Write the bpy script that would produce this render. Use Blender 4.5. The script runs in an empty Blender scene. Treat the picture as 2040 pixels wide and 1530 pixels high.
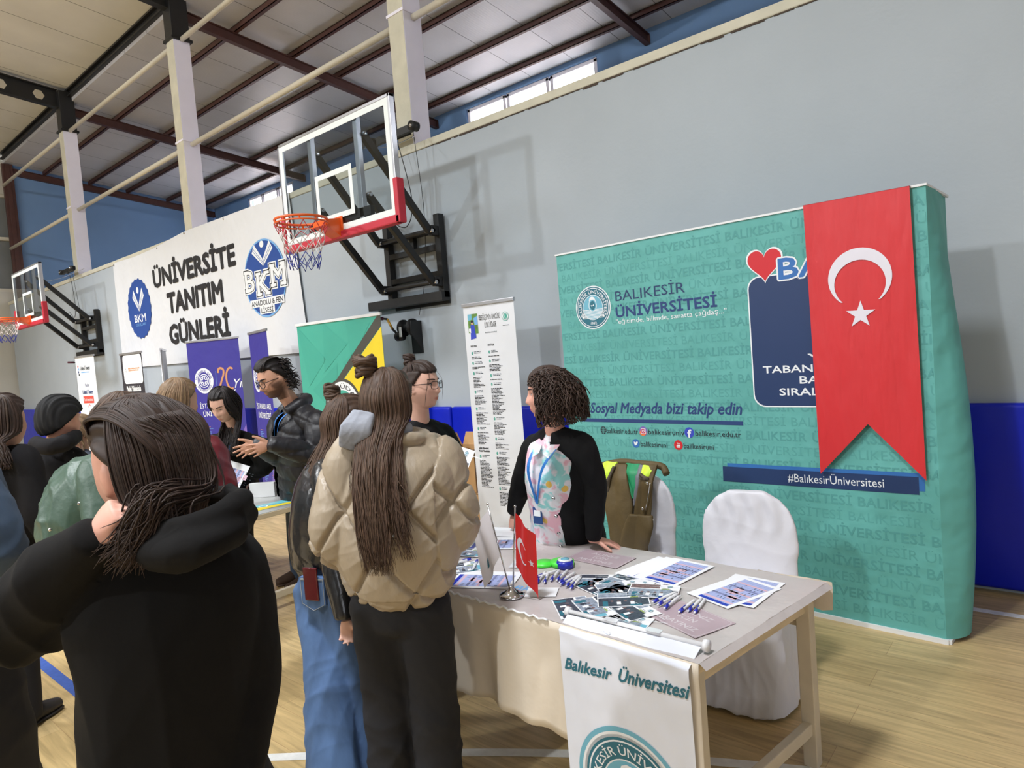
import bpy, math, random
import numpy as np
from mathutils import Vector, Matrix

random.seed(7)
rng = np.random.RandomState(11)
SC = bpy.context.scene
COL = SC.collection

# ------------------------------------------------------------------ camera
F_PX, CAM_H = 1324.6, 1.75
CR = np.array([[0.76248, 0.64230, -0.07787],
               [-0.02680, -0.08890, -0.99568],
               [-0.64645, 0.76128, -0.05058]])
CR[0] /= np.linalg.norm(CR[0])
CR[2] -= CR[0] * (CR[2] @ CR[0]); CR[2] /= np.linalg.norm(CR[2])
CR[1] = np.cross(CR[2], CR[0])
CPOS = np.array([0.0, 0.0, CAM_H])
cam_data = bpy.data.cameras.new('camera')
cam_data.sensor_width = 36.0
cam_data.lens = 36.0 * F_PX / 2040.0
cam_data.clip_end = 200
cam = bpy.data.objects.new('camera', cam_data)
COL.objects.link(cam)
m4 = Matrix.Identity(4)
for i in range(3):
    m4[i][0] = CR[0][i]; m4[i][1] = -CR[1][i]; m4[i][2] = -CR[2][i]; m4[i][3] = CPOS[i]
cam.matrix_world = m4
SC.camera = cam

def ray(x, y):
    return CR.T @ np.array([(x - 1020) / F_PX, (y - 765) / F_PX, 1.0])
def at(x, y, d):            # the point d metres in front of the lens plane
    return CPOS + ray(x, y) * d
def on_y(x, y, Y):
    r = ray(x, y); return CPOS + r * (Y / r[1])
def on_z(x, y, z):
    r = ray(x, y); return CPOS + r * ((z - CAM_H) / r[2])

# ------------------------------------------------------------------ sky, lamps, added fill lights, exposure
W = bpy.data.worlds.new('overcast_sky')
SC.world = W
W.use_nodes = True
W.node_tree.nodes['Background'].inputs[0].default_value = (0.93, 0.96, 1.0, 1)
W.node_tree.nodes['Background'].inputs[1].default_value = 9.0
SC.view_settings.view_transform = 'Standard'
SC.view_settings.look = 'None'
SC.view_settings.exposure = 0.15
SC.view_settings.gamma = 1.0
SC.view_settings.use_curve_mapping = False

def area(name, loc, target, size, power, color, size_y=None):
    l = bpy.data.lights.new(name, 'AREA')
    l.energy = power; l.color = color; l.size = size
    if size_y:
        l.shape = 'RECTANGLE'; l.size_y = size_y
    o = bpy.data.objects.new(name, l)
    COL.objects.link(o)
    o.location = loc
    o.rotation_euler = (Vector(target) - Vector(loc)).to_track_quat('-Z', 'Y').to_euler()
    return o
area('floodlight_opposite', (-3.6, -10.0, 8.2), (-4.5, 3.9, 3.0), 0.4, 470, (0.95, 0.98, 1.0))
area('floodlight_far', (-12.6, -10.0, 8.0), (-5.5, 4, 2.5), 0.5, 580, (0.96, 0.98, 1.0))
for i_, x_ in enumerate((-1.9, -8.0, -14.5)):
    area('high_bay_lamp', (x_, -0.3, 7.7), (x_, 0.6, 0.0), 0.9, (165, 235, 420)[i_], (0.92, 0.95, 1.0)).data.spread = math.radians(112)  # nearest explains the table's shadow; the two farther ones are added fill
area('window_light_opposite', (-6.0, -16.6, 5.2), (-6.0, 5, 5.6), 26, 260, (0.80, 0.91, 1.0), 3.2)  # added soft fill; the wall behind it has no window
area('window_light_end', (11.6, -5.0, 5.0), (-6, 3, 5.5), 12, 470, (0.86, 0.90, 1.0), 3.2)  # added fill for column sides and ceiling; no window stands there

# ------------------------------------------------------------------ materials
def srgb(r, g, b):
    f = lambda c: (c / 255 / 12.92) if c / 255 <= 0.04045 else ((c / 255 + 0.055) / 1.055) ** 2.4
    return (f(r), f(g), f(b), 1.0)
MATS = {}
def nd(t, typ, **kw):
    n = t.nodes.new(typ)
    for k, v in kw.items():
        setattr(n, k, v)
    return n
def mat(name, col, rough=0.6, metal=0.0, var=0.0, vscale=6.0, bump=0.0, bscale=40.0, stretch=(1, 1, 1),
        spec=0.5, coat=0.0, tint=None, sheen=0.0, detail=4.0):
    """Principled material; noise varies the colour (var) and the surface (bump)."""
    if name in MATS:
        return MATS[name]
    m = bpy.data.materials.new(name)
    m.use_nodes = True
    t = m.node_tree
    p = t.nodes['Principled BSDF']
    c = srgb(*col)
    p.inputs['Base Color'].default_value = c
    p.inputs['Roughness'].default_value = rough
    p.inputs['Metallic'].default_value = metal
    p.inputs['Specular IOR Level'].default_value = spec
    p.inputs['Coat Weight'].default_value = coat
    if sheen:
        p.inputs['Sheen Weight'].default_value = sheen
    tc = nd(t, 'ShaderNodeTexCoord')
    mp = nd(t, 'ShaderNodeMapping')
    mp.inputs['Scale'].default_value = stretch
    t.links.new(tc.outputs['Object'], mp.inputs['Vector'])
    colour = None
    if tint:                                    # per-vertex own colour of the surface
        a = nd(t, 'ShaderNodeVertexColor', layer_name=tint)
        mx = nd(t, 'ShaderNodeMix', data_type='RGBA', blend_type='MULTIPLY')
        mx.inputs[0].default_value = 1.0
        mx.inputs[6].default_value = c
        t.links.new(a.outputs['Color'], mx.inputs[7])
        colour = mx.outputs[2]
    n1 = nd(t, 'ShaderNodeTexNoise')
    n1.inputs['Scale'].default_value = vscale
    n1.inputs['Detail'].default_value = detail
    t.links.new(mp.outputs[0], n1.inputs['Vector'])
    hv = nd(t, 'ShaderNodeMapRange')
    hv.inputs[1].default_value = 0.3; hv.inputs[2].default_value = 0.7
    hv.inputs[3].default_value = 1 - var; hv.inputs[4].default_value = 1 + var
    t.links.new(n1.outputs[0], hv.inputs[0])
    mx = nd(t, 'ShaderNodeMix', data_type='RGBA', blend_type='MULTIPLY')
    mx.inputs[0].default_value = 1.0
    if colour is None:
        mx.inputs[6].default_value = c
    else:
        t.links.new(colour, mx.inputs[6])
    t.links.new(hv.outputs[0], mx.inputs[7])
    t.links.new(mx.outputs[2], p.inputs['Base Color'])
    if bump:
        n2 = nd(t, 'ShaderNodeTexNoise')
        n2.inputs['Scale'].default_value = bscale
        n2.inputs['Detail'].default_value = 3.0
        t.links.new(mp.outputs[0], n2.inputs['Vector'])
        b = nd(t, 'ShaderNodeBump')
        b.inputs['Strength'].default_value = min(1.0, bump)
        b.inputs['Distance'].default_value = 0.3 / bscale
        t.links.new(n2.outputs[0], b.inputs['Height'])
        t.links.new(b.outputs[0], p.inputs['Normal'])
    MATS[name] = m
    return m
def glass_mat(name, tintc=(0.93, 0.97, 0.98), gloss=0.10):
    if name in MATS:
        return MATS[name]
    m = bpy.data.materials.new(name); m.use_nodes = True
    t = m.node_tree
    t.nodes.remove(t.nodes['Principled BSDF'])
    tr = nd(t, 'ShaderNodeBsdfTransparent'); tr.inputs[0].default_value = (*tintc, 1)
    gl = nd(t, 'ShaderNodeBsdfGlossy'); gl.inputs['Roughness'].default_value = 0.03
    fr = nd(t, 'ShaderNodeLayerWeight'); fr.inputs['Blend'].default_value = 0.5
    pw = nd(t, 'ShaderNodeMath', operation='POWER'); pw.inputs[1].default_value = 4.0
    t.links.new(fr.outputs['Facing'], pw.inputs[0])
    ad = nd(t, 'ShaderNodeMath', operation='MULTIPLY_ADD'); ad.inputs[1].default_value = 0.6; ad.inputs[2].default_value = gloss * 0.3
    t.links.new(pw.outputs[0], ad.inputs[0])
    mx = nd(t, 'ShaderNodeMixShader')
    t.links.new(ad.outputs[0], mx.inputs[0])
    t.links.new(tr.outputs[0], mx.inputs[1]); t.links.new(gl.outputs[0], mx.inputs[2])
    t.links.new(mx.outputs[0], t.nodes['Material Output'].inputs[0])
    MATS[name] = m
    return m

# ------------------------------------------------------------------ mesh collecting
class MB:
    def __init__(s):
        s.v = []; s.n = 0; s.f = []; s.m = []; s.s = []; s.mats = []; s.cols = []
    def mi(s, m):
        if m not in s.mats:
            s.mats.append(m)
        return s.mats.index(m)
    def add(s, V, F, m, smooth=False, col=None):
        V = np.asarray(V, float).reshape(-1, 3)
        k = s.mi(m); n = s.n
        s.v.append(V); s.n += len(V)
        s.f += [tuple(i + n for i in f) for f in F]
        s.m += [k] * len(F); s.s += [smooth] * len(F)
        s.cols.append(np.tile((1, 1, 1) if col is None else col, (len(V), 1)) if np.ndim(col) < 2 else np.asarray(col))
    def box(s, c, size, m, ax=None):
        c = np.asarray(c, float); h = np.asarray(size, float) / 2
        A = np.eye(3) if ax is None else np.asarray(ax, float)
        V = [c + A.T @ (np.array([x, y, z]) * h) for x in (-1, 1) for y in (-1, 1) for z in (-1, 1)]
        F = [(0, 1, 3, 2), (4, 6, 7, 5), (0, 4, 5, 1), (2, 3, 7, 6), (0, 2, 6, 4), (1, 5, 7, 3)]
        s.add(V, F, m)
    def span(s, lo, hi, m):
        lo = np.array(lo, float); hi = np.array(hi, float)
        s.box((lo + hi) / 2, hi - lo, m)
    def bar(s, a, b, w, h, m, up=(0, 0, 1)):      # rectangular bar from a to b
        a = np.asarray(a, float); b = np.asarray(b, float)
        d = b - a; L = np.linalg.norm(d); d = d / L
        u = np.asarray(up, float)
        x = np.cross(d, u)
        if np.linalg.norm(x) < 1e-6:
            x = np.cross(d, (1, 0, 0))
        x /= np.linalg.norm(x); z = np.cross(x, d)
        s.box((a + b) / 2, (w, L, h), m, ax=[x, d, z])
    def tube(s, pts, r, m, n=10, smooth=True, closed=False, col=None):
        V, F = tube(pts, r, n, closed)
        s.add(V, F, m, smooth, col)
    def ball(s, c, r, m, n=12, ax=None, col=None):
        V, F = ball(c, r, n, ax)
        s.add(V, F, m, True, col)
    def build(s, name, parent=None, bevel=0.0, loc=(0, 0, 0), shift=None, colname=None, seg=2):
        me = bpy.data.meshes.new(name)
        V = np.concatenate(s.v) if s.v else np.zeros((0, 3))
        if shift is not None:
            V = V - np.asarray(shift, float)
        me.from_pydata(V.tolist(), [], s.f)
        for m in s.mats:
            me.materials.append(m)
        me.polygons.foreach_set('material_index', s.m)
        me.polygons.foreach_set('use_smooth', s.s)
        if colname:
            ca = me.color_attributes.new(colname, 'FLOAT_COLOR', 'POINT')
            cc = np.ones((len(V), 4)); cc[:, :3] = np.concatenate(s.cols)
            ca.data.foreach_set('color', cc.ravel())
        me.update()
        o = bpy.data.objects.new(name, me)
        COL.objects.link(o)
        o.location = loc
        if parent:
            o.parent = parent
        if bevel:
            b = o.modifiers.new('bevel', 'BEVEL')
            b.width = bevel; b.segments = seg; b.limit_method = 'ANGLE'; b.angle_limit = 0.6
        return o

def catmull(P, k):
    P = np.asarray(P, float)
    if len(P) < 3 or k < 2:
        return P
    Q = np.vstack([2 * P[0] - P[1], P, 2 * P[-1] - P[-2]])
    out = []
    for i in range(1, len(Q) - 2):
        p0, p1, p2, p3 = Q[i - 1:i + 3]
        for t in np.arange(k) / k:
            out.append(0.5 * (2 * p1 + (p2 - p0) * t + (2 * p0 - 5 * p1 + 4 * p2 - p3) * t * t + (3 * p1 - p0 - 3 * p2 + p3) * t ** 3))
    out.append(Q[-2])
    return np.array(out)
def tube(pts, r, n=10, closed=False, ref=None, power=2.0):
    """Swept closed surface. r: number, list of numbers or list of (lateral, depth); ref: lateral direction."""
    P = np.asarray(pts, float); k = len(P)
    R = np.asarray(r, float)
    if R.ndim == 0:
        R = np.full((k, 2), float(R))
    elif R.ndim == 1:
        R = np.stack([R, R], 1)
    T = np.gradient(P, axis=0)
    if closed:
        T = np.roll(P, -1, 0) - np.roll(P, 1, 0)
    T /= np.linalg.norm(T, axis=1)[:, None] + 1e-12
    if ref is None:
        a = np.array([0, 0, 1.0]) if abs(T[0][2]) < 0.9 else np.array([1.0, 0, 0])
        x = np.cross(T[0], a)
    else:
        x = np.asarray(ref, float)
    V = []
    ang = np.linspace(0, 2 * math.pi, n, endpoint=False)
    ca, sa = np.cos(ang), np.sin(ang)
    if power != 2.0:
        ca = np.sign(ca) * np.abs(ca) ** (2 / power); sa = np.sign(sa) * np.abs(sa) ** (2 / power)
    for i in range(k):
        if ref is not None:
            x = np.asarray(ref, float)
        x = x - T[i] * (x @ T[i]); x /= np.linalg.norm(x) + 1e-12
        y = np.cross(T[i], x)
        V.append(P[i] + np.outer(ca * R[i][0], x) + np.outer(sa * R[i][1], y))
    V = np.concatenate(V)
    F = []
    rows = k if closed else k - 1
    for i in range(rows):
        a0, b0 = i * n, ((i + 1) % k) * n
        for j in range(n):
            F.append((a0 + j, a0 + (j + 1) % n, b0 + (j + 1) % n, b0 + j))
    if not closed:
        F.append(tuple(range(n - 1, -1, -1))); F.append(tuple((k - 1) * n + j for j in range(n)))
    return V, F
def ball(c, r, n=12, ax=None):
    r = np.ones(3) * r if np.ndim(r) == 0 else np.asarray(r, float)
    A = np.eye(3) if ax is None else np.asarray(ax, float)
    V = [(0, 0, -1)]
    m = max(4, n // 2)
    for i in range(1, m):
        p = -math.pi / 2 + math.pi * i / m
        for j in range(n):
            t = 2 * math.pi * j / n
            V.append((math.cos(p) * math.cos(t), math.cos(p) * math.sin(t), math.sin(p)))
    V.append((0, 0, 1))
    V = np.asarray(c, float) + (np.array(V) * r) @ A
    F = [(0, 1 + (j + 1) % n, 1 + j) for j in range(n)]
    for i in range(m - 2):
        for j in range(n):
            a, b = 1 + i * n, 1 + (i + 1) * n
            F.append((a + j, a + (j + 1) % n, b + (j + 1) % n, b + j))
    e = len(V) - 1; a = 1 + (m - 2) * n
    F += [(e, a + j, a + (j + 1) % n) for j in range(n)]
    return V, F

def tag(o, label, cat, group=None, kind=None):
    o['label'] = label; o['category'] = cat
    if group: o['group'] = group
    if kind: o['kind'] = kind
    return o
def thing(name, label, cat, loc=(0, 0, 0), rotz=0.0, group=None):
    o = bpy.data.objects.new(name, None)
    o.empty_display_size = 0.1
    COL.objects.link(o)
    o.location = loc; o.rotation_euler = (0, 0, rotz)
    return tag(o, label, cat, group)
def struct(name, mb, **kw):
    o = mb.build(name, **kw); o['kind'] = 'structure'
    return o
def copy_tree(src, loc, rotz, label, group=None):
    r = src.copy(); COL.objects.link(r)
    r.location = loc; r.rotation_euler = (0, 0, rotz); r['label'] = label
    if group: r['group'] = group
    for ch in list(src.children):
        c = ch.copy(); COL.objects.link(c); c.parent = r
        for g in list(ch.children):
            d = g.copy(); COL.objects.link(d); d.parent = c
    return r

# ------------------------------------------------------------------ printing: flat artwork laid on a surface
TEXTS = {}
def text_mesh(s, bold):
    k = (s, bold)
    if k not in TEXTS:
        cu = bpy.data.curves.new('lettering', 'FONT')
        cu.body = s; cu.size = 1.0; cu.resolution_u = 2; cu.offset = bold
        ob = bpy.data.objects.new('lettering', cu)
        me = ob.to_mesh()
        V = np.array([v.co[:2] for v in me.vertices]).reshape(-1, 2)
        F = [tuple(p.vertices) for p in me.polygons]
        ob.to_mesh_clear()
        bpy.data.objects.remove(ob); bpy.data.curves.remove(cu)
        TEXTS[k] = (V, F)
    return TEXTS[k]
class Print:
    def __init__(s): s.items = []
    def poly(s, pts, m, layer=1): s.items.append((np.asarray(pts, float), [tuple(range(len(pts)))], m, layer))
    def mesh(s, V, F, m, layer=1): s.items.append((np.asarray(V, float), F, m, layer))
    def rect(s, u0, v0, u1, v1, m, layer=1): s.poly([(u0, v0), (u1, v0), (u1, v1), (u0, v1)], m, layer)
    def rrect(s, u0, v0, u1, v1, r, m, layer=1):
        P = []
        for cx, cy, a in ((u1 - r, v1 - r, 0), (u0 + r, v1 - r, 90), (u0 + r, v0 + r, 180), (u1 - r, v0 + r, 270)):
            P += [(cx + r * math.cos(math.radians(a + k * 15)), cy + r * math.sin(math.radians(a + k * 15))) for k in range(7)]
        s.poly(P, m, layer)
    def ell(s, cu, cv, ru, rv, m, layer=1, n=40, a0=0.0, a1=360.0):
        A = np.radians(np.linspace(a0, a1, n, endpoint=(a1 - a0 < 359)))
        s.poly(np.stack([cu + ru * np.cos(A), cv + rv * np.sin(A)], 1), m, layer)
    def ring(s, cu, cv, ri, ro, m, layer=1, n=48, a0=0.0, a1=360.0, asp=1.0):
        A = np.radians(np.linspace(a0, a1, n + 1))
        V = np.concatenate([np.stack([cu + r * asp * np.cos(A), cv + r * np.sin(A)], 1) for r in (ri, ro)])
        s.mesh(V, [(i, n + 1 + i, n + 2 + i, i + 1) for i in range(n)], m, layer)
    def star(s, cu, cv, r, m, layer=1, rot=90.0, k=0.382):
        s.poly([(cu + (r if i % 2 == 0 else r * k) * math.cos(math.radians(rot + 36 * i)),
                 cv + (r if i % 2 == 0 else r * k) * math.sin(math.radians(rot + 36 * i))) for i in range(10)], m, layer)
    def stroke(s, P, w, m, layer=1, k=6):
        P = catmull(np.asarray(P, float), k)
        T = np.gradient(P, axis=0); T /= np.linalg.norm(T, axis=1)[:, None] + 1e-12
        N = np.stack([-T[:, 1], T[:, 0]], 1) * (w / 2 if np.ndim(w) == 0 else np.interp(np.linspace(0, 1, len(P)), np.linspace(0, 1, len(w)), w)[:, None] / 2)
        n = len(P)
        s.mesh(np.concatenate([P - N, P + N]), [(i, i + 1, n + i + 1, n + i) for i in range(n - 1)], m, layer)
    def text(s, t, u, v, h, m, layer=1, w=None, bold=0.0, shear=0.0, align='L', rot=0.0, arc=None):
        """h cap height, w total width (None keeps the letters' own), (u, v) baseline start / centre.
        arc=(cu, cv, r, mid_deg, inside): lettering along a circle."""
        if bold > 0:            # heavier strokes: the lettering laid down a few times, slightly shifted
            g = bold * h * 1.25
            for k in range(6):
                a = math.pi * k / 3 + .5
                du, dv = g * math.cos(a), g * math.sin(a)
                if arc: s.text(t, u, v, h, m, layer + .14 * k, w, 0, shear, align, rot, (arc[0] + du, arc[1] + dv, *arc[2:]))
                else: s.text(t, u + du, v + dv, h, m, layer + .14 * k, w, 0, shear, align, rot)
            return
        V, F = text_mesh(t, 0.0)
        if len(V) == 0: return
        V = V.copy()
        x0, x1 = V[:, 0].min(), V[:, 0].max()
        sy = h / 0.70
        sx = sy if w is None else w / (x1 - x0)
        V[:, 0] = (V[:, 0] - x0) * sx
        V[:, 1] *= sy
        V[:, 0] += V[:, 1] * shear
        W_ = (x1 - x0) * sx
        if arc:
            cu, cv, r, mid, inside = arc
            if not inside:
                a = math.radians(mid) - (V[:, 0] - W_ / 2) / r
                rr = r + V[:, 1]
            else:
                a = math.radians(mid) + (V[:, 0] - W_ / 2) / r
                rr = r - V[:, 1]
            V = np.stack([cu + rr * np.cos(a), cv + rr * np.sin(a)], 1)
        else:
            if align == 'C': V[:, 0] -= W_ / 2
            if align == 'R': V[:, 0] -= W_
            c, q = math.cos(math.radians(rot)), math.sin(math.radians(rot))
            V = np.stack([u + V[:, 0] * c - V[:, 1] * q, v + V[:, 0] * q + V[:, 1] * c], 1)
        s.mesh(V, F, m, layer)
    def outlined(s, t, u, v, h, m, layer, w, g, bold=0.0):
        for k in range(10):
            a = math.pi * k / 5
            s.text(t, u + g * math.cos(a), v + g * math.sin(a), h, m, layer + .09 * k, w=w, bold=0)
    def clip(s, u0, v0, u1, v1):           # keep what lies inside the sheet
        out = []
        for V, F, m, l in s.items:
            W_ = V.copy(); W_[:, 0] = np.clip(W_[:, 0], u0, u1); W_[:, 1] = np.clip(W_[:, 1], v0, v1)
            out.append((W_, F, m, l))
        s.items = out
    def into(s, mb, fn, step=0.0006):
        for V, F, m, l in s.items:
            mb.add([fn(a[0], a[1], l * step) for a in V], F, m)
def plane_fn(o, U, Vv):
    o = np.asarray(o, float); U = np.asarray(U, float); Vv = np.asarray(Vv, float)
    U = U / np.linalg.norm(U); Vv = Vv / np.linalg.norm(Vv); N = np.cross(U, Vv)
    return lambda u, v, h: o + U * u + Vv * v + N * h
# ================================================================== THE HALL
WY = 5.055                       # room face of the long grey wall
COLX = [-16.28, -10.91, -5.56, -0.2]
M_WALL = mat('wall_paint', (172, 180, 187), 0.75, var=0.035, vscale=1.3, bump=0.12, bscale=30)
M_WALLB = mat('blue_paint', (112, 146, 188), 0.7, var=0.05, vscale=1.0, bump=0.08, bscale=25)
M_CREAM = mat('cream_paint', (204, 200, 182), 0.7, var=0.08, vscale=5, bump=0.2, bscale=35)
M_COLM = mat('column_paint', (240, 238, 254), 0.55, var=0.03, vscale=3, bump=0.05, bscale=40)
M_BLACK = mat('black_steel', (26, 26, 27), 0.5, metal=0.0, var=0.15, vscale=12, bump=0.1, bscale=60)
M_BROWN = mat('brown_steel', (78, 48, 42), 0.5, var=0.12, vscale=8, bump=0.1, bscale=50)
M_WHITE = mat('white_plastic', (228, 229, 230), 0.45, var=0.02, vscale=8)
M_ALU = mat('aluminium', (196, 197, 202), 0.32, metal=0.85, var=0.04, vscale=10)
M_STEEL = mat('chrome', (210, 210, 214), 0.12, metal=1.0, var=0.02)
M_PAD = mat('blue_vinyl', (6, 30, 184), 0.36, var=0.04, vscale=3, bump=0.12, bscale=7, spec=0.3)

# floor : laminate boards running along the hall
def floor_material():
    m = bpy.data.materials.new('oak_laminate'); m.use_nodes = True
    t = m.node_tree; p = t.nodes['Principled BSDF']
    tc = nd(t, 'ShaderNodeTexCoord')
    br = nd(t, 'ShaderNodeTexBrick'); br.offset = 0.5
    br.inputs['Color1'].default_value = srgb(204, 178, 128)
    br.inputs['Color2'].default_value = srgb(192, 165, 115)
    br.inputs['Mortar'].default_value = srgb(160, 128, 88)
    br.inputs['Scale'].default_value = 1.0
    br.inputs['Brick Width'].default_value = 1.6; br.inputs['Row Height'].default_value = 0.19
    br.inputs['Mortar Size'].default_value = 0.0012; br.inputs['Mortar Smooth'].default_value = 0.3
    t.links.new(tc.outputs['Object'], br.inputs['Vector'])
    mp = nd(t, 'ShaderNodeMapping'); mp.inputs['Scale'].default_value = (1.1, 13.0, 1)
    t.links.new(tc.outputs['Object'], mp.inputs['Vector'])
    n = nd(t, 'ShaderNodeTexNoise'); n.inputs['Scale'].default_value = 2.2; n.inputs['Detail'].default_value = 7
    n.inputs['Distortion'].default_value = 1.2
    t.links.new(mp.outputs[0], n.inputs['Vector'])
    r = nd(t, 'ShaderNodeMapRange'); r.inputs[1].default_value = 0.3; r.inputs[2].default_value = 0.72
    r.inputs[3].default_value = 1.12; r.inputs[4].default_value = 0.68
    t.links.new(n.outputs[0], r.inputs[0])
    mx = nd(t, 'ShaderNodeMix', data_type='RGBA', blend_type='MULTIPLY'); mx.inputs[0].default_value = 1
    t.links.new(br.outputs['Color'], mx.inputs[6]); t.links.new(r.outputs[0], mx.inputs[7])
    t.links.new(mx.outputs[2], p.inputs['Base Color'])
    rr = nd(t, 'ShaderNodeMapRange'); rr.inputs[3].default_value = 0.30; rr.inputs[4].default_value = 0.48
    t.links.new(n.outputs[0], rr.inputs[0]); t.links.new(rr.outputs[0], p.inputs['Roughness'])
    b = nd(t, 'ShaderNodeBump'); b.inputs['Strength'].default_value = 0.12; b.inputs['Distance'].default_value = 0.004
    t.links.new(n.outputs[0], b.inputs['Height']); t.links.new(b.outputs[0], p.inputs['Normal'])
    return m
mb = MB()
mb.span((-21.7, -16.9, -0.15), (11.9, 11.0, 0), floor_material())
floor = struct('floor', mb)
M_LINE = mat('white_floor_tape', (226, 226, 222), 0.5, var=0.08, vscale=25)
M_LINEB = mat('blue_floor_paint', (52, 84, 160), 0.5, var=0.15, vscale=30)
def strip(mb, P, w, m, z=0.0012):
    P = catmull(P, 8); T = np.gradient(P, axis=0); T /= np.linalg.norm(T, axis=1)[:, None]
    N = np.stack([-T[:, 1], T[:, 0]], 1) * w / 2
    V = [(*(p + s * q), z) for s in (-1, 1) for p, q in zip(P, N)]
    k = len(P); mb.add(V, [(i, i + 1, k + i + 1, k + i) for i in range(k - 1)], m)
mb = MB(); strip(mb, [(-3.3, 1.08), (-2.52, 1.66), (-1.77, 2.16), (-1.04, 2.54), (-0.2, 2.86), (0.8, 3.1)], 0.055, M_LINE)
mb.build('line_marking', floor)
mb = MB(); strip(mb, [(-7.0, 4.66), (-1.0, 4.66), (3.0, 4.66)], 0.06, M_LINE); mb.build('line_marking', floor)
mb = MB(); strip(mb, [(-21, 1.14), (-6, 1.14), (-3.4, 1.14)], 0.06, M_LINEB); mb.build('line_marking', floor)

# long wall, its ledge, the blue strip and slit windows of the side bay
mb = MB(); mb.span((-21.53, WY, 0), (11.9, WY + 0.24, 3.98), M_WALL)
struct('wall_right', mb)
mb = MB(); mb.span((-21.6, WY - 0.012, 3.985), (11.9, WY + 0.26, 4.065), M_CREAM)
struct('trim_1', mb, bevel=0.01)
M_CRACK = mat('dark_chipped_plaster', (74, 62, 54), 0.9, var=0.3, vscale=40, bump=0.4, bscale=60)
mb = MB()
x = -5.2
while x < 1.5:
    L = rng.uniform(0.05, 0.3); h = rng.uniform(0.004, 0.018)
    mb.span((x, WY - 0.006, 3.984 - h), (x + L, WY + 0.01, 3.986), M_CRACK); x += L * rng.uniform(0.9, 1.5)
struct('trim_2', mb)
OY = 10.95
WINS = [(-10.0, -6.62), (-19.45, -16.9), (1.6, 9.0)]  # last run is unseen, added to light the columns and side-bay roof
mb = MB()
xs = [-21.6, -19.45, -16.9, -10.0, -6.62, 1.6, 9.0, 11.9]
for i in range(0, 8, 2):
    mb.span((xs[i], OY, 0), (xs[i + 1], OY + 0.2, 7.3), M_WALLB)
for a, b in WINS:
    mb.span((a, OY, 0), (b, OY + 0.2, 3.2), M_WALLB); mb.span((a, OY, 7.06), (b, OY + 0.2, 7.3), M_WALLB)  # hidden sills set low to let extra daylight into the bay
struct('wall_outer', mb)
M_FRAME = mat('window_frame_white', (232, 228, 236), 0.4, var=0.02)
M_GLASS = glass_mat('window_glass', (0.97, 0.98, 1.0), 0.06)
k = 0
for a, b in WINS:
    n = 3
    for i in range(n):
        w = (b - a) / n; x0 = a + i * w + 0.02; x1 = x0 + w - 0.04; k += 1
        mb = MB()
        for lo, hi in (((x0, 3.3), (x0 + 0.07, 7.05)), ((x1 - 0.07, 3.3), (x1, 7.05)), ((x0, 3.2), (x1, 3.3)), ((x0, 5.1), (x1, 5.18)), ((x0, 6.99), (x1, 7.06))):
            mb.span((lo[0], OY + 0.02, lo[1]), (hi[0], OY + 0.1, hi[1]), M_FRAME)
        o = struct('window_%d' % k, mb, bevel=0.006)
        g = MB(); g.span((x0 + 0.06, OY + 0.05, 3.25), (x1 - 0.06, OY + 0.056, 7.0), M_GLASS); g.build('pane', o)

# end wall : blue above the side bay, plain with a grey window over the court
mb = MB(); mb.span((-21.9, WY + 0.3, 0), (-21.66, OY + 0.2, 8.6), M_WALLB); struct('wall_end', mb)
M_ENDW = mat('end_wall_paint', (196, 194, 186), 0.8, var=0.05, vscale=1.2, bump=0.1, bscale=25)
mb = MB()
mb.span((-21.9, -16.9, 0), (-21.66, WY + 0.3, 4.35), M_ENDW); mb.span((-21.9, -16.9, 6.95), (-21.66, WY + 0.3, 9.6), M_ENDW)
mb.span((-21.9, -16.9, 4.35), (-21.66, 1.0, 6.95), M_ENDW)
struct('wall_left', mb)
M_GREYP = mat('frosted_pane', (118, 122, 124), 0.35, var=0.12, vscale=1.5)
M_CREAMF = mat('cream_window_frame', (206, 202, 190), 0.5, var=0.04)
mb = MB()
for yy in np.arange(1.0, 5.4, 0.62):
    mb.span((-21.84, yy, 4.35), (-21.70, yy + 0.08, 6.95), M_CREAMF)
for zz in (4.35, 5.72, 6.87):
    mb.span((-21.84, 1.0, zz), (-21.69, 5.36, zz + 0.09), M_CREAMF)
o = struct('window_10', mb, bevel=0.006)
g = MB(); g.span((-21.80, 1.0, 4.35), (-21.78, 5.34, 6.95), M_GREYP); g.build('pane', o)
# the two sides of the hall behind the photographer
mb = MB(); mb.span((-21.9, -17.1, 0), (12, -16.9, 9.8), M_ENDW); struct('wall_opposite', mb)
mb = MB(); mb.span((11.9, -16.9, 0), (12.1, OY + 0.2, 9.8), M_ENDW); struct('wall_near', mb)

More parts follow.
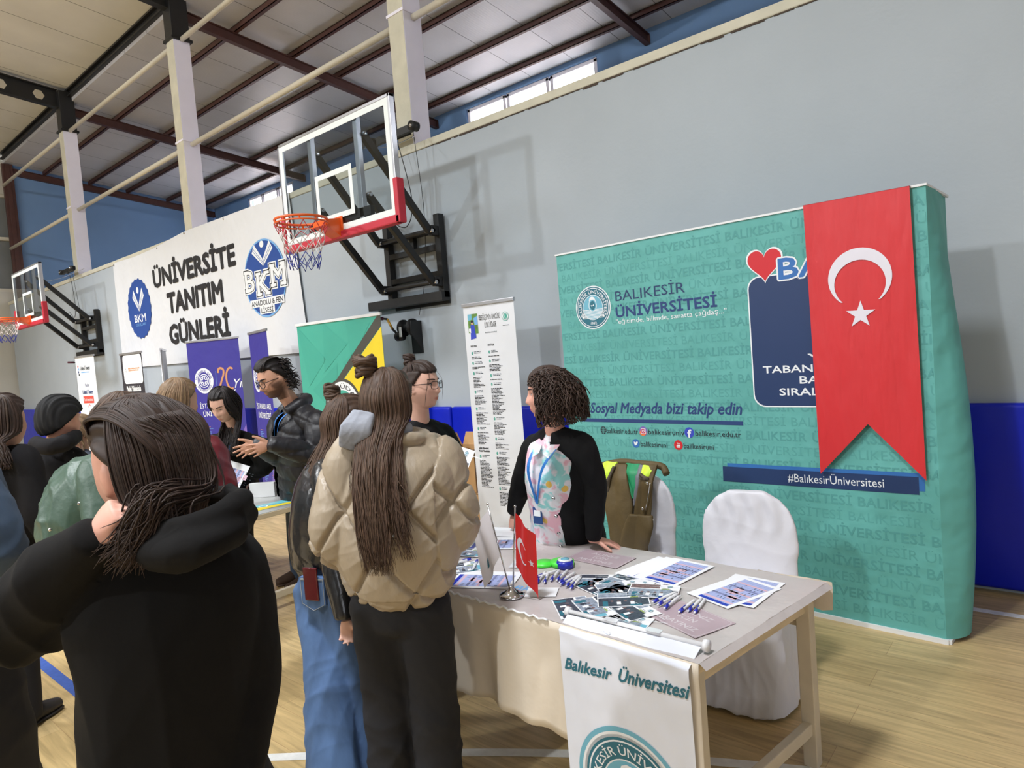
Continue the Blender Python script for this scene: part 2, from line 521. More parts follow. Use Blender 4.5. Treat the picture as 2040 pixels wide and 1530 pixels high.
# roofs
def roof_material(name, col, ribs, joint, rough):
    m = bpy.data.materials.new(name); m.use_nodes = True
    t = m.node_tree; p = t.nodes['Principled BSDF']
    tc = nd(t, 'ShaderNodeTexCoord'); sx = nd(t, 'ShaderNodeSeparateXYZ')
    t.links.new(tc.outputs['Object'], sx.inputs[0])
    def saw(period, width):
        a = nd(t, 'ShaderNodeMath', operation='DIVIDE'); a.inputs[1].default_value = period
        t.links.new(sx.outputs[0], a.inputs[0])
        f = nd(t, 'ShaderNodeMath', operation='FRACT'); t.links.new(a.outputs[0], f.inputs[0])
        l = nd(t, 'ShaderNodeMath', operation='LESS_THAN'); l.inputs[1].default_value = width
        t.links.new(f.outputs[0], l.inputs[0]); return l.outputs[0]
    j = saw(joint, 0.016 / joint)
    n = nd(t, 'ShaderNodeTexNoise'); n.inputs['Scale'].default_value = 1.1; n.inputs['Detail'].default_value = 5
    t.links.new(tc.outputs['Object'], n.inputs['Vector'])
    r = nd(t, 'ShaderNodeMapRange'); r.inputs[1].default_value = .3; r.inputs[2].default_value = .7
    r.inputs[3].default_value = 0.93; r.inputs[4].default_value = 1.05
    t.links.new(n.outputs[0], r.inputs[0])
    c = nd(t, 'ShaderNodeMix', data_type='RGBA')
    c.inputs[6].default_value = srgb(*col); c.inputs[7].default_value = srgb(*[v * 0.55 for v in col])
    t.links.new(j, c.inputs[0])
    mx = nd(t, 'ShaderNodeMix', data_type='RGBA', blend_type='MULTIPLY'); mx.inputs[0].default_value = 1
    t.links.new(c.outputs[2], mx.inputs[6]); t.links.new(r.outputs[0], mx.inputs[7])
    t.links.new(mx.outputs[2], p.inputs['Base Color'])
    p.inputs['Roughness'].default_value = rough
    if ribs:
        w = nd(t, 'ShaderNodeTexWave', wave_type='BANDS', bands_direction='X')
        w.inputs['Scale'].default_value = 0.314 / ribs
        t.links.new(tc.outputs['Object'], w.inputs['Vector'])
        b = nd(t, 'ShaderNodeBump'); b.inputs['Strength'].default_value = 0.25; b.inputs['Distance'].default_value = 0.004
        t.links.new(w.outputs[1], b.inputs['Height']); t.links.new(b.outputs[0], p.inputs['Normal'])
    return m
M_LEAN = roof_material('ribbed_roof_sheet', (200, 198, 200), 0.05, 1.02, 0.33)
M_MAIN = roof_material('cream_roof_panel', (218, 217, 212), 0, 1.15, 0.6)
SL = -0.105
def zl(Y): return 7.66 + SL * (Y - 5.3)          # top of the side bay's rafters
mb = MB()
P = [(-21.7, 5.30, zl(5.3) + 0.11), (11.9, 5.30, zl(5.3) + 0.11), (11.9, 11.2, zl(11.2) + 0.11), (-21.7, 11.2, zl(11.2) + 0.11)]
mb.add(P + [(a, b, c + 0.08) for a, b, c in P], [(3, 2, 1, 0), (4, 5, 6, 7), (0, 1, 5, 4), (2, 3, 7, 6), (1, 2, 6, 5), (3, 0, 4, 7)], M_LEAN)
struct('ceiling_side_bay', mb)
def zm(Y): return 8.02 + 0.10 * (5.3 - Y)
mb = MB()
P = [(-21.7, 5.36, zm(5.36)), (11.9, 5.36, zm(5.36)), (11.9, -6, zm(-6)), (-21.7, -6, zm(-6))]
Q = [(-21.7, -6, zm(-6)), (11.9, -6, zm(-6)), (11.9, -17, zm(5)), (-21.7, -17, zm(5))]
for P_ in (P, Q):
    mb.add(P_ + [(a, b, c + 0.1) for a, b, c in P_], [(0, 1, 2, 3), (7, 6, 5, 4), (0, 4, 5, 1), (2, 6, 7, 3), (1, 5, 6, 2), (3, 7, 4, 0)], M_MAIN)
struct('ceiling_hall', mb)

# columns (white below, black steel head), eave beam, rafters, purlins, tie tubes
which = ['farthest from the camera, beside the far basketball hoop', 'rising behind the big white event banner', 'rising behind the near basketball backboard']
for i, X in enumerate(COLX[:3]):
    t = thing('steel_column', 'white steel roof column ' + which[i], 'column', (X, 5.2, 0), 0, 'white columns along the wall top')
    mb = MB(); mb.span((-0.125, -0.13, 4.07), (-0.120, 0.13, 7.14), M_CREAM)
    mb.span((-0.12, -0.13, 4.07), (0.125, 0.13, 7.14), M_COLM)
    mb.span((-0.121, -0.1345, 4.07), (0.121, -0.13, 7.14), M_CREAM)  # cream here, whiter on the right side: light's difference put into the colour
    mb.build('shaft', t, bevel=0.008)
    mb = MB(); mb.span((-0.13, -0.14, 7.14), (0.13, 0.14, 7.95), M_BLACK); mb.span((-0.16, -0.17, 7.10), (0.16, 0.17, 7.145), M_BLACK)
    mb.build('head', t, bevel=0.006)
    mb = MB(); mb.span((-0.14, -0.145, 5.50), (0.14, 0.145, 5.53), M_COLM); mb.build('collar', t)
t = thing('end_post', 'brown steel corner post between blue end wall and grey window', 'post', (-21.60, 5.36, 0))
mb = MB(); mb.span((-0.05, -0.12, 0), (0.05, 0.12, 7.74), M_BROWN); mb.span((0.05, -0.05, 0), (0.07, 0.05, 7.74), M_BROWN); mb.build('post', t, bevel=0.005)
mb = MB()
mb.span((-21.6, 5.22, 7.84), (11.9, 5.38, 7.87), M_BLACK); mb.span((-21.6, 5.28, 7.87), (11.9, 5.32, 8.0), M_BLACK)
mb.span((-21.6, 5.22, 7.98), (11.9, 5.38, 8.01), M_BLACK)
tag(mb.build('eave_beam'), 'black steel eave beam along the tops of the columns', 'beam')
names = ['above the far hoop', 'above the event banner', 'above the near backboard', 'ending above the bare wall near the picture top']
for i, X in enumerate(COLX + [-21.6]):
    mb = MB()
    y0, y1 = 5.34, OY - 0.02
    if i == 3: y1 = OY - 0.05
    for dz0, dz1, w in ((-0.18, -0.165, 0.1), (-0.165, -0.015, 0.012), (-0.015, 0.0, 0.1)):
        V = [(X + s * w / 2, y, zl(y) + dz) for y in (y0, y1) for dz in (dz0, dz1) for s in (-1, 1)]
        mb.add(V, [(0, 1, 3, 2), (4, 6, 7, 5), (0, 4, 5, 1), (2, 3, 7, 6), (0, 2, 6, 4), (1, 5, 7, 3)], M_BROWN)
    V = [(X + s * 0.05, y1, zl(y1) + dz) for s in (-1, 1) for dz in (-0.18, 0)]
    mb.add(V, [(0, 1, 3, 2)], M_BROWN)
    lab = 'brown steel rafter of the side bay ' + (names[i] if i < 4 else 'running along the top of the blue end wall')
    tag(mb.build('roof_rafter'), lab, 'rafter', 'brown rafters of the side bay')
pw = ['lowest, nearest the slit windows', 'second up from the slit windows', 'third up from the slit windows', 'fourth up from the slit windows', 'highest, nearest the eave beam']
for Y, l in zip((10.4, 9.45, 8.3, 7.3, 6.2), pw):
    mb = MB(); z = zl(Y)
    mb.span((-21.6, Y - 0.035, z), (11.9, Y + 0.035, z + 0.012), M_BROWN)
    mb.span((-21.6, Y - 0.035, z), (11.9, Y - 0.025, z + 0.10), M_BROWN)
    mb.span((-21.6, Y - 0.035, z + 0.09), (11.9, Y + 0.035, z + 0.10), M_BROWN)
    tag(mb.build('roof_purlin'), 'long brown roof purlin, ' + l, 'purlin', 'brown purlins under the ribbed roof')
M_TUBE = mat('cream_tube', (208, 202, 186), 0.5, var=0.04)
xs = [-21.55] + COLX
for j, (z, lv) in enumerate(((5.46, 'lower'), (7.12, 'upper'))):
    for i in range(4):
        mb = MB(); Y = 5.2
        mb.tube([(xs[i] + 0.14, Y, z), (xs[i + 1] - 0.14, Y, z)], 0.038, M_TUBE, 14)
        bay = ['between end wall and farthest column', 'between farthest and middle columns', 'between middle column and near column', 'running right from the near column'][i]
        tag(mb.build('tie_tube'), 'cream %s tie tube %s' % (lv, bay), 'tube', 'cream tubes tying the columns')
# castellated rafters over the court
def castellated(X, label):
    mb = MB(); y0, y1 = 5.06, -16.8
    n = 34; L = (y0 - y1) / n
    def zz(y): return zm(y if y > -6 else -12 - y) - 0.08
    H = 0.36; th = 0.012
    for k in range(n):
        ya = y0 - k * L; yc = ya - L / 2; yb = ya - L
        r = 0.105
        hexa = [(yc + r * math.cos(math.radians(60 * q)), -H / 2 + r * math.sin(math.radians(60 * q))) for q in range(6)]
        sq = [(ya, -H / 2), (ya, 0), (yb, 0), (yb, -H / 2), (yb, -H), (ya, -H)]
        V = [(X - th / 2, y, zz(y) + z) for y, z in hexa + sq]
        mb.add(V, [(0, 6, 7, 1), (1, 7, 8, 2), (2, 8, 9, 3), (3, 9, 10, 4), (4, 10, 11, 5), (5, 11, 6, 0)], M_BLACK)
    for dz in (0.0, -H):
        for a, b in ((y0, -6), (-6, y1)):
            mb.bar((X, a, zz(a) + dz), (X, b, zz(b) + dz), 0.14, 0.02, M_BLACK)
    o = mb.build('castellated_rafter')
    tag(o, label, 'rafter', 'black castellated rafters')
castellated(COLX[0], 'black castellated roof rafter with hexagonal holes over the far hoop')
castellated(COLX[1], 'black castellated roof rafter cut by the top of the picture')

# padded wall panels
px = [(-21.4, -18.6), (-18.6, -15.9), (-15.9, -13.2), (-13.2, -10.5), (-10.5, -7.8), (-7.8, -5.13), (-5.13, -2.5), (-2.5, 0.1), (0.1, 2.7)]
pl = ['at the far end beyond the far hoop', 'under the far hoop', 'behind the white roll-up at far left', 'behind the black roll-up', 'behind the wide purple roll-up',
      'behind the green roll-up and the cardboard box', 'behind the tall white text roll-up and the curly-haired woman', 'behind the teal backdrop', 'right of the teal backdrop, cut by the picture edge']
for (a, b), l in zip(px, pl):
    mb = MB(); mb.span((a + 0.008, WY - 0.07, 0.03), (b - 0.008, WY - 0.001, 1.195), M_PAD)
    o = mb.build('wall_pad', bevel=0.03, seg=4)
    for p_ in o.data.polygons: p_.use_smooth = True
    tag(o, 'glossy blue padded wall panel ' + l, 'wall pad', 'blue pads along the wall', 'thing')

# building across the yard, seen through the slit windows
M_TERRA = mat('terracotta', (110, 58, 40), 0.8, var=0.2, vscale=6, bump=0.3, bscale=12)
mb = MB(); mb.span((-40, 15.0, 0), (14, 20, 6.55), mat('yard_wall', (214, 190, 176), 0.9, var=0.1))
mb.add([(-40, 14.7, 6.5), (14, 14.7, 6.5), (14, 18, 8.05), (-40, 18, 8.05)], [(0, 1, 2, 3)], M_TERRA)
tag(mb.build('neighbouring_building'), 'building with terracotta roof seen through the slit windows', 'building')

# ================================================================== BASKETBALL HOOPS
M_RIM = mat('orange_enamel', (226, 96, 34), 0.35, var=0.05, vscale=12, coat=0.3)
M_REDPAD = mat('red_padding', (186, 40, 58), 0.55, var=0.06, vscale=10, bump=0.1, bscale=40)
M_BGLASS = glass_mat('backboard_glass', (0.82, 0.86, 0.88), 0.16)
M_BLINE = mat('white_line_paint', (226, 232, 230), 0.5, var=0.02)
M_NET = mat('net_cord_white', (218, 210, 206), 0.8, var=0.05)
M_NETR = mat('net_cord_red', (196, 52, 66), 0.8, var=0.05)
M_NETB = mat('net_cord_blue', (46, 58, 150), 0.8, var=0.05)
def hoop(origin, label):
    """local: board centre at x=0; y=0 is the wall, -y the court"""
    t = thing('basketball_hoop', label, 'basketball hoop', origin, 0, 'wall-mounted basketball hoops')
    BY = -1.12; B0, B1 = 2.99, 4.06; hw = 0.905
    g = MB(); g.span((-hw + 0.02, BY - 0.006, B0 + 0.02), (hw - 0.02, BY + 0.006, B1 - 0.02), M_BGLASS)
    bo = g.build('backboard', t)
    l = MB(); y = BY - 0.0085
    def ln(x0, z0, x1, z1): l.span((x0, y - 0.001, z0), (x1, y + 0.001, z1), M_BLINE)
    ln(-hw + .03, B0 + .03, hw - .03, B0 + .085); ln(-hw + .03, B1 - .085, hw - .03, B1 - .03)
    ln(-hw + .03, B0 + .085, -hw + .085, B1 - .085); ln(hw - .085, B0 + .085, hw - .03, B1 - .085)
    ln(-.295, 3.14, .295, 3.19); ln(-.295, 3.55, .295, 3.60); ln(-.295, 3.19, -.245, 3.55); ln(.245, 3.19, .295, 3.55)
    l.build('line_marking', bo)
    f = MB()
    for x0, z0, x1, z1 in ((-hw, B0, hw, B0 + .03), (-hw, B1 - .03, hw, B1), (-hw, B0, -hw + .03, B1), (hw - .03, B0, hw, B1)):
        f.span((x0, BY - 0.012, z0), (x1, BY + 0.045, z1), M_ALU)
    f.build('frame', t, bevel=0.004)
    for s in (-0.37, 0.37):
        v = MB(); v.span((s - 0.03, BY + 0.01, B0 + .02), (s + 0.03, BY + 0.06, B1 - .02), M_ALU); v.build('upright', t, bevel=0.004)
    v = MB(); v.span((-0.5, BY + 0.01, B0 + 0.10), (0.5, BY + 0.06, B0 + 0.19), M_BLACK); v.build('cross_bar', t, bevel=0.004)
    p = MB()
    p.span((-hw - .025, BY - 0.03, B0 - .05), (hw + .025, BY + 0.055, B0 + .025), M_REDPAD)
    for s in (-1, 1):
        p.span((s * hw - .03, BY - 0.03, B0 - .05), (s * hw + .03, BY + 0.055, B0 + .34), M_REDPAD)
    p.build('edge_padding', t, bevel=0.012)
    # rim, its bracket and the net
    RZ, RY, RR = 3.09, BY - 0.40, 0.232
    r = MB()
    A = np.linspace(0, 2 * math.pi, 40, endpoint=False)
    for rr, zz_, th in ((RR, RZ, 0.012), (RR + 0.004, RZ - 0.035, 0.008)):
        r.tube([(rr * math.cos(a), RY + rr * math.sin(a), zz_) for a in A], th, M_RIM, 8, closed=True)
    for a in A[::4]:
        r.bar((RR * math.cos(a), RY + RR * math.sin(a), RZ), (RR * math.cos(a), RY + RR * math.sin(a), RZ - .04), .012, .012, M_RIM, up=(1, 0, 0))
    V = []
    for s in (-1, 1):
        V += [(s * .075, BY - .012, RZ + .045), (s * .075, BY - .012, RZ - .14), (s * .10, RY + RR * .82, RZ + .012), (s * .10, RY + RR * .82, RZ - .04)]
    r.add(V, [(0, 2, 3, 1), (4, 5, 7, 6), (0, 4, 6, 2), (1, 3, 7, 5), (0, 1, 5, 4), (2, 6, 7, 3)], M_RIM)
    r.span((-.10, BY - .02, RZ - .15), (.10, BY - .010, RZ + .06), M_RIM)
    ro = r.build('rim', t)
    n = MB(); N_ = 12; lev = 6
    def npt(k, l):
        f_ = l / lev
        rad = RR * (1 - 0.46 * f_ ** 0.7); a = 2 * math.pi * (k + 0.5 * (l % 2)) / N_
        w = 0.012 * math.sin(3.1 * k + l)
        return (rad * math.cos(a) + w, RY + rad * math.sin(a) + w * .6, RZ - .045 - .40 * f_ + 0.012 * math.sin(2.3 * k))
    for l_ in range(lev):
        m_ = M_NETR if l_ == 0 else (M_NET if l_ < 4 else M_NETB)
        for k_ in range(N_):
            o_ = 1 if l_ % 2 else 0
            n.tube([npt(k_, l_), npt(k_ + o_, l_ + 1)], 0.0036, m_, 5)
            n.tube([npt(k_, l_), npt(k_ + o_ - 1, l_ + 1)], 0.0036, m_, 5)
    n.build('net', t)
    # wall frame
    ox = -0.12
    w = MB()
    for x in (-.42, .42):
        w.span((ox + x - .04, -.10, 2.36), (ox + x + .04, -.02, 3.24), M_BLACK)
    for z in (2.40, 2.62, 2.90, 3.08):
        w.span((ox - .40, -.095, z - .03), (ox + .40, -.035, z + .03), M_BLACK)
    w.span((ox - .03, -.09, 2.88), (ox + .03, -.03, 3.1), M_BLACK)
    w.span((ox - .78, -.14, 2.33), (ox + .46, -.02, 2.43), M_BLACK)
    w.span((ox - .44, -.02, 2.3), (ox + .44, -.001, 2.34), M_BLACK)
    for z in (3.06, 2.53):
        w.tube([(ox - .45, -.17, z), (ox + .45, -.17, z)], .028, M_BLACK, 10)
        for x in (-.42, .42):
            w.span((ox + x - .03, -.20, z - .05), (ox + x + .03, -.08, z + .05), M_BLACK)
    w.build('wall_frame', t, bevel=0.004)
    for s, zw, zb in ((-1, 3.05, 3.86), (1, 3.05, 3.86), (-1, 2.52, 3.30), (1, 2.52, 3.30)):
        a = MB()
        p0 = np.array((ox + s * .415, -.20, zw)); p1 = np.array((s * .385, BY + .085, zb))
        a.bar(p0, p1, .05, .075, M_BLACK, up=(1, 0, 0) if False else (0, 0, 1))
        for p_ in (p0, p1):
            a.tube([p_ - (0.05, 0, 0), p_ + (0.05, 0, 0)], .022, M_STEEL, 10)
        a.build('arm', t, bevel=0.004)
    d = MB(); d.tube(catmull([(0.30, BY + .1, 3.75), (0.25, -.6, 3.86), (0.14, -.14, 4.08)], 6), .004, M_STEEL, 6)
    d.build('cable', t)
    return t
hoop((-5.38, WY, 0), 'near basketball hoop with clear glass backboard, orange rim and red padding')
hoop((-15.45, WY, 0), 'far basketball hoop at the picture\'s left edge, beside the event banner')

# cable pulley brackets on the columns and crank winches on the wall
def pulley(X, label):
    t = thing('pulley_bracket', label, 'bracket', (X, 4.97, 4.17), 0, 'hoist pulley brackets')
    b = MB(); b.span((-.42, -.09, -.04), (.32, -.045, .04), M_BLACK); b.span((-.2, -.045, -.05), (.2, -.03, .05), M_BLACK); b.build('bar', t, bevel=0.004)
    for s in (-0.38, 0.30):
        b = MB(); b.tube([(s, -.13, 0), (s, -.04, 0)], .05, M_BLACK, 18); b.tube([(s, -.14, 0), (s, -.03, 0)], .016, M_STEEL, 10); b.build('pulley', t)
    b = MB()
    b.tube(catmull([(0.0, -.1, .0), (0.02, -.05, -.2), (0.15, -.06, -.75), (0.02, -.06, -1.0), (-.3, -.05, -.85)], 8), .005, M_BLACK, 6)
    b.tube(catmull([(0.3, -.1, -.03), (0.29, -.03, -.9), (0.12, .05, -1.6), (0.0, .04, -1.95)], 8), .0035, M_BLACK, 6)
    b.build('cable', t)
pulley(-5.52, 'black pulley bracket with steel cable at the foot of the near column')
pulley(-16.2, 'black pulley bracket at the foot of the farthest column')
M_YEL = mat('yellow_handle_paint', (206, 158, 60), 0.5, var=0.05)
M_DKRED = mat('dark_red_grip', (96, 30, 56), 0.5, var=0.05)
def winch(X, label):
    t = thing('hand_winch', label, 'winch', (X, WY, 0), 0, 'hand winches under the hoops')
    b = MB(); b.span((-.04, -.02, 1.80), (.13, -.001, 2.16), M_BLACK)
    V = [(.13, y, z) for y, z in ((-.02, 2.16), (-.16, 2.16), (-.17, 2.02), (-.02, 1.84))]
    b.add(V + [(.118, y, z) for _, y, z in V], [(0, 1, 2, 3), (7, 6, 5, 4), (0, 4, 5, 1), (1, 5, 6, 2), (2, 6, 7, 3)], M_BLACK)
    b.build('mounting_plate', t, bevel=0.004)
    b = MB(); b.tube([(-.06, -.11, 2.09), (.11, -.11, 2.09)], .045, M_BLACK, 18)
    for x in (-.06, .09): b.tube([(x, -.11, 2.09), (x + .02, -.11, 2.09)], .095, M_BLACK, 26)
    b.tube([(-.11, -.16, 2.0), (-.02, -.16, 2.0)], .05, M_BLACK, 16)
    b.build('drum', t)
    b = MB(); b.span((-.02, -.21, 1.99), (.02, -.205, 2.10), M_WHITE); b.build('label_plate', t)
    b = MB()
    b.tube([(-.11, -.17, 2.04), (-.17, -.17, 2.09)], .014, M_BLACK, 8); b.tube([(-.17, -.17, 2.09), (-.24, -.18, 2.21)], .014, M_YEL, 8)
    b.tube([(-.24, -.18, 2.21), (-.24, -.32, 2.22)], .012, M_BLACK, 8); b.tube([(-.24, -.24, 2.215), (-.24, -.36, 2.223)], .02, M_DKRED, 10)
    b.build('crank_handle', t)
winch(-5.67, 'black hand winch with yellow crank under the near hoop')
winch(-15.95, 'small black hand winch with crank under the far hoop')
# ================================================================== PRINTED BANNERS
M_VINYLW = mat('white_banner_vinyl', (222, 224, 228), 0.55, var=0.015, vscale=2, bump=0.35, bscale=2.2, stretch=(1, 1, 0.6))
M_INK = mat('black_ink', (34, 33, 36), 0.6, var=0.03)
M_NAVY = mat('navy_ink', (36, 62, 116), 0.6, var=0.03)
M_BKM = mat('emblem_blue_ink', (36, 74, 150), 0.6, var=0.03)
M_LBLUE = mat('pale_blue_ink', (116, 170, 222), 0.6, var=0.03)
M_PAPERW = mat('white_ink', (232, 235, 238), 0.6, var=0.01)
M_TEAL = mat('teal_fabric', (95, 169, 163), 0.6, var=0.03, vscale=2.5, bump=0.45, bscale=2.6)
M_TEALD = mat('darker_teal_ink', (86, 159, 154), 0.62, var=0.03, vscale=2.5)
M_TEALD2 = mat('mid_teal_ink', (82, 154, 150), 0.62, var=0.03, vscale=2.5)
M_DTEAL = mat('deep_teal_ink', (42, 108, 126), 0.6, var=0.02)
M_SKYT = mat('sky_teal_ink', (112, 178, 200), 0.6, var=0.02)
M_CARD = mat('navy_card_ink', (30, 54, 98), 0.5, var=0.02)
M_BLUEB = mat('bright_blue_ink', (48, 108, 178), 0.5, var=0.02)
M_FLAG = mat('red_flag_satin', (206, 42, 48), 0.5, var=0.03, vscale=3, bump=0.25, bscale=3, stretch=(2.5, 2.5, 0.5))
M_FLAGW = mat('white_flag_print', (224, 220, 230), 0.55, var=0.01)
M_HEART = mat('heart_red_ink', (204, 30, 42), 0.5, var=0.02)
M_GREYT = mat('dark_grey_ink', (40, 52, 60), 0.6, var=0.02)
M_PURP = mat('purple_banner', (53, 47, 144), 0.5, var=0.04, vscale=2, bump=0.15, bscale=3)
M_PURPL = mat('lilac_ink', (124, 96, 178), 0.5, var=0.02)
M_COPPER = mat('copper_ink', (200, 142, 98), 0.5, var=0.03)
M_GREENB = mat('green_banner', (70, 168, 148), 0.5, var=0.04, vscale=1.6, bump=0.1, bscale=3)
M_GREEND = mat('green_facet_ink', (66, 163, 144), 0.5, var=0.02)
M_YELB = mat('yellow_ink', (232, 206, 44), 0.5, var=0.02)
M_DGREY = mat('charcoal_ink', (74, 72, 66), 0.5, var=0.02)
M_DARKB = mat('black_banner', (44, 42, 52), 0.5, var=0.04)
M_MAG = mat('magenta_ink', (196, 60, 104), 0.5, var=0.02)
M_REDI = mat('red_ink', (214, 74, 62), 0.5, var=0.02)
M_ORNG = mat('orange_ink', (232, 120, 70), 0.5, var=0.02)
M_LEAF = mat('photo_green_ink', (96, 136, 60), 0.6, var=0.4, vscale=30)
M_SKIN_INK = mat('photo_skin_ink', (206, 160, 136), 0.6, var=0.1)
M_ROYAL = mat('photo_blue_ink', (52, 72, 190), 0.6, var=0.1)

def bau_emblem(p, cu, cv, r, L, rv=None):
    """round university emblem: ring of lettering, sea lines, rising head"""
    a = 1.0 if rv is None else rv / r
    def E(k, m, l): p.ell(cu, cv, r * k, r * a * k, m, L + l, 56)
    E(1, M_PAPERW, 0); E(.95, M_DTEAL, 1); E(.90, M_PAPERW, 2); E(.87, M_DTEAL, 3); E(.58, M_PAPERW, 4); E(.555, M_SKYT, 5)
    q = Print()
    q.text('BALIKESİR ÜNİVERSİTESİ', 0, 0, .155 * r, M_PAPERW, L + 5, w=.66 * r * 4.1, arc=(0, 0, .645 * r, 90, False), bold=0.012)
    q.text('1992', 0, 0, .13 * r, M_PAPERW, L + 5, w=.36 * r, arc=(0, 0, .80 * r, 270, True), bold=0.012)
    for s in (-1, 1): q.star(s * .60 * r, -.42 * r, .085 * r, M_PAPERW, L + 5)
    for i in range(8):
        y = -.10 * r - i * .055 * r; h = .028 * r
        w = math.sqrt(max(.01, (.54 * r) ** 2 - y * y)) * (.97 if i else .9)
        q.rect(-w, y - h / 2, w, y + h / 2, M_PAPERW, L + 6)
    q.ell(0, .10 * r, .23 * r, .30 * r, M_PAPERW, L + 7); q.ell(0, .10 * r, .20 * r, .27 * r, M_SKYT, L + 8)
    q.ell(0, .10 * r, .15 * r, .21 * r, M_DTEAL, L + 9)
    q.poly([(0, .10 * r), (.10 * r, .17 * r), (.06 * r, .06 * r)], M_PAPERW, L + 10); q.poly([(0, .10 * r), (-.11 * r, .12 * r), (-.04 * r, .03 * r)], M_PAPERW, L + 10)
    q.poly([(-.20 * r, .30 * r), (-.16 * r, .44 * r), (-.05 * r, .50 * r), (.06 * r, .49 * r), (.14 * r, .42 * r), (.20 * r, .28 * r), (.1 * r, .34 * r), (0, .36 * r), (-.1 * r, .34 * r)], M_PAPERW, L + 10)
    for V, F, m, l in q.items:
        p.mesh(np.stack([cu + V[:, 0], cv + V[:, 1] * a], 1), F, m, l)

def person_book(p, cu, cv, w, h, m, L, back):
    """open book whose pages rise like arms under a round head"""
    p.ell(cu, cv + h * .36, w * .10, h * .13, m, L, 24)
    for s in (-1, 1):
        P = [(cu + s * w * .012, cv - h * .48), (cu + s * w * .50, cv + h * .10), (cu + s * w * .36, cv + h * .42), (cu + s * w * .012, cv - h * .20)]
        p.poly(P if s > 0 else P[::-1], m, L + 1)
        for k in (.30, .55):
            a = (P[0][0] * (1 - k) + P[3][0] * k, P[0][1] * (1 - k) + P[3][1] * k); b = (P[1][0] * (1 - k) + P[2][0] * k, P[1][1] * (1 - k) + P[2][1] * k)
            p.stroke([a, ((a[0] + b[0]) / 2, (a[1] + b[1]) / 2), b], w * .014, back, L + 2)

# ---- the event banner on the wall
ban = thing('wall_banner', 'big white event banner with black lettering and two blue emblems hung on the wall', 'banner', (-14.05, WY - 0.03, 0))
b = MB()
top = [(-.06, 3.99), (.12, 4.015), (1.0, 3.985), (1.84, 4.0), (2.5, 4.05), (3.07, 4.09), (4.5, 4.07), (6.17, 4.058)]
N = 40
us = np.linspace(-.06, 6.17, N)
tv = np.interp(us, [q[0] for q in top], [q[1] for q in top])
bv = 1.985 - .008 * us
ex = np.linspace(0, .10, N)
rows = 12
V = []
for r in range(rows + 1):
    f = r / rows
    for i in range(N):
        u = us[i] + (1 - f) * ex[i] * 1.6
        z = bv[i] + (tv[i] - bv[i]) * f
        yy = -0.004 + 0.006 * math.sin(u * 2.1 + 1) * (f ** 2) 
        V.append((u, yy, z))
F = [(r * N + i, r * N + i + 1, (r + 1) * N + i + 1, (r + 1) * N + i) for r in range(rows) for i in range(N - 1)]
b.add(V, F, M_VINYLW, True)
p = Print()
p.text('ÜNİVERSİTE', 1.73, 3.335, .30, M_INK, 1, w=2.90, bold=.05)
p.text('TANITIM', 2.21, 2.845, .325, M_INK, 1, w=1.94, bold=.05)
p.text('GÜNLERİ', 2.16, 2.318, .315, M_INK, 1, w=2.10, bold=.05)
n = 44
p.poly([(1.0 + (.50 if i % 2 else .525) * math.cos(2 * math.pi * i / n) * 1.0, 3.04 + (.525 if i % 2 else .555) * math.sin(2 * math.pi * i / n)) for i in range(n)], M_BKM, 1)
person_book(p, 1.0, 3.21, .52, .46, M_PAPERW, 2, M_BKM)
p.text('BKM', 1.0, 2.80, .14, M_PAPERW, 2, w=.50, bold=.02, align='C')
p.text('OKULLARI', 1.0, 2.725, .05, M_LBLUE, 2, w=.42, align='C')
p.ell(5.40, 3.03, .55, .545, M_LBLUE, 1, 60); p.ell(5.40, 3.03, .525, .52, M_BKM, 2, 60)
person_book(p, 5.40, 3.375, .56, .36, M_PAPERW, 3, M_BKM)
for ch, u, v, w, h in (('B', 4.87, 2.885, .24, .30), ('K', 5.19, 2.80, .34, .325), ('M', 5.58, 2.885, .36, .31)):
    for m_, L_, g in ((M_PAPERW, 3, .034), (M_INK, 4, .016), (M_PAPERW, 5, .0)):
        if g: p.outlined(ch, u, v, h, m_, L_, w, g, .015)
        else: p.text(ch, u, v, h, m_, L_, w=w, bold=.015)
        for x in {'B': (.0,), 'K': (.0, .68), 'M': (-.02, .70)}[ch]:
            for z in (0, h - .04):
                p.rect(u + x * w - .02 - g, v + z - g, u + x * w + .32 * w + g, v + z + .04 + g, m_, L_)
p.rect(4.96, 2.645, 5.86, 2.755, M_PAPERW, 6); p.text('ANADOLU & FEN', 5.41, 2.662, .072, M_INK, 7, w=.84, align='C', bold=.015)
p.rect(5.20, 2.535, 5.60, 2.645, M_PAPERW, 6); p.text('LİSESİ', 5.40, 2.552, .068, M_INK, 7, w=.32, align='C', bold=.015)
p.into(b, lambda u, v, h: (u, -0.012 - h * 1.5, v))
b.build('printed_sheet', ban)
b = MB()
for u in (.0, 2.0, 3.07, 4.4, 6.1):
    b = MB(); b.tube([(u, -.012, np.interp(u, us, tv) - .03), (u, .025, np.interp(u, us, tv) - .03)], .018, M_STEEL, 12); b.build('eyelet', ban)

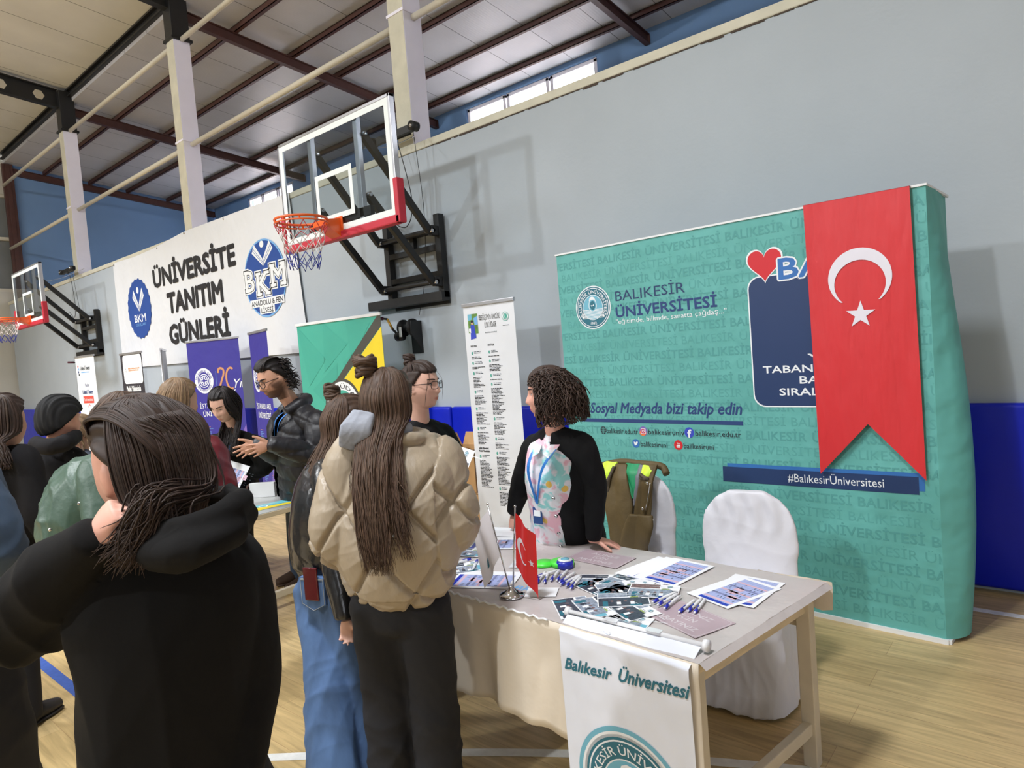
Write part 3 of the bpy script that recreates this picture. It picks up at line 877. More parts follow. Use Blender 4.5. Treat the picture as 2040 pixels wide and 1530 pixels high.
# ---- roll-up stands
def rollup(a, b_, ztop, label, art, sheet, rail=M_ALU, tilt=0.0, pole=True):
    a = np.array([*a, 0.0]); b2 = np.array([*b_, 0.0])
    d = b2 - a; wd = np.linalg.norm(d)
    t = thing('roll_up_banner', label, 'roll-up banner', tuple(a), math.atan2(d[1], d[0]), 'roll-up banners along the wall')
    s = MB(); N = 9
    V = [(wd * i / (N - 1), 0.004 * math.sin(9 * i), z) for z in np.linspace(.09, ztop - .03, 8) for i in range(N)]
    V = [(x, tilt * z / ztop + y * .3, z) for x, y, z in V]
    s.add(V, [(r * N + i, r * N + i + 1, (r + 1) * N + i + 1, (r + 1) * N + i) for r in range(7) for i in range(N - 1)], sheet, True)
    p = Print(); art(p, wd, ztop); p.clip(0.0, .09, wd, ztop - .03)
    p.into(s, lambda u, v, h: (u, tilt * v / ztop - .0018 - h * .6, v))
    s.build('printed_sheet', t)
    r = MB(); r.span((-.01, tilt - .014, ztop - .032), (wd + .01, tilt + .014, ztop), rail); r.build('top_rail', t, bevel=.004)
    r = MB(); r.span((-.01, -.06, .0), (wd + .01, .09, .09), M_ALU); r.build('base', t, bevel=.012)
    if pole:
        r = MB(); r.tube([(wd / 2, .05, .08), (wd / 2, tilt + .02, ztop - .02)], .009, M_ALU, 8); r.build('pole', t)
    return t
def lines(p, u, v, n, dv, w0, w1, h, m, L=1, jag=0.5):
    for i in range(n):
        w = w0 + (w1 - w0) * rng.rand()
        x = u
        while x < u + w:
            q = min(rng.uniform(.012, .04), u + w - x)
            p.rect(x, v - i * dv, x + q, v - i * dv + h * rng.uniform(.7, 1.0), m, L); x += q + .005
    return v - n * dv
def uskudar_seal(p, cu, cv, r, L, ink=M_DGREY, fine=True):
    p.ell(cu, cv, r * 1.12, r * 1.12, ink, L, 56); p.ell(cu, cv, r, r, M_PAPERW, L + 1, 56)
    p.ell(cu, cv, r * .66, r * .66, M_GREENB, L + 2, 48)
    p.text('ÜSKÜDAR', 0, 0, r * .17, M_INK, L + 3, w=r * 1.9, arc=(cu, cv, r * .72, 82, False), bold=.0)
    p.text('ÜNİVERSİTESİ', 0, 0, r * .15, M_INK, L + 3, w=r * 2.3, arc=(cu, cv, r * .90, 270, True))
    p.poly([(cu - .10 * r, cv - .5 * r), (cu + .16 * r, cv - .5 * r), (cu + .06 * r, cv - .12 * r), (cu + .03 * r, cv + .1 * r), (cu, cv + .34 * r), (cu - .03 * r, cv + .1 * r), (cu - .06 * r, cv - .12 * r)], M_PAPERW, L + 3)
    for i in range(5):
        p.rect(cu - .60 * r + .03 * i * r, cv + (.42 - .16 * i) * r, cu - .14 * r, cv + (.48 - .16 * i) * r, M_PAPERW, L + 3)
def art_uskudar_text(p, w, H):
    # coloured photo collage with a person in a blue coat, headline, seal
    p.poly([(.05, H - .10), (.17, H - .10), (.17, H - .28), (.14, H - .28), (.14, H - .31), (.08, H - .31), (.08, H - .27), (.05, H - .27)], M_LEAF, 1)
    p.poly([(.05, H - .10), (.10, H - .10), (.10, H - .15), (.05, H - .16)], M_SKYT, 2)
    p.poly([(.12, H - .14), (.17, H - .12), (.17, H - .2), (.13, H - .2)], M_LBLUE, 2)
    p.poly([(.08, H - .20), (.125, H - .20), (.14, H - .32), (.07, H - .33)], M_ROYAL, 3); p.ell(.10, H - .18, .014, .018, M_SKIN_INK, 4)
    p.ell(.10, H - .168, .016, .012, M_INK, 5)
    p.poly([(.055, H - .23), (.08, H - .23), (.08, H - .27), (.055, H - .26)], M_PAPERW, 4)
    p.text('DEĞİŞİMİN ÖNCÜSÜ', .20, H - .165, .045, M_DGREY, 1, w=.24)
    for k in range(3): p.rect(.185, H - .16 + .016 * k, .21, H - .155 + .016 * k, M_DGREY, 2)
    p.text('ÜSKÜDAR', .25, H - .235, .05, M_DGREY, 1, w=.14)
    p.text('#uskudaruniversitesi', .25, H - .285, .014, M_GREYT, 1, w=.14)
    uskudar_seal(p, .50, H - .155, .036, 1, M_GREENB)
    p.rect(.465, H - .235, .535, H - .230, M_GREYT, 1)
    for (u, secs) in ((.06, [(2, 0), (2, 0), (8, 0), (7, 0), (9, 0), (9, 0), (0, 1), (20, 0)]), (.27, [(1, 0), (5, 0), (1, 0), (19, 0), (9, 0), (5, 0), (20, 0), (10, 0)])):
        v = H - .40
        p.text('FAKÜLTELER' if u < .2 else 'ENSTİTÜLER', u, v, .017, M_INK, 1, w=.075, bold=.02); v -= .05
        for n_, kind in secs:
            if kind:
                p.text('Sağlık Hizmetleri', u, v - .01, .018, M_INK, 1, w=.12, bold=.03); p.text('Meslek Yüksekokulu', u, v - .036, .018, M_INK, 1, w=.13, bold=.03); v -= .075; continue
            p.ring(u + .012, v - .005, .008, .014, M_GREENB, 1, 20, asp=.7); p.rect(u + .008, v - .012, u + .014, v + .006, M_GREENB, 2)
            lines(p, u + .035, v + .004, 2, .013, .05, .10, .006, M_GREYT); v -= .045
            if n_: v = lines(p, u, v, n_, .0128, .06, .16, .0075, M_INK) - .022
            if v < .2: break
rollup((-4.27, 4.42), (-3.665, 4.42), 2.205, 'tall white roll-up packed with fine text, behind the curly-haired woman', art_uskudar_text, M_VINYLW)
def art_green(p, w, H):
    fac = [((0, H), (.5, H - .45), (.15, H - .75)), ((.5, H), (.9, H - .3), (.45, H - .6)), ((.9, H), (1.3, H - .1), (.95, H - .5)), ((.2, H - .8), (.7, H - .5), (.6, H - 1.1)),
           ((.0, H - .9), (.35, H - 1.2), (0, H - 1.6)), ((.8, H - .5), (1.1, H - .35), (.85, H - .9))]
    for f in fac: p.poly(f, M_GREEND, 1)
    x0, y0 = w * .42, H - .72
    p.poly([(w - .05, H - .03), (w, H - .03), (w, H - .14), (x0 + .12, y0), (x0, y0)], M_DGREY, 2)
    p.poly([(w, H - .15), (w, H - 1.25), (x0 + .20, H - 1.2), (x0 + .13, y0)], M_YELB, 3)
    p.poly([(w * .35, H - 1.3), (w, H - 1.25), (w, .09), (.2, .09)], M_YELB, 1)
    uskudar_seal(p, w * .50, H - 1.0, .285, 5)
rollup((-7.10, 4.47), (-5.62, 4.55), 2.262, 'wide green and yellow roll-up with a round seal, behind the topknot girls', art_green, M_GREENB, rail=M_WHITE)
def art_ibu(p, w, H, full=True):
    c = w * .28; v = H - .60
    p.ell(c, v, .17, .185, M_PAPERW, 1, 48); p.ell(c, v, .115, .125, M_PURP, 2, 40); p.ring(c, v, .088, .10, M_PAPERW, 3); p.ring(c, v, .06, .072, M_PAPERW, 3)
    p.text('İSTANBUL AREL', 0, 0, .03, M_PURP, 3, w=.36, arc=(c, v, .125, 90, False), bold=.02); p.text('ÜNİVERSİTESİ', 0, 0, .03, M_PURP, 3, w=.32, arc=(c, v, .155, 270, True), bold=.02)
    for a in range(4):
        p.stroke([(c + .055 * math.cos(a * 1.571 + .3), v + .055 * math.sin(a * 1.571 + .3)), (c + .03 * math.cos(a * 1.571 + .8), v + .03 * math.sin(a * 1.571 + .8)), (c + .055 * math.cos(a * 1.571 + 1.3), v + .055 * math.sin(a * 1.571 + 1.3))], .014, M_PAPERW, 4)
    p.rect(w * .515, v - .12, w * .519, v + .13, M_LBLUE, 1)
    p.stroke([(w * .56, v + .10), (w * .575, v + .15), (w * .62, v + .165), (w * .665, v + .14), (w * .665, v + .08), (w * .62, v - .01), (w * .565, v - .12)], .032, M_COPPER, 1)
    p.rect(w * .555, v - .145, w * .69, v - .11, M_COPPER, 1)
    A = np.radians(np.linspace(60, 290, 14))
    p.stroke([(w * .80 + .085 * math.cos(a), v + .01 + .15 * math.sin(a)) for a in A], .030, M_COPPER, 2)
    p.text('Yıl', w * .80, v - .13, .13, M_PAPERW, 3, w=.20, shear=.35, bold=-.005)
    p.stroke([(w * .80, v - .17), (w * .83, v - .19), (w * .86, v - .15)], .012, M_PAPERW, 3)
    p.text('İSTANBUL AREL', w / 2, v - .40, .070, M_PAPERW, 1, w=.66, align='C', bold=.012)
    p.text('ÜNİVERSİTESİ', w / 2, v - .52, .070, M_PAPERW, 1, w=.56, align='C', bold=.012)
    for u in (w * .18, w * .58):
        y = v - .68
        for q in range(6):
            p.rect(u, y, u + .13, y + .006, M_COPPER, 1); y = lines(p, u, y - .025, 4, .022, .08, .2, .008, M_LBLUE) - .03
    p.poly([(w, 1.0), (w, .09), (w * .45, .09), (w * .72, .6)], M_PURPL, 1); p.rect(w * .72, .30, w, .52, M_ORNG, 2)
    p.rect(w * .72, .53, w, .62, M_PAPERW, 2)
rollup((-9.92, 4.40), (-9.04, 4.74), 2.255, 'wider purple roll-up with round seal, behind the dark-haired girl at the desk', art_ibu, M_PURP)
rollup((-8.30, 4.50), (-7.50, 4.30), 2.250, 'narrow-looking purple roll-up turned sideways behind the bearded man', art_ibu, M_PURP)
def art_united(p, w, H):
    p.text('UnitedTowers', w * .24, H - .26, .075, M_GREYT, 1, w=.42, bold=.01); p.rect(w * .26, H - .31, w * .68, H - .295, M_LBLUE, 1)
    for i, m in enumerate((M_REDI, M_LBLUE, M_NAVY, M_GREYT)): p.ell(w * .12 + .02 * (i % 2), H - .19 - .05 * i, .022, .022, m, 1, 16)
    p.text('Neden', w * .5, H - .56, .06, M_NAVY, 1, w=.17, align='C'); p.text('United Towers', w * .5, H - .69, .07, M_NAVY, 1, w=.46, align='C', bold=.03)
    p.rect(w * .24, H - .86, w * .78, H - .73, M_REDI, 1); p.text('Tercih etmelisiniz', w * .5, H - .82, .05, M_PAPERW, 2, w=.38, align='C')
    for u, y in ((.30, -1.25), (.52, -.92), (.76, -1.25), (.40, -1.42), (.66, -1.42)):
        p.ring(w * u, H + y - .01, .035, .05, M_REDI, 1, 20, 200 if y < -1.3 else 20, 380 if y < -1.3 else 200)
        for k in range(3): lines(p, w * u - .06, H + y - .09 - .03 * k, 1, .02, .06, .14, .012, M_GREYT)
rollup((-13.93, 4.16), (-13.10, 4.20), 2.255, 'far white roll-up with a red box, above the dark beanie', art_united, M_VINYLW)
def art_ev(p, w, H):
    p.rrect(w * .10, H - .50, w * .97, H - .04, .07, M_PAPERW, 1); p.ring(w * .22, H - .28, .02, .03, M_GREYT, 2, asp=.5, n=20)
    for k in range(2): lines(p, w * .33, H - .27 - .03 * k, 1, .02, .40, .46, .026, M_COPPER, 2)
    p.text('Meslek Yüksekokulu', w * .5, H - .62, .085, M_PAPERW, 1, w=.56, align='C', bold=.03)
    # a car seen from the front, drawn in white lines
    c, v = w * .55, H - 1.0
    p.stroke([(c - .24, v - .1), (c - .20, v + .12), (c - .12, v + .24), (c, v + .27), (c + .12, v + .24), (c + .20, v + .12), (c + .24, v - .1)], .016, M_GREYT, 1)
    p.stroke([(c - .14, v + .22), (c, v + .26), (c + .14, v + .22)], .025, M_PAPERW, 2)
    p.stroke([(c - .26, v - .22), (c - .22, v - .06), (c, v - .02), (c + .22, v - .06), (c + .26, v - .22)], .022, M_PAPERW, 2)
    p.stroke([(c - .25, v - .20), (c - .10, v - .26), (c + .10, v - .26), (c + .25, v - .20)], .03, M_PAPERW, 2)
    p.stroke([(c - .12, v - .24), (c - .06, v - .42), (c + .06, v - .42), (c + .12, v - .24)], .018, M_PAPERW, 2)
    p.stroke([(c - .28, v - .3), (c - .16, v - .46), (c + .16, v - .46), (c + .28, v - .3)], .012, M_GREYT, 2)
    p.ell(c, v - .30, .014, .03, M_PAPERW, 3, 16)
    p.poly([(0, H - .62), (.07, H - 1.6), (.0, H - 1.6)], M_MAG, 1)
rollup((-11.90, 4.20), (-11.04, 4.20), 2.19, 'far black roll-up with a white car drawing and magenta edge', art_ev, M_DARKB)
M_BACKF = mat('grey_banner_back', (176, 176, 180), 0.6, var=0.02)
def art_back(p, w, H): p.rect(0, 0, w, H, M_BACKF, 1)
rollup((-10.62, 4.32), (-11.37, 4.70), 2.20, 'plain grey roll-up seen edge-on with a slanting support pole, beside the black roll-up', art_back, M_BACKF, pole=False)
t_ = [o for o in COL.objects if o.name.startswith('roll_up_banner')][-1]
r = MB(); r.tube([(.03, 0.0, 2.17), (-.52, -.02, .1)], .018, M_ALU, 8); r.build('pole', t_)

# ---- teal backdrop wall with printed artwork
BD0 = np.array([-0.565, 4.087, 0.0]); BDD = np.array([0.99739, -0.0722, 0.0])
bdang = math.atan2(BDD[1], BDD[0])
t = thing('backdrop_stand', 'teal pop-up backdrop wall printed with university lettering, behind the white chairs', 'backdrop', tuple(BD0), bdang)
def bdz(u): return 2.435 - .0087 * u
s = MB(); N = 30; R_ = 16
V = [(-2.512 + 2.512 * i / (N - 1), 0.0, .025 + (bdz(-2.512 + 2.512 * i / (N - 1)) - .025) * k / R_) for k in range(R_ + 1) for i in range(N)]
s.add(V, [(k * N + i, k * N + i + 1, (k + 1) * N + i + 1, (k + 1) * N + i) for k in range(R_) for i in range(N - 1)], M_TEAL, True)
# rounded right end, bulging where the fabric is stretched, and the far left end
nz = 24
def bulge(z): return 0.010 + 0.115 * math.sin(math.pi * min(1, max(0, (2.43 - z) / 3.1))) ** 1.3
V = []; prof = 9
for k in range(nz + 1):
    z = .025 + (2.41) * k / nz
    for j in range(prof):
        a = j / (prof - 1)
        V.append((bulge(z) * math.sin(math.pi * min(1, a * 1.15 + .0)) ** .7 * 1.0 + .02 * a, .33 * a, z - .03 * a * (k / nz)))
s.add(V, [(k * prof + j, k * prof + j + 1, (k + 1) * prof + j + 1, (k + 1) * prof + j) for k in range(nz) for j in range(prof - 1)], M_TEAL, True)
s.add([(-2.512, 0, .025), (-2.512, .33, .025), (-2.512, .33, 2.45), (-2.512, 0, 2.45)], [(0, 1, 2, 3)], M_TEAL)
s.add([(-2.512, .33, .025), (0.02, .33, .025), (0.02, .33, 2.40), (-2.512, .33, 2.43)], [(0, 3, 2, 1)], M_TEAL)
s.add([(-2.512, 0, 2.455), (0, 0, 2.43), (.02, .33, 2.40), (-2.512, .33, 2.43)], [(0, 1, 2, 3)], M_TEAL)
p = Print()
row = 0
v = 2.335
while v > .06:
    x = -2.5 - (.62 if row % 2 == 0 else .0) + .03 * (row % 3) - .3 * (row % 5 == 3)
    m_ = M_TEALD2 if row % 2 == 0 else M_TEALD
    bo = .018 if row % 2 == 0 else .0
    while x < 0:
        for wd_, ww in (('BALIKESİR', .375), ('ÜNİVERSİTESİ', .56)):
            if x + ww > -2.51 and x < -.005:
                V_, F_ = text_mesh(wd_, bo)
                p.text(wd_, x, v, .055, m_, 1, w=ww, bold=bo)
            x += ww + .035
    v -= .0905; row += 1
p.clip(-2.51, .03, -.004, 2.44)
bau_emblem(p, -2.19, 2.022, .162, 3)
p.text('BALIKESİR', -1.982, 2.047, .072, M_CARD, 3, w=.565)
p.text('ÜNİVERSİTESİ', -1.985, 1.930, .072, M_NAVY, 3, w=.79, bold=.03)
p.text('"eğitimde, bilimde, sanatta çağdaş..."', -1.990, 1.880, .034, M_PAPERW, 3, w=.86)
# navy card with rounded corners (its code square left plain), heart and blue title
p.rrect(-.985, 1.275, -.08, 2.085, .075, M_PAPERW, 3); p.rrect(-.977, 1.283, -.088, 2.077, .07, M_CARD, 4)
p.text('YKS', -.640, 1.547, .046, M_PAPERW, 5, w=.22, bold=.025)
p.text('TABAN PUANLARI', -.914, 1.486, .043, M_PAPERW, 5, w=.76, bold=.025)
p.text('BAŞARI', -.694, 1.418, .043, M_PAPERW, 5, w=.31, bold=.025)
p.text('SIRALAMALARI', -.819, 1.347, .043, M_PAPERW, 5, w=.62, bold=.025)
for g, m_, L_ in ((.010, M_PAPERW, 6), (.0, M_HEART, 7)):
    pts = []
    for i in range(48):
        a = 2 * math.pi * i / 48
        hx = 16 * math.sin(a) ** 3; hy = 13 * math.cos(a) - 5 * math.cos(2 * a) - 2 * math.cos(3 * a) - math.cos(4 * a)
        pts.append((-.868 + hx * (.105 + g) / 16, 2.142 + (hy + 2.5) * (.098 + g) / 14.5))
    p.poly(pts, m_, L_)
p.outlined('BAÜN', -.782, 2.050, .122, M_PAPERW, 8, .62, .014, .03); p.text('BAÜN', -.782, 2.050, .122, M_BLUEB, 9, w=.62, bold=.03)
p.text('Sosyal Medyada bizi takip edin', -2.285, 1.226, .078, M_NAVY, 3, w=1.21, shear=.22, bold=.022)
p.rect(-2.375, 1.156, -1.066, 1.182, M_NAVY, 3)
# small web icons
def lettered(t, u, v, w): p.text(t, u, v - .018, .036, M_GREYT, 4, w=w, bold=.008)
c = (-2.174, 1.094)
p.ell(*c, .027, .030, M_GREYT, 3, 28)
for k in (-.5, 0, .5): p.rect(c[0] - .024, c[1] + k * .03 - .002, c[0] + .024, c[1] + k * .03 + .002, M_TEAL, 4)
p.ring(*c, .018, .022, M_TEAL, 4, asp=.45, n=24); p.rect(c[0] - .002, c[1] - .029, c[0] + .002, c[1] + .029, M_TEAL, 4)
lettered('balikesir.edu.tr', -2.143, 1.092, .275)
c = (-1.82, 1.097)
p.ell(*c, .034, .034, M_PURPL, 3, 30); p.ell(c[0] - .004, c[1] - .012, .028, .021, M_ORNG, 4, 24); p.rrect(c[0] - .02, c[1] - .02, c[0] + .02, c[1] + .02, .006, M_PAPERW, 5); p.rrect(c[0] - .016, c[1] - .016, c[0] + .016, c[1] + .016, .004, M_MAG, 6)
p.ring(*c, .006, .010, M_PAPERW, 7, 20); p.ell(c[0] + .011, c[1] + .011, .0022, .0022, M_PAPERW, 7, 10)
lettered('balikesiruniv', -1.778, 1.095, .287)
c = (-1.453, 1.098); p.ell(*c, .036, .036, M_ROYAL, 3, 30); p.text('f', c[0] - .012, c[1] - .032, .052, M_PAPERW, 4, w=.026, bold=.05)
lettered('balikesir.edu.tr', -1.407, 1.096, .322)
c = (-1.890, 1.005); p.ell(*c, .031, .032, M_BLUEB, 3, 30)
p.poly([(c[0] + .018, c[1] + .012), (c[0] + .010, c[1] + .012), (c[0] + .004, c[1] + .014), (c[0], c[1] + .006), (c[0] - .017, c[1] + .014), (c[0] - .016, c[1] - .002), (c[0] - .010, c[1] - .009), (c[0] - .018, c[1] - .012), (c[0] - .004, c[1] - .015), (c[0] + .010, c[1] - .006), (c[0] + .014, c[1] + .004)], M_PAPERW, 4)
lettered('balikesiruni', -1.850, 1.004, .220)
c = (-1.543, 1.008); p.ell(*c, .034, .034, M_HEART, 3, 30); p.rrect(c[0] - .014, c[1] - .018, c[0] + .014, c[1] + .002, .005, M_PAPERW, 4); p.text('You', c[0], c[1] + .006, .012, M_PAPERW, 4, w=.022, align='C', bold=.02); p.text('Tube', c[0], c[1] - .013, .009, M_HEART, 5, w=.022, align='C')
lettered('balikesiruni', -1.502, 1.006, .222)
p.poly([(-1.191, .800), (-.066, .822), (-.066, .920), (-1.191, .905)], M_BLUEB, 3)
p.poly([(-1.226, .783), (-.094, .801), (-.094, .898), (-1.224, .882)], M_CARD, 4)
p.text('#BalıkesirÜniversitesi', -.800, .816, .050, M_PAPERW, 5, w=.535, rot=1.0)
p.into(s, lambda u, v, h: (u, -.0006 - h * .6, v))
s.build('printed_fabric', t)
r = MB()
r.span((-2.52, -.012, .0), (.012, .012, .026), M_WHITE); r.span((.0, 0, 0), (.025, .33, .024), M_WHITE)
r.build('edge_profile', t); r = MB()
r.bar((-2.52, .0, bdz(-2.512) + .004), (0.006, 0, bdz(0) + .004), .016, .012, M_WHITE); r.bar((0, 0, bdz(0) + .004), (.03, .33, bdz(0) - .03), .012, .012, M_WHITE)
r.build('edge_profile', t)
r = MB()
for u in (-2.45, -1.25, -.06): r.tube([(u, .30, .03), (u, .30, 2.38)], .012, M_ALU, 8)
r.build('frame', t)

# ---- swallow-tailed red flag hung over the backdrop
t = thing('swallowtail_flag', 'red swallow-tailed flag with white crescent and star hanging over the backdrop', 'flag', tuple(BD0), bdang)
s = MB()
def fl(u, v, h=0.0): return (u, -.030 - h - .010 * math.sin((u + .6) * 9) * max(0, (2.44 - v)) * .35 - .004, v)
def edge(f):     # f 0..1 across at top / bottom
    return -.608 + f * .545
N = 20
top_ = 2.452; Vs = []; rows = 14
for k in range(rows + 1):
    for i in range(N + 1):
        f = i / N; u0 = -.608 + .542 * f; u1 = -.592 + .540 * f
        zb = .885 + .30 * (1 - abs(2 * f - 1)) + .012 * f
        g = k / rows; z = top_ - .010 * f - (top_ - zb) * g
        Vs.append(fl(u0 + (u1 - u0) * g, z))
s.add(Vs, [(k * (N + 1) + i, (k + 1) * (N + 1) + i, (k + 1) * (N + 1) + i + 1, k * (N + 1) + i + 1) for k in range(rows) for i in range(N)], M_FLAG, True)
p = Print()
A1 = np.radians(np.linspace(-52, 232, 50)); cx, cy = -.328, 2.000; r1 = .163; c2 = (cx, cy - .034); r2 = .131
o1 = [(cx + r1 * math.cos(a), cy + r1 * math.sin(a)) for a in A1]
o2 = [(c2[0] + r2 * math.cos(a), c2[1] + r2 * math.sin(a)) for a in A1]
o2[0] = o1[0]; o2[-1] = o1[-1]
p.mesh(o1 + o2, [(i, i + 1, 50 + i + 1, 50 + i) for i in range(49)], M_FLAGW, 1)
p.star(-.330, 1.796, .078, M_FLAGW, 1, rot=88)
p.into(s, lambda u, v, h: (fl(u, v)[0], fl(u, v)[1] - .004, v))
s.add([(-.61, -.036, 2.452), (-.066, -.036, 2.442), (-.064, .10, 2.446), (-.608, .10, 2.456)], [(0, 3, 2, 1)], M_FLAG)
s.build('flag_cloth', t)
# ================================================================== TABLES AND WHAT LIES ON THEM
M_WOOD = mat('pale_wood', (214, 196, 164), 0.55, var=0.10, vscale=5, bump=0.1, bscale=30, stretch=(6, 1, 6))
M_LEGP = mat('cream_leg_paint', (206, 194, 172), 0.5, var=0.06, vscale=8, bump=0.08, bscale=40)
M_CLOTH = mat('grey_beige_tablecloth', (192, 184, 182), 0.4, var=0.03, vscale=4, bump=0.25, bscale=9, coat=0.15)
M_CLOTHD = mat('beige_table_skirt', (222, 210, 192), 0.75, var=0.04, vscale=4, bump=0.15, bscale=8)
M_PAPER = mat('white_paper', (236, 238, 242), 0.6, var=0.01)
M_BPEN = mat('blue_plastic', (36, 48, 176), 0.3, var=0.03)
M_PENW = mat('white_pen_plastic', (234, 235, 238), 0.3, var=0.01)
M_SHEETBLUE = mat('pale_blue_print', (166, 178, 222), 0.6, var=0.05, vscale=60)
M_SHEETPINK = mat('pale_pink_print', (216, 180, 196), 0.6, var=0.05, vscale=60)
M_SHEETV = mat('grey_violet_print', (128, 134, 178), 0.6, var=0.1, vscale=60)
M_SIGN = mat('faded_mauve_sign', (176, 156, 164), 0.45, var=0.05, vscale=10)
M_SIGNT = mat('faded_sign_lettering', (204, 196, 200), 0.45, var=0.02)
M_PHOTO1 = mat('photo_dark_ink', (66, 70, 84), 0.4, var=0.5, vscale=90)
M_PHOTO2 = mat('photo_grey_ink', (142, 152, 168), 0.4, var=0.5, vscale=70)
M_PHOTO3 = mat('photo_brown_ink', (122, 96, 96), 0.4, var=0.5, vscale=90)
M_LIME = mat('lime_ink', (172, 196, 112), 0.5, var=0.05)
M_NEON = mat('neon_green_plastic', (84, 236, 74), 0.4, var=0.03)

FR = np.array([-.915, 1.861]); BR = np.array([-.775, 2.73]); E1 = np.array([-.9984, .0572])
LEN = 1.78
FL = FR + LEN * E1; BL = BR + LEN * E1
TZ = 0.735
tb_ = thing('trestle_table', 'long pale wooden table with cream legs in front of the white covered chairs', 'table', (*FR, 0))
def slab(mb, q, z0, z1, m, sh):
    V = [(*(np.array(p) - sh), z) for z in (z0, z1) for p in q]
    mb.add(V, [(3, 2, 1, 0), (4, 5, 6, 7), (0, 1, 5, 4), (1, 2, 6, 5), (2, 3, 7, 6), (3, 0, 4, 7)], m)
b = MB(); slab(b, [FR, BR, BL, FL], TZ - .032, TZ, M_WOOD, FR); b.build('tabletop', tb_, bevel=.003)
ins = lambda p, a, c: p + a * E1 + c * np.array([.16, .987])
legs = [ins(FR, .06, .06), ins(BR, .06, -.06), ins(FL, -.06, .06), ins(BL, -.06, -.06)]
for l in legs:
    b = MB(); c = l - FR; b.bar((c[0], c[1], 0), (c[0], c[1], TZ - .032), .055, .055, M_LEGP, up=(*E1, 0)); b.build('leg', tb_, bevel=.004)
for a, c, z in ((0, 1, .16), (2, 3, .16)):
    b = MB(); b.bar((*(legs[a] - FR), z), (*(legs[c] - FR), z), .035, .05, M_LEGP); b.build('stretcher', tb_, bevel=.004)
b = MB(); b.bar((*(legs[1] - FR), .60), (*(legs[3] - FR), .60), .022, .07, M_LEGP); b.bar((*(legs[0] - FR), TZ - .07), (*(legs[1] - FR), TZ - .07), .025, .07, M_WOOD); b.build('apron', tb_, bevel=.003)
# cloth: flat on the top, a narrow fold over the sides, long drop at the front
cl = thing('tablecloth', 'greyish beige cloth with clear cover over the long table, dropping at the front', 'tablecloth', (*FR, TZ))
b = MB(); n1, n2 = 40, 20; e = .004
def tp(a, c): return FR + (FL - FR) * a + ((BR - FR) * (1 - a) + (BL - FL) * a) * c
V = []
for j in range(n2 + 1):
    for i in range(n1 + 1):
        p_ = tp(i / n1 * 1.004 - .002, j / n2 * 1.006 - .003) - FR
        V.append((p_[0], p_[1], .004 + .0012 * math.sin(i * 1.1 + j * .7) + .001 * math.sin(j * 2.1)))
b.add(V, [(j * (n1 + 1) + i, (j + 1) * (n1 + 1) + i, (j + 1) * (n1 + 1) + i + 1, j * (n1 + 1) + i + 1) for j in range(n2) for i in range(n1)], M_CLOTH, True)
b.build('top_cover', cl)
b = MB(); V = []; nr = 14
for k in range(nr + 1):
    f = k / nr
    for i in range(n1 * 2 + 1):
        a = i / (n1 * 2) * 1.003 - .0015
        p_ = tp(a, 0) - FR
        z = .004 - f * (.43 + .015 * math.sin(a * 9)) if a > -.1 else 0
        if a < .035: z = .004 - f * .62
        calm = min(1, max(0, (a - .33) / .06))
        out = .004 + (.008 + calm * (.006 + .016 * math.sin(a * 31 + .4) + .010 * math.sin(a * 67))) * f + (.004 if k == 1 else 0)
        V.append((p_[0] - .057 * out, p_[1] - out, z))
m1 = n1 * 2 + 1
b.add(V, [(k * m1 + i, k * m1 + i + 1, (k + 1) * m1 + i + 1, (k + 1) * m1 + i) for k in range(nr) for i in range(m1 - 1)], M_CLOTHD, True)
o = b.build('front_drop', cl); sm = o.modifiers.new('thickness', 'SOLIDIFY'); sm.thickness = .0015
b = MB(); V = []
for k in range(80):
    a = k / 79 * .64 + .34; p_ = tp(a, 0) - FR
    V.append((p_[0], p_[1] - .010 - .003 * math.sin(k * 2.3), .006 + .004 * math.sin(k * 1.7)))
b.tube(V, .0045, M_PAPER, 6); b.build('ruffled_hem', cl)
b = MB()                       # fold over the right end and the flap at the back corner
V = []
for k in range(5):
    for i in range(17):
        c = i / 16; p_ = tp(-.002 - .002 * k, c) - FR; V.append((p_[0] + .002 * k, p_[1], .004 - .0045 * k))
b.add(V, [(k * 17 + i, (k + 1) * 17 + i, (k + 1) * 17 + i + 1, k * 17 + i + 1) for k in range(4) for i in range(16)], M_CLOTH, True)
V = []
for k in range(6):
    for i in range(7):
        p_ = BR - FR + E1 * (.30 * i / 6 * (1 - .15 * k / 5) - .02)
        V.append((p_[0], p_[1] + .012 + .006 * math.sin(i + k), .004 - .022 * k * (1 + .12 * math.sin(i * 1.3))))
b.add(V, [(k * 7 + i, k * 7 + i + 1, (k + 1) * 7 + i + 1, (k + 1) * 7 + i) for k in range(5) for i in range(6)], M_CLOTHD, True)
b.build('side_fold', cl)

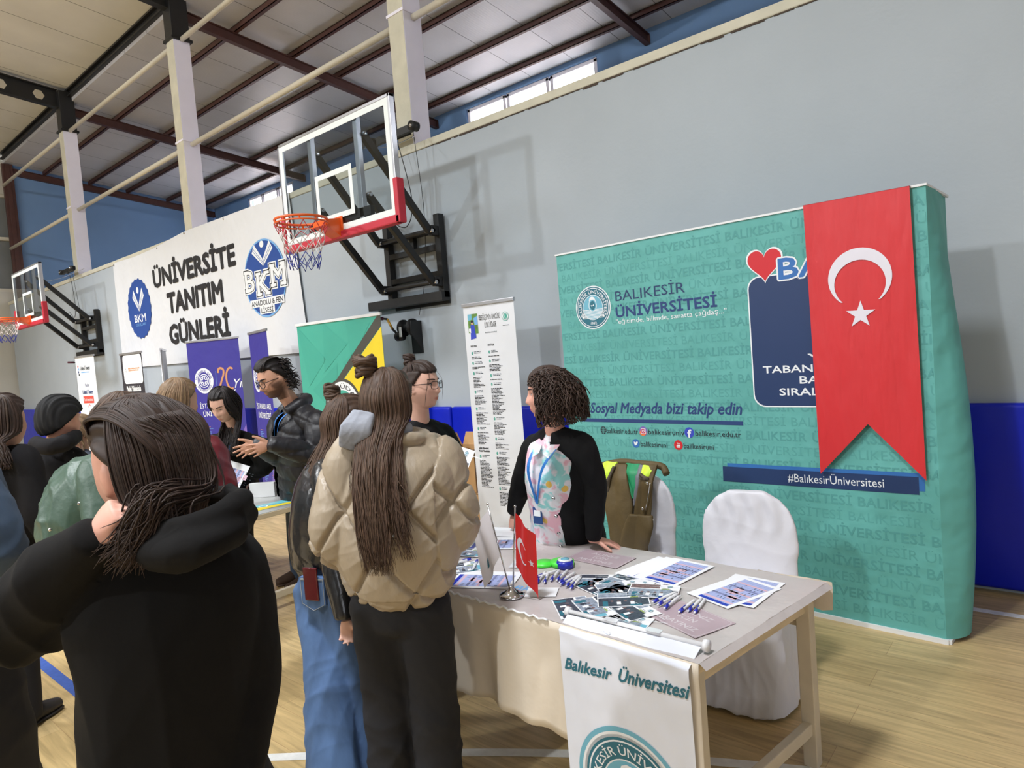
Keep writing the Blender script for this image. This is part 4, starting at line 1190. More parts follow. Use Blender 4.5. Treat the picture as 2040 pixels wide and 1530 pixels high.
ZT = TZ + .0075
def flat(name, label, cat, c, ang, w, h, base, art=None, z=ZT, thick=.0008, group=None, curl=0.0):
    o = MB(); c_, s_ = math.cos(ang), math.sin(ang)
    fn = lambda u, v, hh: (u, v, thick + hh + curl * (u * u))
    o.span((-w / 2, -h / 2, 0), (w / 2, h / 2, thick), base)
    if art:
        p = Print(); art(p, w, h); p.into(o, fn, .0002)
    ob = o.build(name, loc=(c[0], c[1], z))
    ob.rotation_euler = (0, 0, ang)
    return tag(ob, label, cat, group)
def art_score(p, w, h):      # table of scores: blue band, pale blue and pink cells, lines
    x0, x1 = -w / 2 + .018, w / 2 - .02; y0, y1 = -h / 2 + .018, h / 2 - .05
    p.rect(x0, y0, x1, y1, M_SHEETBLUE, 1)
    for i in range(5):
        xx = x0 + .02 + (x1 - x0 - .02) * i / 5
        p.rect(xx, y0, xx + .012, y1, M_SHEETPINK if i % 2 == 0 else M_SHEETV, 2)
    for i in range(9): p.rect(x0 + .05, y0 + (y1 - y0) * i / 9, x1, y0 + (y1 - y0) * i / 9 + .001, M_SHEETV, 2)
    for i in range(7):
        for j in range(9):
            if rng.rand() < .55: p.rect(x0 + .04 + i * .026, y0 + .012 + j * (y1 - y0) / 9.2, x0 + .054 + i * .026, y0 + .015 + j * (y1 - y0) / 9.2, M_GREYT, 3)
    for k in range(3):
        q = rng.uniform(y0, y1 - .05); p.rect(x0 + .06 + .04 * k, q, x0 + .09 + .04 * k, q + .04, M_SHEETPINK, 2)
    p.rect(x0 - .006, y0, x0 + .012, y1, M_BPEN, 4)
gA = 'score sheets on the long table'
# w runs along the short page side (blue band at its edge)
flat('score_sheet', 'white score sheet lying lowest, half covered, in the middle stack on the long table', 'paper', (-1.43, 2.55), -.02, .297, .21, M_PAPER, art_score, ZT, group=gA).rotation_euler[2] = math.pi / 2 - .22
sheets = [((-1.390, 2.560), -.20, 'white score sheet second in the middle stack, its blue band showing', ZT + .001),
          ((-1.343, 2.566), -.13, 'white printed score sheet on top of the middle stack by the photo leaflets', ZT + .002)]
for c, a, l, z in sheets: flat('score_sheet', l, 'paper', c, math.pi / 2 + a, .297, .21, M_PAPER, art_score, z, group=gA)
for c, a, l, z in (((-1.015, 2.500), -.063, 'white score sheet underneath in the stack near the table\'s right edge', ZT), ((-1.043, 2.468), -.35, 'white score sheet on top of the stack nearest the table\'s right edge', ZT + .001)):
    flat('score_sheet', l, 'paper', c, math.pi / 2 + a, .297, .21, M_PAPER, art_score, z, group=gA)
flat('score_sheet', 'score sheet at the left front of the table beside the flag stand, under the pens', 'paper', (-2.03, 2.10), .42, .297, .21, M_PAPER, art_score, ZT, group=gA)
flat('score_sheet', 'plain white sheet at the far left corner near the curly-haired woman\'s fist', 'paper', (-2.47, 2.72), .3, .26, .17, M_PAPER, None, ZT, group=gA)
flat('score_sheet', 'pale bluish sheet at the far left of the table behind the white desk flag', 'paper', (-2.34, 2.55), .5, .297, .21, M_PAPER, art_score, ZT, group=gA)
def art_bro(p, w, h):
    k = rng.randint(3)
    p.rect(-w / 2 + .004, h * .18, w * .1, h / 2 - .004, (M_PHOTO1, M_PHOTO2, M_PHOTO3)[k], 1)
    p.rect(-w * .48, -h * .47, w * .36, h * .12, (M_PHOTO2, M_PHOTO1, M_PHOTO2)[k], 1)
    p.rect(-w * .40, -h * .45, -w * .30, -h * .12, M_DTEAL, 2); p.rect(w * .12, -h * .45, w * .34, -h * .36, M_DTEAL, 2)
    for i in range(4):
        x = -w * .22 + i * w * .13; p.ell(x, -h * .12, .006, .008, M_PHOTO3, 3, 10); p.rect(x - .008, -h * .36, x + .008, -h * .18, (M_PHOTO1, M_PAPERW)[i % 2], 3)
    p.rect(w * .14, h * .12, w * .30, h * .17, M_LIME, 2)
    bau_emblem(p, w * .30, h * .34, .012, 2)
    lines(p, w * .16, h * .22, 3, .006, .02, .04, .002, M_GREYT, 2)
    p.rect(w * .36, -h * .42, w / 2 - .004, h * .05, M_PHOTO1 if k else M_SKYT, 2)
spots = [((-1.500, 2.030), -.75, 0, 'front left corner of the pile, lying on its own'), ((-1.425, 2.075), -.62, 1, 'half over the front left leaflet, behind the white rod'),
         ((-1.300, 2.120), -.50, 2, 'glossy front one nearest the blue pens'), ((-1.520, 2.255), -.35, 0, 'back left, slanting toward the flag stand'),
         ((-1.455, 2.345), -.15, 1, 'back middle, below the score sheets'), ((-1.400, 2.235), -.20, 2, 'middle of the pile'), ((-1.310, 2.315), .35, 3, 'back right, turned toward the score sheets'),
         ((-1.560, 2.330), .45, 0, 'farthest back, dark photo up'), ((-1.330, 1.985), -.30, 0, 'under the front edge of the pile beside the mauve sign'), ((-1.270, 2.000), .15, 0, 'poking out at the front right below the pens'),
         ((-1.370, 2.180), .6, 3, 'turned crosswise in the middle'), ((-1.440, 2.290), .85, 2, 'crosswise on the back leaflets')]
for c, a, lv, l in spots:
    flat('photo_leaflet', 'photo leaflet of the pile, ' + l, 'leaflet', c, a, .200, .140, M_PAPER, art_bro, ZT + .0012 + .0012 * lv, group='photo leaflets spread on the long table')
for c, a, l in (((-2.40, 2.36), .35, 'large photo leaflet at the far left beside the puffer jacket sleeve'), ((-2.24, 2.16), .9, 'photo leaflet under loose pens at the left front by the puffer jacket')):
    flat('photo_leaflet', l, 'leaflet', c, a, .21, .15, M_PAPER, art_bro, ZT + .0006, group='photo leaflets spread on the long table')
def art_sign(p, w, h):
    p.rrect(-w / 2 + .004, -h / 2 + .004, w / 2 - .004, h / 2 - .004, .02, M_SIGNT, 1); p.rrect(-w / 2 + .007, -h / 2 + .007, w / 2 - .007, h / 2 - .007, .018, M_SIGN, 2)
    p.text('ALINIZ', 0, h * .17, .026, M_SIGNT, 3, w=.15, align='C', bold=.02); p.text('İÇİN', 0, -h * .08, .026, M_SIGNT, 3, w=.08, align='C', bold=.02); p.text('ARAYINIZ', 0, -h * .34, .026, M_SIGNT, 3, w=.19, align='C', bold=.02)
flat('table_sign', 'faded mauve sign with pale capitals under the clear cover, right of the leaflets', 'sign', (-1.085, 2.150), -.37, .27, .19, M_SIGN, art_sign, ZT - .001, group='mauve signs under the table cover')
flat('table_sign', 'faded mauve sign at the back of the table below the woman\'s flat hand', 'sign', (-1.73, 2.58), -.05, .29, .17, M_SIGN, art_sign, ZT - .001, group='mauve signs under the table cover')
def art_bkm(p, w, h):
    p.text('BKM', 0, 0, .045, M_LBLUE, 1, w=.14, align='C', bold=.03); p.text('OKULLARI', 0, -.032, .02, M_GREYT, 1, w=.15, align='C', bold=.02)
flat('sticker', 'clear sticker with blue letters just right of the flag stand', 'sticker', (-1.775, 2.08), .10, .20, .12, M_CLOTH, art_bkm, ZT - .002, thick=.0006)
flat('sticker', 'blank white card under the pens at the middle of the table', 'card', (-1.71, 2.10), .5, .13, .10, M_PAPER, None, ZT)

# pens: white barrel, blue tip and clicker
pen = thing('pen', 'x', 'pen', (0, 0, 0), 0, 'blue and white pens on the table')
b = MB(); b.tube([(-.062, 0, .0062), (-.05, 0, .0062), (.045, 0, .0062), (.048, 0, .0062)], [.0035, .0058, .0058, .005], M_PENW, 10); b.tube([(-.073, 0, .0062), (-.062, 0, .0062)], [.001, .0035], M_PENW, 8); b.build('barrel', pen)
b = MB(); b.tube([(.044, 0, .0062), (.066, 0, .0062)], .0066, M_BPEN, 10); b.tube([(.066, 0, .0062), (.076, 0, .0062)], .0035, M_PENW, 8); b.build('clicker', pen)
b = MB(); b.span((.018, -.0016, .0125), (.055, .0016, .0145), M_BPEN); b.build('clip', pen)
pens = [((-1.741, 2.198), (-1.801, 2.36)), ((-1.722, 2.217), (-1.765, 2.374)), ((-1.700, 2.215), (-1.713, 2.349)), ((-1.681, 2.211), (-1.672, 2.321)),
        ((-1.649, 2.191), (-1.668, 2.328)), ((-1.618, 2.18), (-1.655, 2.31)), ((-1.762, 2.19), (-1.821, 2.294)), ((-1.79, 2.175), (-1.835, 2.29)), ((-1.83, 2.20), (-1.80, 2.33)),
        ((-1.25, 2.205), (-1.217, 2.335)), ((-1.222, 2.185), (-1.205, 2.329)), ((-1.186, 2.17), (-1.19, 2.312)),
        ((-1.128, 2.170), (-1.128, 2.314)), ((-1.104, 2.195), (-1.112, 2.335)), ((-1.078, 2.195), (-1.098, 2.331)),
        ((-2.272, 2.265), (-2.30, 2.13)), ((-2.235, 2.27), (-2.16, 2.16)), ((-1.90, 2.22), (-1.99, 2.33))]
pl_ = ['first at the left of the big fan of pens', 'second in the big fan of pens', 'third in the big fan of pens', 'fourth in the big fan of pens', 'fifth in the big fan of pens', 'last at the right of the big fan of pens',
       'lying under the tip of the red desk flag', 'crossing low beside the red desk flag tip', 'behind the fan, lying crosswise', 'left one of the three on the leaflet edge', 'middle one of the three on the leaflet edge', 'right one of the three on the leaflet edge',
       'left one of the three on the mauve sign', 'middle one of the three on the mauve sign', 'right one of the three on the mauve sign', 'on the left front leaflet by the puffer jacket', 'beside the left front leaflet, blue end toward the flag stand', 'long blue one left of the red desk flag']
for i, ((a, c), l) in enumerate(zip(pens, pl_)):
    a = np.array(a); c = np.array(c); m_ = (a + c) / 2; d = a - c
    loc = (m_[0], m_[1], ZT + (.0046 if 9 <= i < 12 or i == 15 else .0008)); lab = 'white pen with blue clicker, ' + l
    ang = math.atan2(d[1], d[0])
    if i == 0: pen.location = loc; pen.rotation_euler = (0, 0, ang); pen['label'] = lab
    else: copy_tree(pen, loc, ang, lab)

# desk flag stand with two flags
M_SATW = mat('white_satin', (226, 222, 226), 0.4, var=0.02, sheen=0.2)
M_SATR = mat('red_satin', (214, 30, 36), 0.35, var=0.03, sheen=0.2)
fs = thing('desk_flag_stand', 'small chrome desk stand holding a white and a red flag, at the table\'s front edge', 'flag stand', (-1.797, 2.01, ZT))
b = MB()
prof_ = [(.0, .052), (.004, .053), (.010, .047), (.016, .034), (.024, .020), (.034, .012), (.042, .010)]
b.tube([(0, 0, z) for z, r in prof_], [r for z, r in prof_], M_STEEL, 30)
b.build('base', fs)
for s, topx, H in ((-1, -.095, .368), (1, .055, .372)):
    b = MB(); x0 = s * .010
    b.tube([(x0, 0, .03), (topx, 0, H)], .0032, M_STEEL, 8); b.ball((topx, 0, H + .006), .006, M_STEEL, 10); b.build('pole', fs)
def wavy(P00, P10, P01, P11, amp, ph, m, name, art=None):
    """cloth between top edge (P00 pole side..P10 fly) and bottom edge (P01..P11)"""
    b = MB(); n1, n2 = 14, 18; V = []
    def S(u, v):
        top = np.array(P00) * (1 - u) + np.array(P10) * u; bot = np.array(P01) * (1 - u) + np.array(P11) * u
        q = top * (1 - v) + bot * v
        return q + np.array([0, amp * math.sin(7.5 * u + ph + 1.2 * v) * u ** .6, 0])
    for j in range(n2 + 1):
        for i in range(n1 + 1): V.append(S(i / n1, j / n2))
    b.add(V, [(j * (n1 + 1) + i, j * (n1 + 1) + i + 1, (j + 1) * (n1 + 1) + i + 1, (j + 1) * (n1 + 1) + i) for j in range(n2) for i in range(n1)], m, True)
    if art:
        p = Print(); art(p)
        for V_, F_, m_, l_ in p.items:
            b.add([S(a[0], a[1]) + np.array([0, -.0012, 0]) for a in V_], F_, m_)
            b.add([S(a[0], a[1]) + np.array([0, .0012, 0]) for a in V_], F_, m_)
    o = b.build(name, fs); return o
def art_tr(p):
    A = np.radians(np.linspace(45, 315, 30)); o1 = [(.36 + .30 * math.cos(a), .53 + .185 * math.sin(a)) for a in A]; o2 = [(.43 + .23 * math.cos(a), .53 + .145 * math.sin(a)) for a in A]
    o2[0] = o1[0]; o2[-1] = o1[-1]
    p.mesh(o1 + o2, [(i, i + 1, 31 + i, 30 + i) for i in range(29)], M_FLAGW, 1)
    p.poly([(.76 + (.10 if i % 2 == 0 else .04) * math.cos(math.radians(36 * i + 180)), .55 + (.06 if i % 2 == 0 else .024) * math.sin(math.radians(36 * i + 180))) for i in range(10)], M_FLAGW, 1)
wavy((.054, 0, .352), (.125, .02, .262), (.036, 0, .13), (.128, .01, .005), .012, .3, M_SATR, 'red_flag', art_tr)
def art_w(p):
    p.poly([(.62, .66), (.74, .66), (.80, .80), (.68, .80)], M_DTEAL, 1)
wavy((-.094, 0, .352), (-.150, -.050, .255), (-.045, 0, .165), (-.100, -.045, .030), .016, 1.4, M_SATW, 'white_flag', art_w)

# rolls of tape and the green-and-blue gadget by the red flag
t = thing('tape_dispenser', 'neon green and blue tape rolls lying behind the red desk flag', 'tape', (-1.865, 2.40, ZT))
b = MB(); b.tube([(.03, .02, .0), (.03, .02, .02)], .055, M_NEON, 24); b.build('green_disc', t)
b = MB(); b.tube([(.06, .0, .0), (.06, .0, .028)], .038, M_BPEN, 24); b.build('blue_roll', t)
b = MB(); b.tube([(.055, .01, .028), (.055, .01, .034)], .034, M_PENW, 24); b.tube([(.055, .01, .034), (.055, .01, .036)], .02, M_SKYT, 20); b.build('white_ring', t)
b = MB(); b.tube([(-.05, -.02, .0), (-.05, -.02, .012)], .05, M_NEON, 24); b.build('green_disc', t)
t2 = flat('clear_bag', 'crumpled clear plastic sheet left of the green tape', 'plastic sheet', (-1.99, 2.36), .4, .16, .12, mat('clear_film', (214, 216, 222), 0.15, var=0.05, bump=0.8, bscale=14), None, ZT)

# hanging banner with rod taped to the front edge
tbn = thing('table_banner', 'white hanging banner with script lettering and round teal emblem taped to the table front', 'banner', (-1.455, 1.93, TZ))
M_BANC = mat('white_banner_cloth', (228, 232, 244), 0.55, var=0.015, vscale=4, bump=0.3, bscale=5, stretch=(1, 1, .5))
b = MB()
rod0 = np.array([-.012, .02, .028]); rod1 = np.array([.533, .008, .028])
b.tube([rod0, rod1], .0085, M_PENW, 14); b.tube([rod0 - (0.008, 0, 0), rod0 + (0.008, 0, 0)], .017, M_PENW, 18); b.tube([rod1 - (0.006, 0, 0), rod1 + (0.01, 0, 0)], .020, M_PENW, 18)
b.build('rod', tbn)
b = MB()
for u in (.19, .36):
    P_ = rod0 + (rod1 - rod0) * (u / .545); b.box(P_ + (0, -.002, .010), (.055, .03, .0015), mat('clear_tape', (236, 238, 242), 0.1, coat=1.0))
b.build('tape', tbn)
b = MB(); n1, n2 = 26, 40
def tbs(u, v, h=0.0):
    """u 0...524 across, v height above the floor"""
    sl = -.075 * u
    yb = -.058 - .034 * u / .524
    if v > TZ - .01:
        g = min(1, (v - (TZ - .01)) / .035)
        y = yb * (1 - g) + .006 * g
    else:
        y = yb
    w_ = .004 * math.sin(u * 31 + v * 6) * min(1, max(0, (TZ - v) / .03)) * min(1, max(0, (v - TZ + .09) / .04))
    return (u - .005 + .03 * (TZ - v) * .3, y - w_ - h, v - TZ + (.001 if v < TZ else 0))
vs = list(np.linspace(.05, TZ - .02, n2 - 5)) + [TZ - .012, TZ - .004, TZ + .008, TZ + .018, TZ + .024]
V = [tbs(.524 * i / n1, v) for v in vs for i in range(n1 + 1)]
b.add(V, [(j * (n1 + 1) + i, j * (n1 + 1) + i + 1, (j + 1) * (n1 + 1) + i + 1, (j + 1) * (n1 + 1) + i) for j in range(len(vs) - 1) for i in range(n1)], M_BANC, True)
p = Print()
p.text('Balıkesir', .018, .585, .042, M_DTEAL, 1, w=.20, shear=.42, bold=.03, rot=4.5)
p.text('Üniversitesi', .250, .607, .045, M_DTEAL, 1, w=.262, shear=.42, bold=.03, rot=4.5)
q = Print(); bau_emblem(q, .27, .222, .215, 1)
p.ell(.27, .222, .222, .222, M_SKYT, 1, 64); p.ell(.27, .222, .205, .205, M_PAPERW, 2, 64)
q = Print(); bau_emblem(q, .27, .222, .196, 2); p.items += q.items
# finer pieces so the print follows the cloth's folds
def fine(V, F):
    bm_ = [tuple(f) for f in F]; return V, bm_
p.into(b, lambda u, v, h: tbs(u, v, .0012 + h * .7))
b.build('printed_sheet', tbn)

# second table at the far end with its own bits
t2b = thing('trestle_table', 'second pale table with leaflets in front of the bearded man', 'table', (-4.40, 1.98, 0))
b = MB(); b.span((-1.9, 0, .70), (0, .87, .735), M_WOOD); b.build('tabletop', t2b, bevel=.003)
for x, y in ((-.07, .06), (-.07, .81), (-1.83, .06), (-1.83, .81)):
    b = MB(); b.span((x - .028, y - .028, 0), (x + .028, y + .028, .70), M_LEGP); b.build('leg', t2b, bevel=.004)
b = MB(); b.span((-.09, .06, .09), (-.05, .81, .14), M_LEGP); b.build('stretcher', t2b, bevel=.004)
c2 = MB(); c2.span((-6.295, 1.985, .7355), (-4.405, 2.845, .738), mat('grey_table_cover', (168, 170, 168), 0.4, var=0.05, vscale=4))
tag(c2.build('table_cover'), 'grey cover on the second table under the leaflets', 'table cover')
b = MB(); b.span((-.10, -.02, 0), (.10, .02, .115), M_WHITE)
o = b.build('white_box', loc=(-4.97, 2.69, .739), bevel=.002); o.rotation_euler = (0, 0, .65); tag(o, 'flat white box standing on edge on the second table', 'box')
def art_usk(p, w, h):
    p.poly([(-w / 2, -h / 2), (w / 2, -h / 2), (w / 2, -h * .2), (-w / 2, h * .1)], M_YELB, 1); p.poly([(-w / 2, h * .14), (w / 2, -h * .16), (w / 2, -h * .13), (-w / 2, h * .17)], M_INK, 2)
    p.ell(-w * .1, h * .1, h * .2, h * .2, M_PAPERW, 3, 24); p.ell(-w * .1, h * .1, h * .14, h * .14, M_SKYT, 4, 24)
    lines(p, 0, h * .38, 3, .012, .05, .1, .004, M_PAPERW, 3)
M_AQUA = mat('aqua_leaflet', (104, 188, 200), 0.5, var=0.04)
lf = [((-4.62, 2.20), 1.35, .36, .20, 'nearest the table corner'), ((-4.60, 2.52), 1.5, .34, .18, 'in front of the white box'), ((-4.95, 2.30), 1.2, .34, .2, 'left of the white box'), ((-5.2, 2.55), .9, .34, .2, 'partly behind the burgundy jacket'), ((-5.25, 2.15), 1.1, .3, .2, 'under the burgundy sleeve')]
for c, a, w, h, l in lf: flat('folded_leaflet', 'aqua and yellow leaflet on the second table, ' + l, 'leaflet', c, a, w, h, M_AQUA, art_usk, .739, group='aqua leaflets on the second table')
for c, a, l in (((-5.28, 2.76), .3, 'white form lying left of the white box'), ((-5.42, 2.62), .7, 'white form under the dark-haired girl\'s hand')):
    flat('paper_form', l, 'paper', c, a, .30, .21, M_PAPER, art_score, .7405, group='forms on the second table')

# cardboard boxes against the pads
M_CARDB = mat('cardboard', (190, 148, 98), 0.8, var=0.06, vscale=10, bump=0.1, bscale=60)
def carton(loc, rz, sx, sy, sz, label, flaps=True):
    t = thing('cardboard_box', label, 'box', loc, rz, 'cardboard boxes behind the tables')
    b = MB(); w = .006
    b.span((-sx, -sy, 0), (sx, -sy + w, sz), M_CARDB); b.span((-sx, sy - w, 0), (sx, sy, sz), M_CARDB)
    b.span((-sx, -sy, 0), (-sx + w, sy, sz), M_CARDB); b.span((sx - w, -sy, 0), (sx, sy, sz), M_CARDB); b.span((-sx, -sy, 0), (sx, sy, w), M_CARDB)
    b.build('body', t)
    if flaps:
        for d in ((1, 0), (-1, 0), (0, 1), (0, -1)):
            b = MB(); p0 = np.array([d[0] * sx, d[1] * sy, sz]); up = np.array([d[0] * .06, d[1] * .06, .12 if d[1] >= 0 else .03])
            side = np.array([-d[1], d[0], 0]) * (sx if d[1] else sy) * .97
            V = [p0 - side, p0 + side, p0 + side + up, p0 - side + up]
            b.add(V + [v + np.array([d[0] * .004, d[1] * .004, 0.001]) for v in V], [(0, 1, 2, 3), (7, 6, 5, 4), (0, 4, 5, 1), (2, 6, 7, 3), (1, 5, 6, 2), (3, 7, 4, 0)], M_CARDB); b.build('flap', t)
carton((-4.66, 4.73, .402), .06, .20, .15, .42, 'open cardboard box on top of the other, left of the white text roll-up')
carton((-4.64, 4.73, 0), .0, .24, .17, .40, 'closed lower cardboard box left of the white text roll-up', False)
b = MB(); b.span((-.24, -.17, .394), (.24, .17, .400), M_CARDB)
b.build('lid', [o for o in COL.objects if o.name.startswith('cardboard_box')][-1])
# ================================================================== SOFT SHAPES: merged and smoothed surfaces
def merge(pieces, voxel, smooth=4, noise_fn=None, project=None):
    """union of closed pieces as one continuous surface; returns (V, F)"""
    me = bpy.data.meshes.new('m'); V = []; F = []; n = 0
    for v, f in pieces:
        v = np.asarray(v, float); V.append(v); F += [tuple(i + n for i in q) for q in f]; n += len(v)
    me.from_pydata(np.concatenate(V).tolist(), [], F)
    ob = bpy.data.objects.new('m', me)
    tmp = bpy.data.scenes.new('tmp'); tmp.collection.objects.link(ob)
    r = ob.modifiers.new('r', 'REMESH'); r.mode = 'VOXEL'; r.voxel_size = voxel; r.adaptivity = 0.0
    if smooth:
        s = ob.modifiers.new('s', 'SMOOTH'); s.iterations = smooth; s.factor = 0.5
    tmp.view_layers[0].update()
    dg = tmp.view_layers[0].depsgraph
    ev = ob.evaluated_get(dg)
    m2 = ev.to_mesh()
    nv = len(m2.vertices); co = np.empty(nv * 3); m2.vertices.foreach_get('co', co); co = co.reshape(-1, 3)
    no = np.empty(nv * 3); m2.vertices.foreach_get('normal', no); no = no.reshape(-1, 3)
    FF = np.empty(len(m2.loops), int); m2.loops.foreach_get('vertex_index', FF)
    st = np.empty(len(m2.polygons), int); m2.polygons.foreach_get('loop_start', st)
    tot = np.empty(len(m2.polygons), int); m2.polygons.foreach_get('loop_total', tot)
    faces = [tuple(FF[a:a + b]) for a, b in zip(st.tolist(), tot.tolist())]
    ev.to_mesh_clear()
    bpy.data.scenes.remove(tmp); bpy.data.objects.remove(ob); bpy.data.meshes.remove(me)
    if noise_fn is not None:
        co = co + no * noise_fn(co)[:, None]
    return co, faces
def folds(scale, amp, seed, stretch=(1, 1, .45)):
    """creases: warped sharp ridges about `scale` metres apart"""
    r = np.random.RandomState(seed)
    D = r.normal(size=(7, 3)) * np.array(stretch); D /= np.linalg.norm(D, axis=1)[:, None]
    K = D * math.pi / (scale * r.uniform(.6, 1.7, 7)[:, None]); ph = r.uniform(0, 6.28, 7)
    W_ = r.normal(size=(7, 3)) * 1.3 / scale; p2 = r.uniform(0, 6.28, 7); W2 = r.normal(size=(7, 3)) * .9 / scale
    def f(P):
        o = np.zeros(len(P))
        for k, p_, w, q, w2 in zip(K, ph, W_, p2, W2):
            m = .5 + .5 * np.sin(P @ w2 + p_ * 2)
            o += m * (1 - np.abs(np.sin(P @ k + p_ + 1.1 * np.sin(P @ w + q)))) ** 1.6
        return (o - 1.1) * amp * .55
    return f
def soft(name, pieces, m, parent, shift, voxel=.01, smooth=4, fold=None, cols=None, colname=None):
    V, F = merge(pieces, voxel, smooth, fold)
    b = MB(); b.add(V, F, m, True, col=None if cols is None else cols(V))
    return b.build(name, parent, shift=shift, colname=colname), V
def chain(pts, r, k=6, n=18, ref=None, power=2.0):
    """smooth limb through control points with interpolated radii, rounded ends"""
    P = np.asarray(pts, float); R = np.asarray(r, float)
    if R.ndim == 1: R = np.stack([R, R], 1)
    Q = catmull(P, k); RR = np.clip(catmull(R, k), 1e-3, None)
    t0 = Q[0] - Q[1]; t0 /= np.linalg.norm(t0) + 1e-12; t1 = Q[-1] - Q[-2]; t1 /= np.linalg.norm(t1) + 1e-12
    a, b = min(RR[0]), min(RR[-1])
    Q = np.vstack([Q[0] + t0 * a * .55, Q[0] + t0 * a * .4, Q[0] + t0 * a * .2, Q, Q[-1] + t1 * b * .2, Q[-1] + t1 * b * .4, Q[-1] + t1 * b * .55])
    RR = np.vstack([RR[0] * .25, RR[0] * .65, RR[0] * .9, RR, RR[-1] * .9, RR[-1] * .65, RR[-1] * .25])
    return tube(Q, RR, n, ref=ref, power=power)

# ------------------------------------------------------------------ covered chairs
M_CHAIRC = mat('white_chair_cover', (222, 222, 230), 0.5, var=0.015, vscale=4, bump=0.12, bscale=14, sheen=0.2)
def cover_chair(loc, rz, label):
    """local: seat toward -y, back at y=0"""
    t = thing('covered_chair', label, 'chair', loc, rz, 'chairs in white covers')
    pcs = []
    zs = np.linspace(.02, .93, 22)
    P = []; R = []
    for z in zs:
        if z > .62:
            q = (z - .62) / .325; w = .245 * math.sqrt(max(.02, 1 - q ** 3.2))
        else: w = .245 - .008 * math.sin((z - .3) * 6)
        if z < .45: w = .225 + .045 * (1 - z / .45)
        P.append((0, .02 + .05 * max(0, z - .45), z)); R.append((w, .035 if z > .45 else .05))
    pcs.append(tube(P, R, 40, ref=(1, 0, 0), power=2.6))
    P = [(0, -.22, z) for z in (.015, .06, .2, .38, .45, .475)]; R = [(.275, .27), (.27, .262), (.25, .245), (.232, .228), (.225, .222), (.20, .2)]
    pcs.append(tube(P, R, 44, ref=(1, 0, 0), power=4.5))
    f0 = folds(.11, .012, 5, (1.6, 1.6, .06)); f1 = folds(.17, .004, 8, (1, 1, .3))
    def fo(V):
        low = np.clip((.5 - V[:, 2]) / .3, 0, 1)
        top = np.exp(-((V[:, 2] - .83) / .09) ** 2) * (V[:, 1] < .03)
        return f0(V) * (.10 + 1.3 * low) + f1(V) + .007 * np.sin(V[:, 0] * 70 + 2 * np.sin(V[:, 2] * 14)) * top
    V, F = merge(pcs, .009, 3, fo); V[:, 2] = np.maximum(V[:, 2], .004)
    b = MB(); b.add(V, F, M_CHAIRC, True); b.build('cover', t)
    b = MB()
    for x in (-.2, .2):
        for y in (-.42, .02): b.tube([(x, y, 0), (x, y, .03)], .014, M_STEEL, 8)
    b.build('chair_foot', t)
    return t
cover_chair((-1.315, 3.32, 0), .10, 'white covered chair standing free behind the long table, in front of the teal backdrop')
cover_chair((-2.085, 3.57, 0), -.10, 'white covered chair with the olive jacket over its back, beside the curly-haired woman')

# olive work jacket slung over the left chair
M_OLIVE = mat('olive_quilted_cloth', (92, 76, 44), 0.65, var=0.08, vscale=9, bump=0.3, bscale=24)
M_HIVIS = mat('hi_vis_yellow_cloth', (206, 240, 64), 0.55, var=0.03, vscale=10, bump=0.1, bscale=30)
M_LINING = mat('green_lining', (34, 140, 92), 0.5, var=0.04)
M_GREYC = mat('grey_trim_cloth', (116, 116, 124), 0.6, var=0.04)
M_CAMO = mat('camouflage_edge', (72, 62, 48), 0.7, var=0.5, vscale=40)
jk = thing('work_jacket', 'olive work jacket with hi-vis yellow shoulders draped over a white covered chair', 'jacket', (-2.085, 3.57, 0), -.10)
def panel(rows, depth, name, m, th=.018, amp=.006, parent=None, n=10, bottom_free=True):
    """rows: list of (z, x_left, x_right, y offset toward the table)"""
    Z = [r[0] for r in rows]; zz = np.linspace(Z[0], Z[-1], 26)
    o = np.argsort(Z)
    g = lambda k: np.interp(zz, np.array(Z)[o], np.array([r[k] for r in rows])[o])
    xl, xr, yo = g(1), g(2), g(3)
    b = MB(); V = []
    for j, z in enumerate(zz):
        for i in range(n + 1):
            f = i / n; x = (xl[j] * (1 - f) + xr[j] * f) * .84 - .012
            V.append((x, -depth - yo[j] + amp * math.sin(f * 9 + z * 6) + amp * .6 * math.sin(z * 23 + f * 3), z))
    b.add(V, [(j * (n + 1) + i, (j + 1) * (n + 1) + i, (j + 1) * (n + 1) + i + 1, j * (n + 1) + i + 1) for j in range(25) for i in range(n)], m, True)
    ob = b.build(name, parent or jk); s_ = ob.modifiers.new('thickness', 'SOLIDIFY'); s_.thickness = th; s_.offset = 1
    s2 = ob.modifiers.new('round', 'SUBSURF'); s2.levels = 1; s2.render_levels = 1
    return ob
panel([(.98, -.17, -.07, -.05), (.90, -.20, -.03, .0), (.74, -.24, .01, .012), (.5, -.20, -.02, .018), (.36, -.13, -.04, .02)], .035, 'front_panel', M_OLIVE, .022)
panel([(.99, .10, .20, -.05), (.90, .07, .19, .0), (.76, .04, .17, .010), (.66, .03, .15, .014)], .035, 'front_panel', M_OLIVE, .022)
panel([(.70, .02, .19, .03), (.64, -.02, .21, .045), (.58, -.05, .19, .05), (.50, -.08, .14, .04), (.44, -.06, .16, .035), (.36, -.06, .15, .03)], .035, 'sleeve', M_OLIVE, .035, .008)
panel([(.985, -.28, -.16, -.05), (.93, -.34, -.17, -.01), (.86, -.36, -.19, .0), (.80, -.34, -.20, .0)], .03, 'shoulder_yoke', M_HIVIS, .02)
panel([(.985, .08, .19, -.055), (.945, .09, .17, -.015), (.93, .10, .165, -.012)], .052, 'shoulder_yoke', M_HIVIS, .012)
panel([(.985, -.09, .04, -.06), (.94, -.09, .05, -.01), (.86, -.04, .05, .0), (.78, -.0, .045, .002)], .033, 'lining', M_LINING, .010)
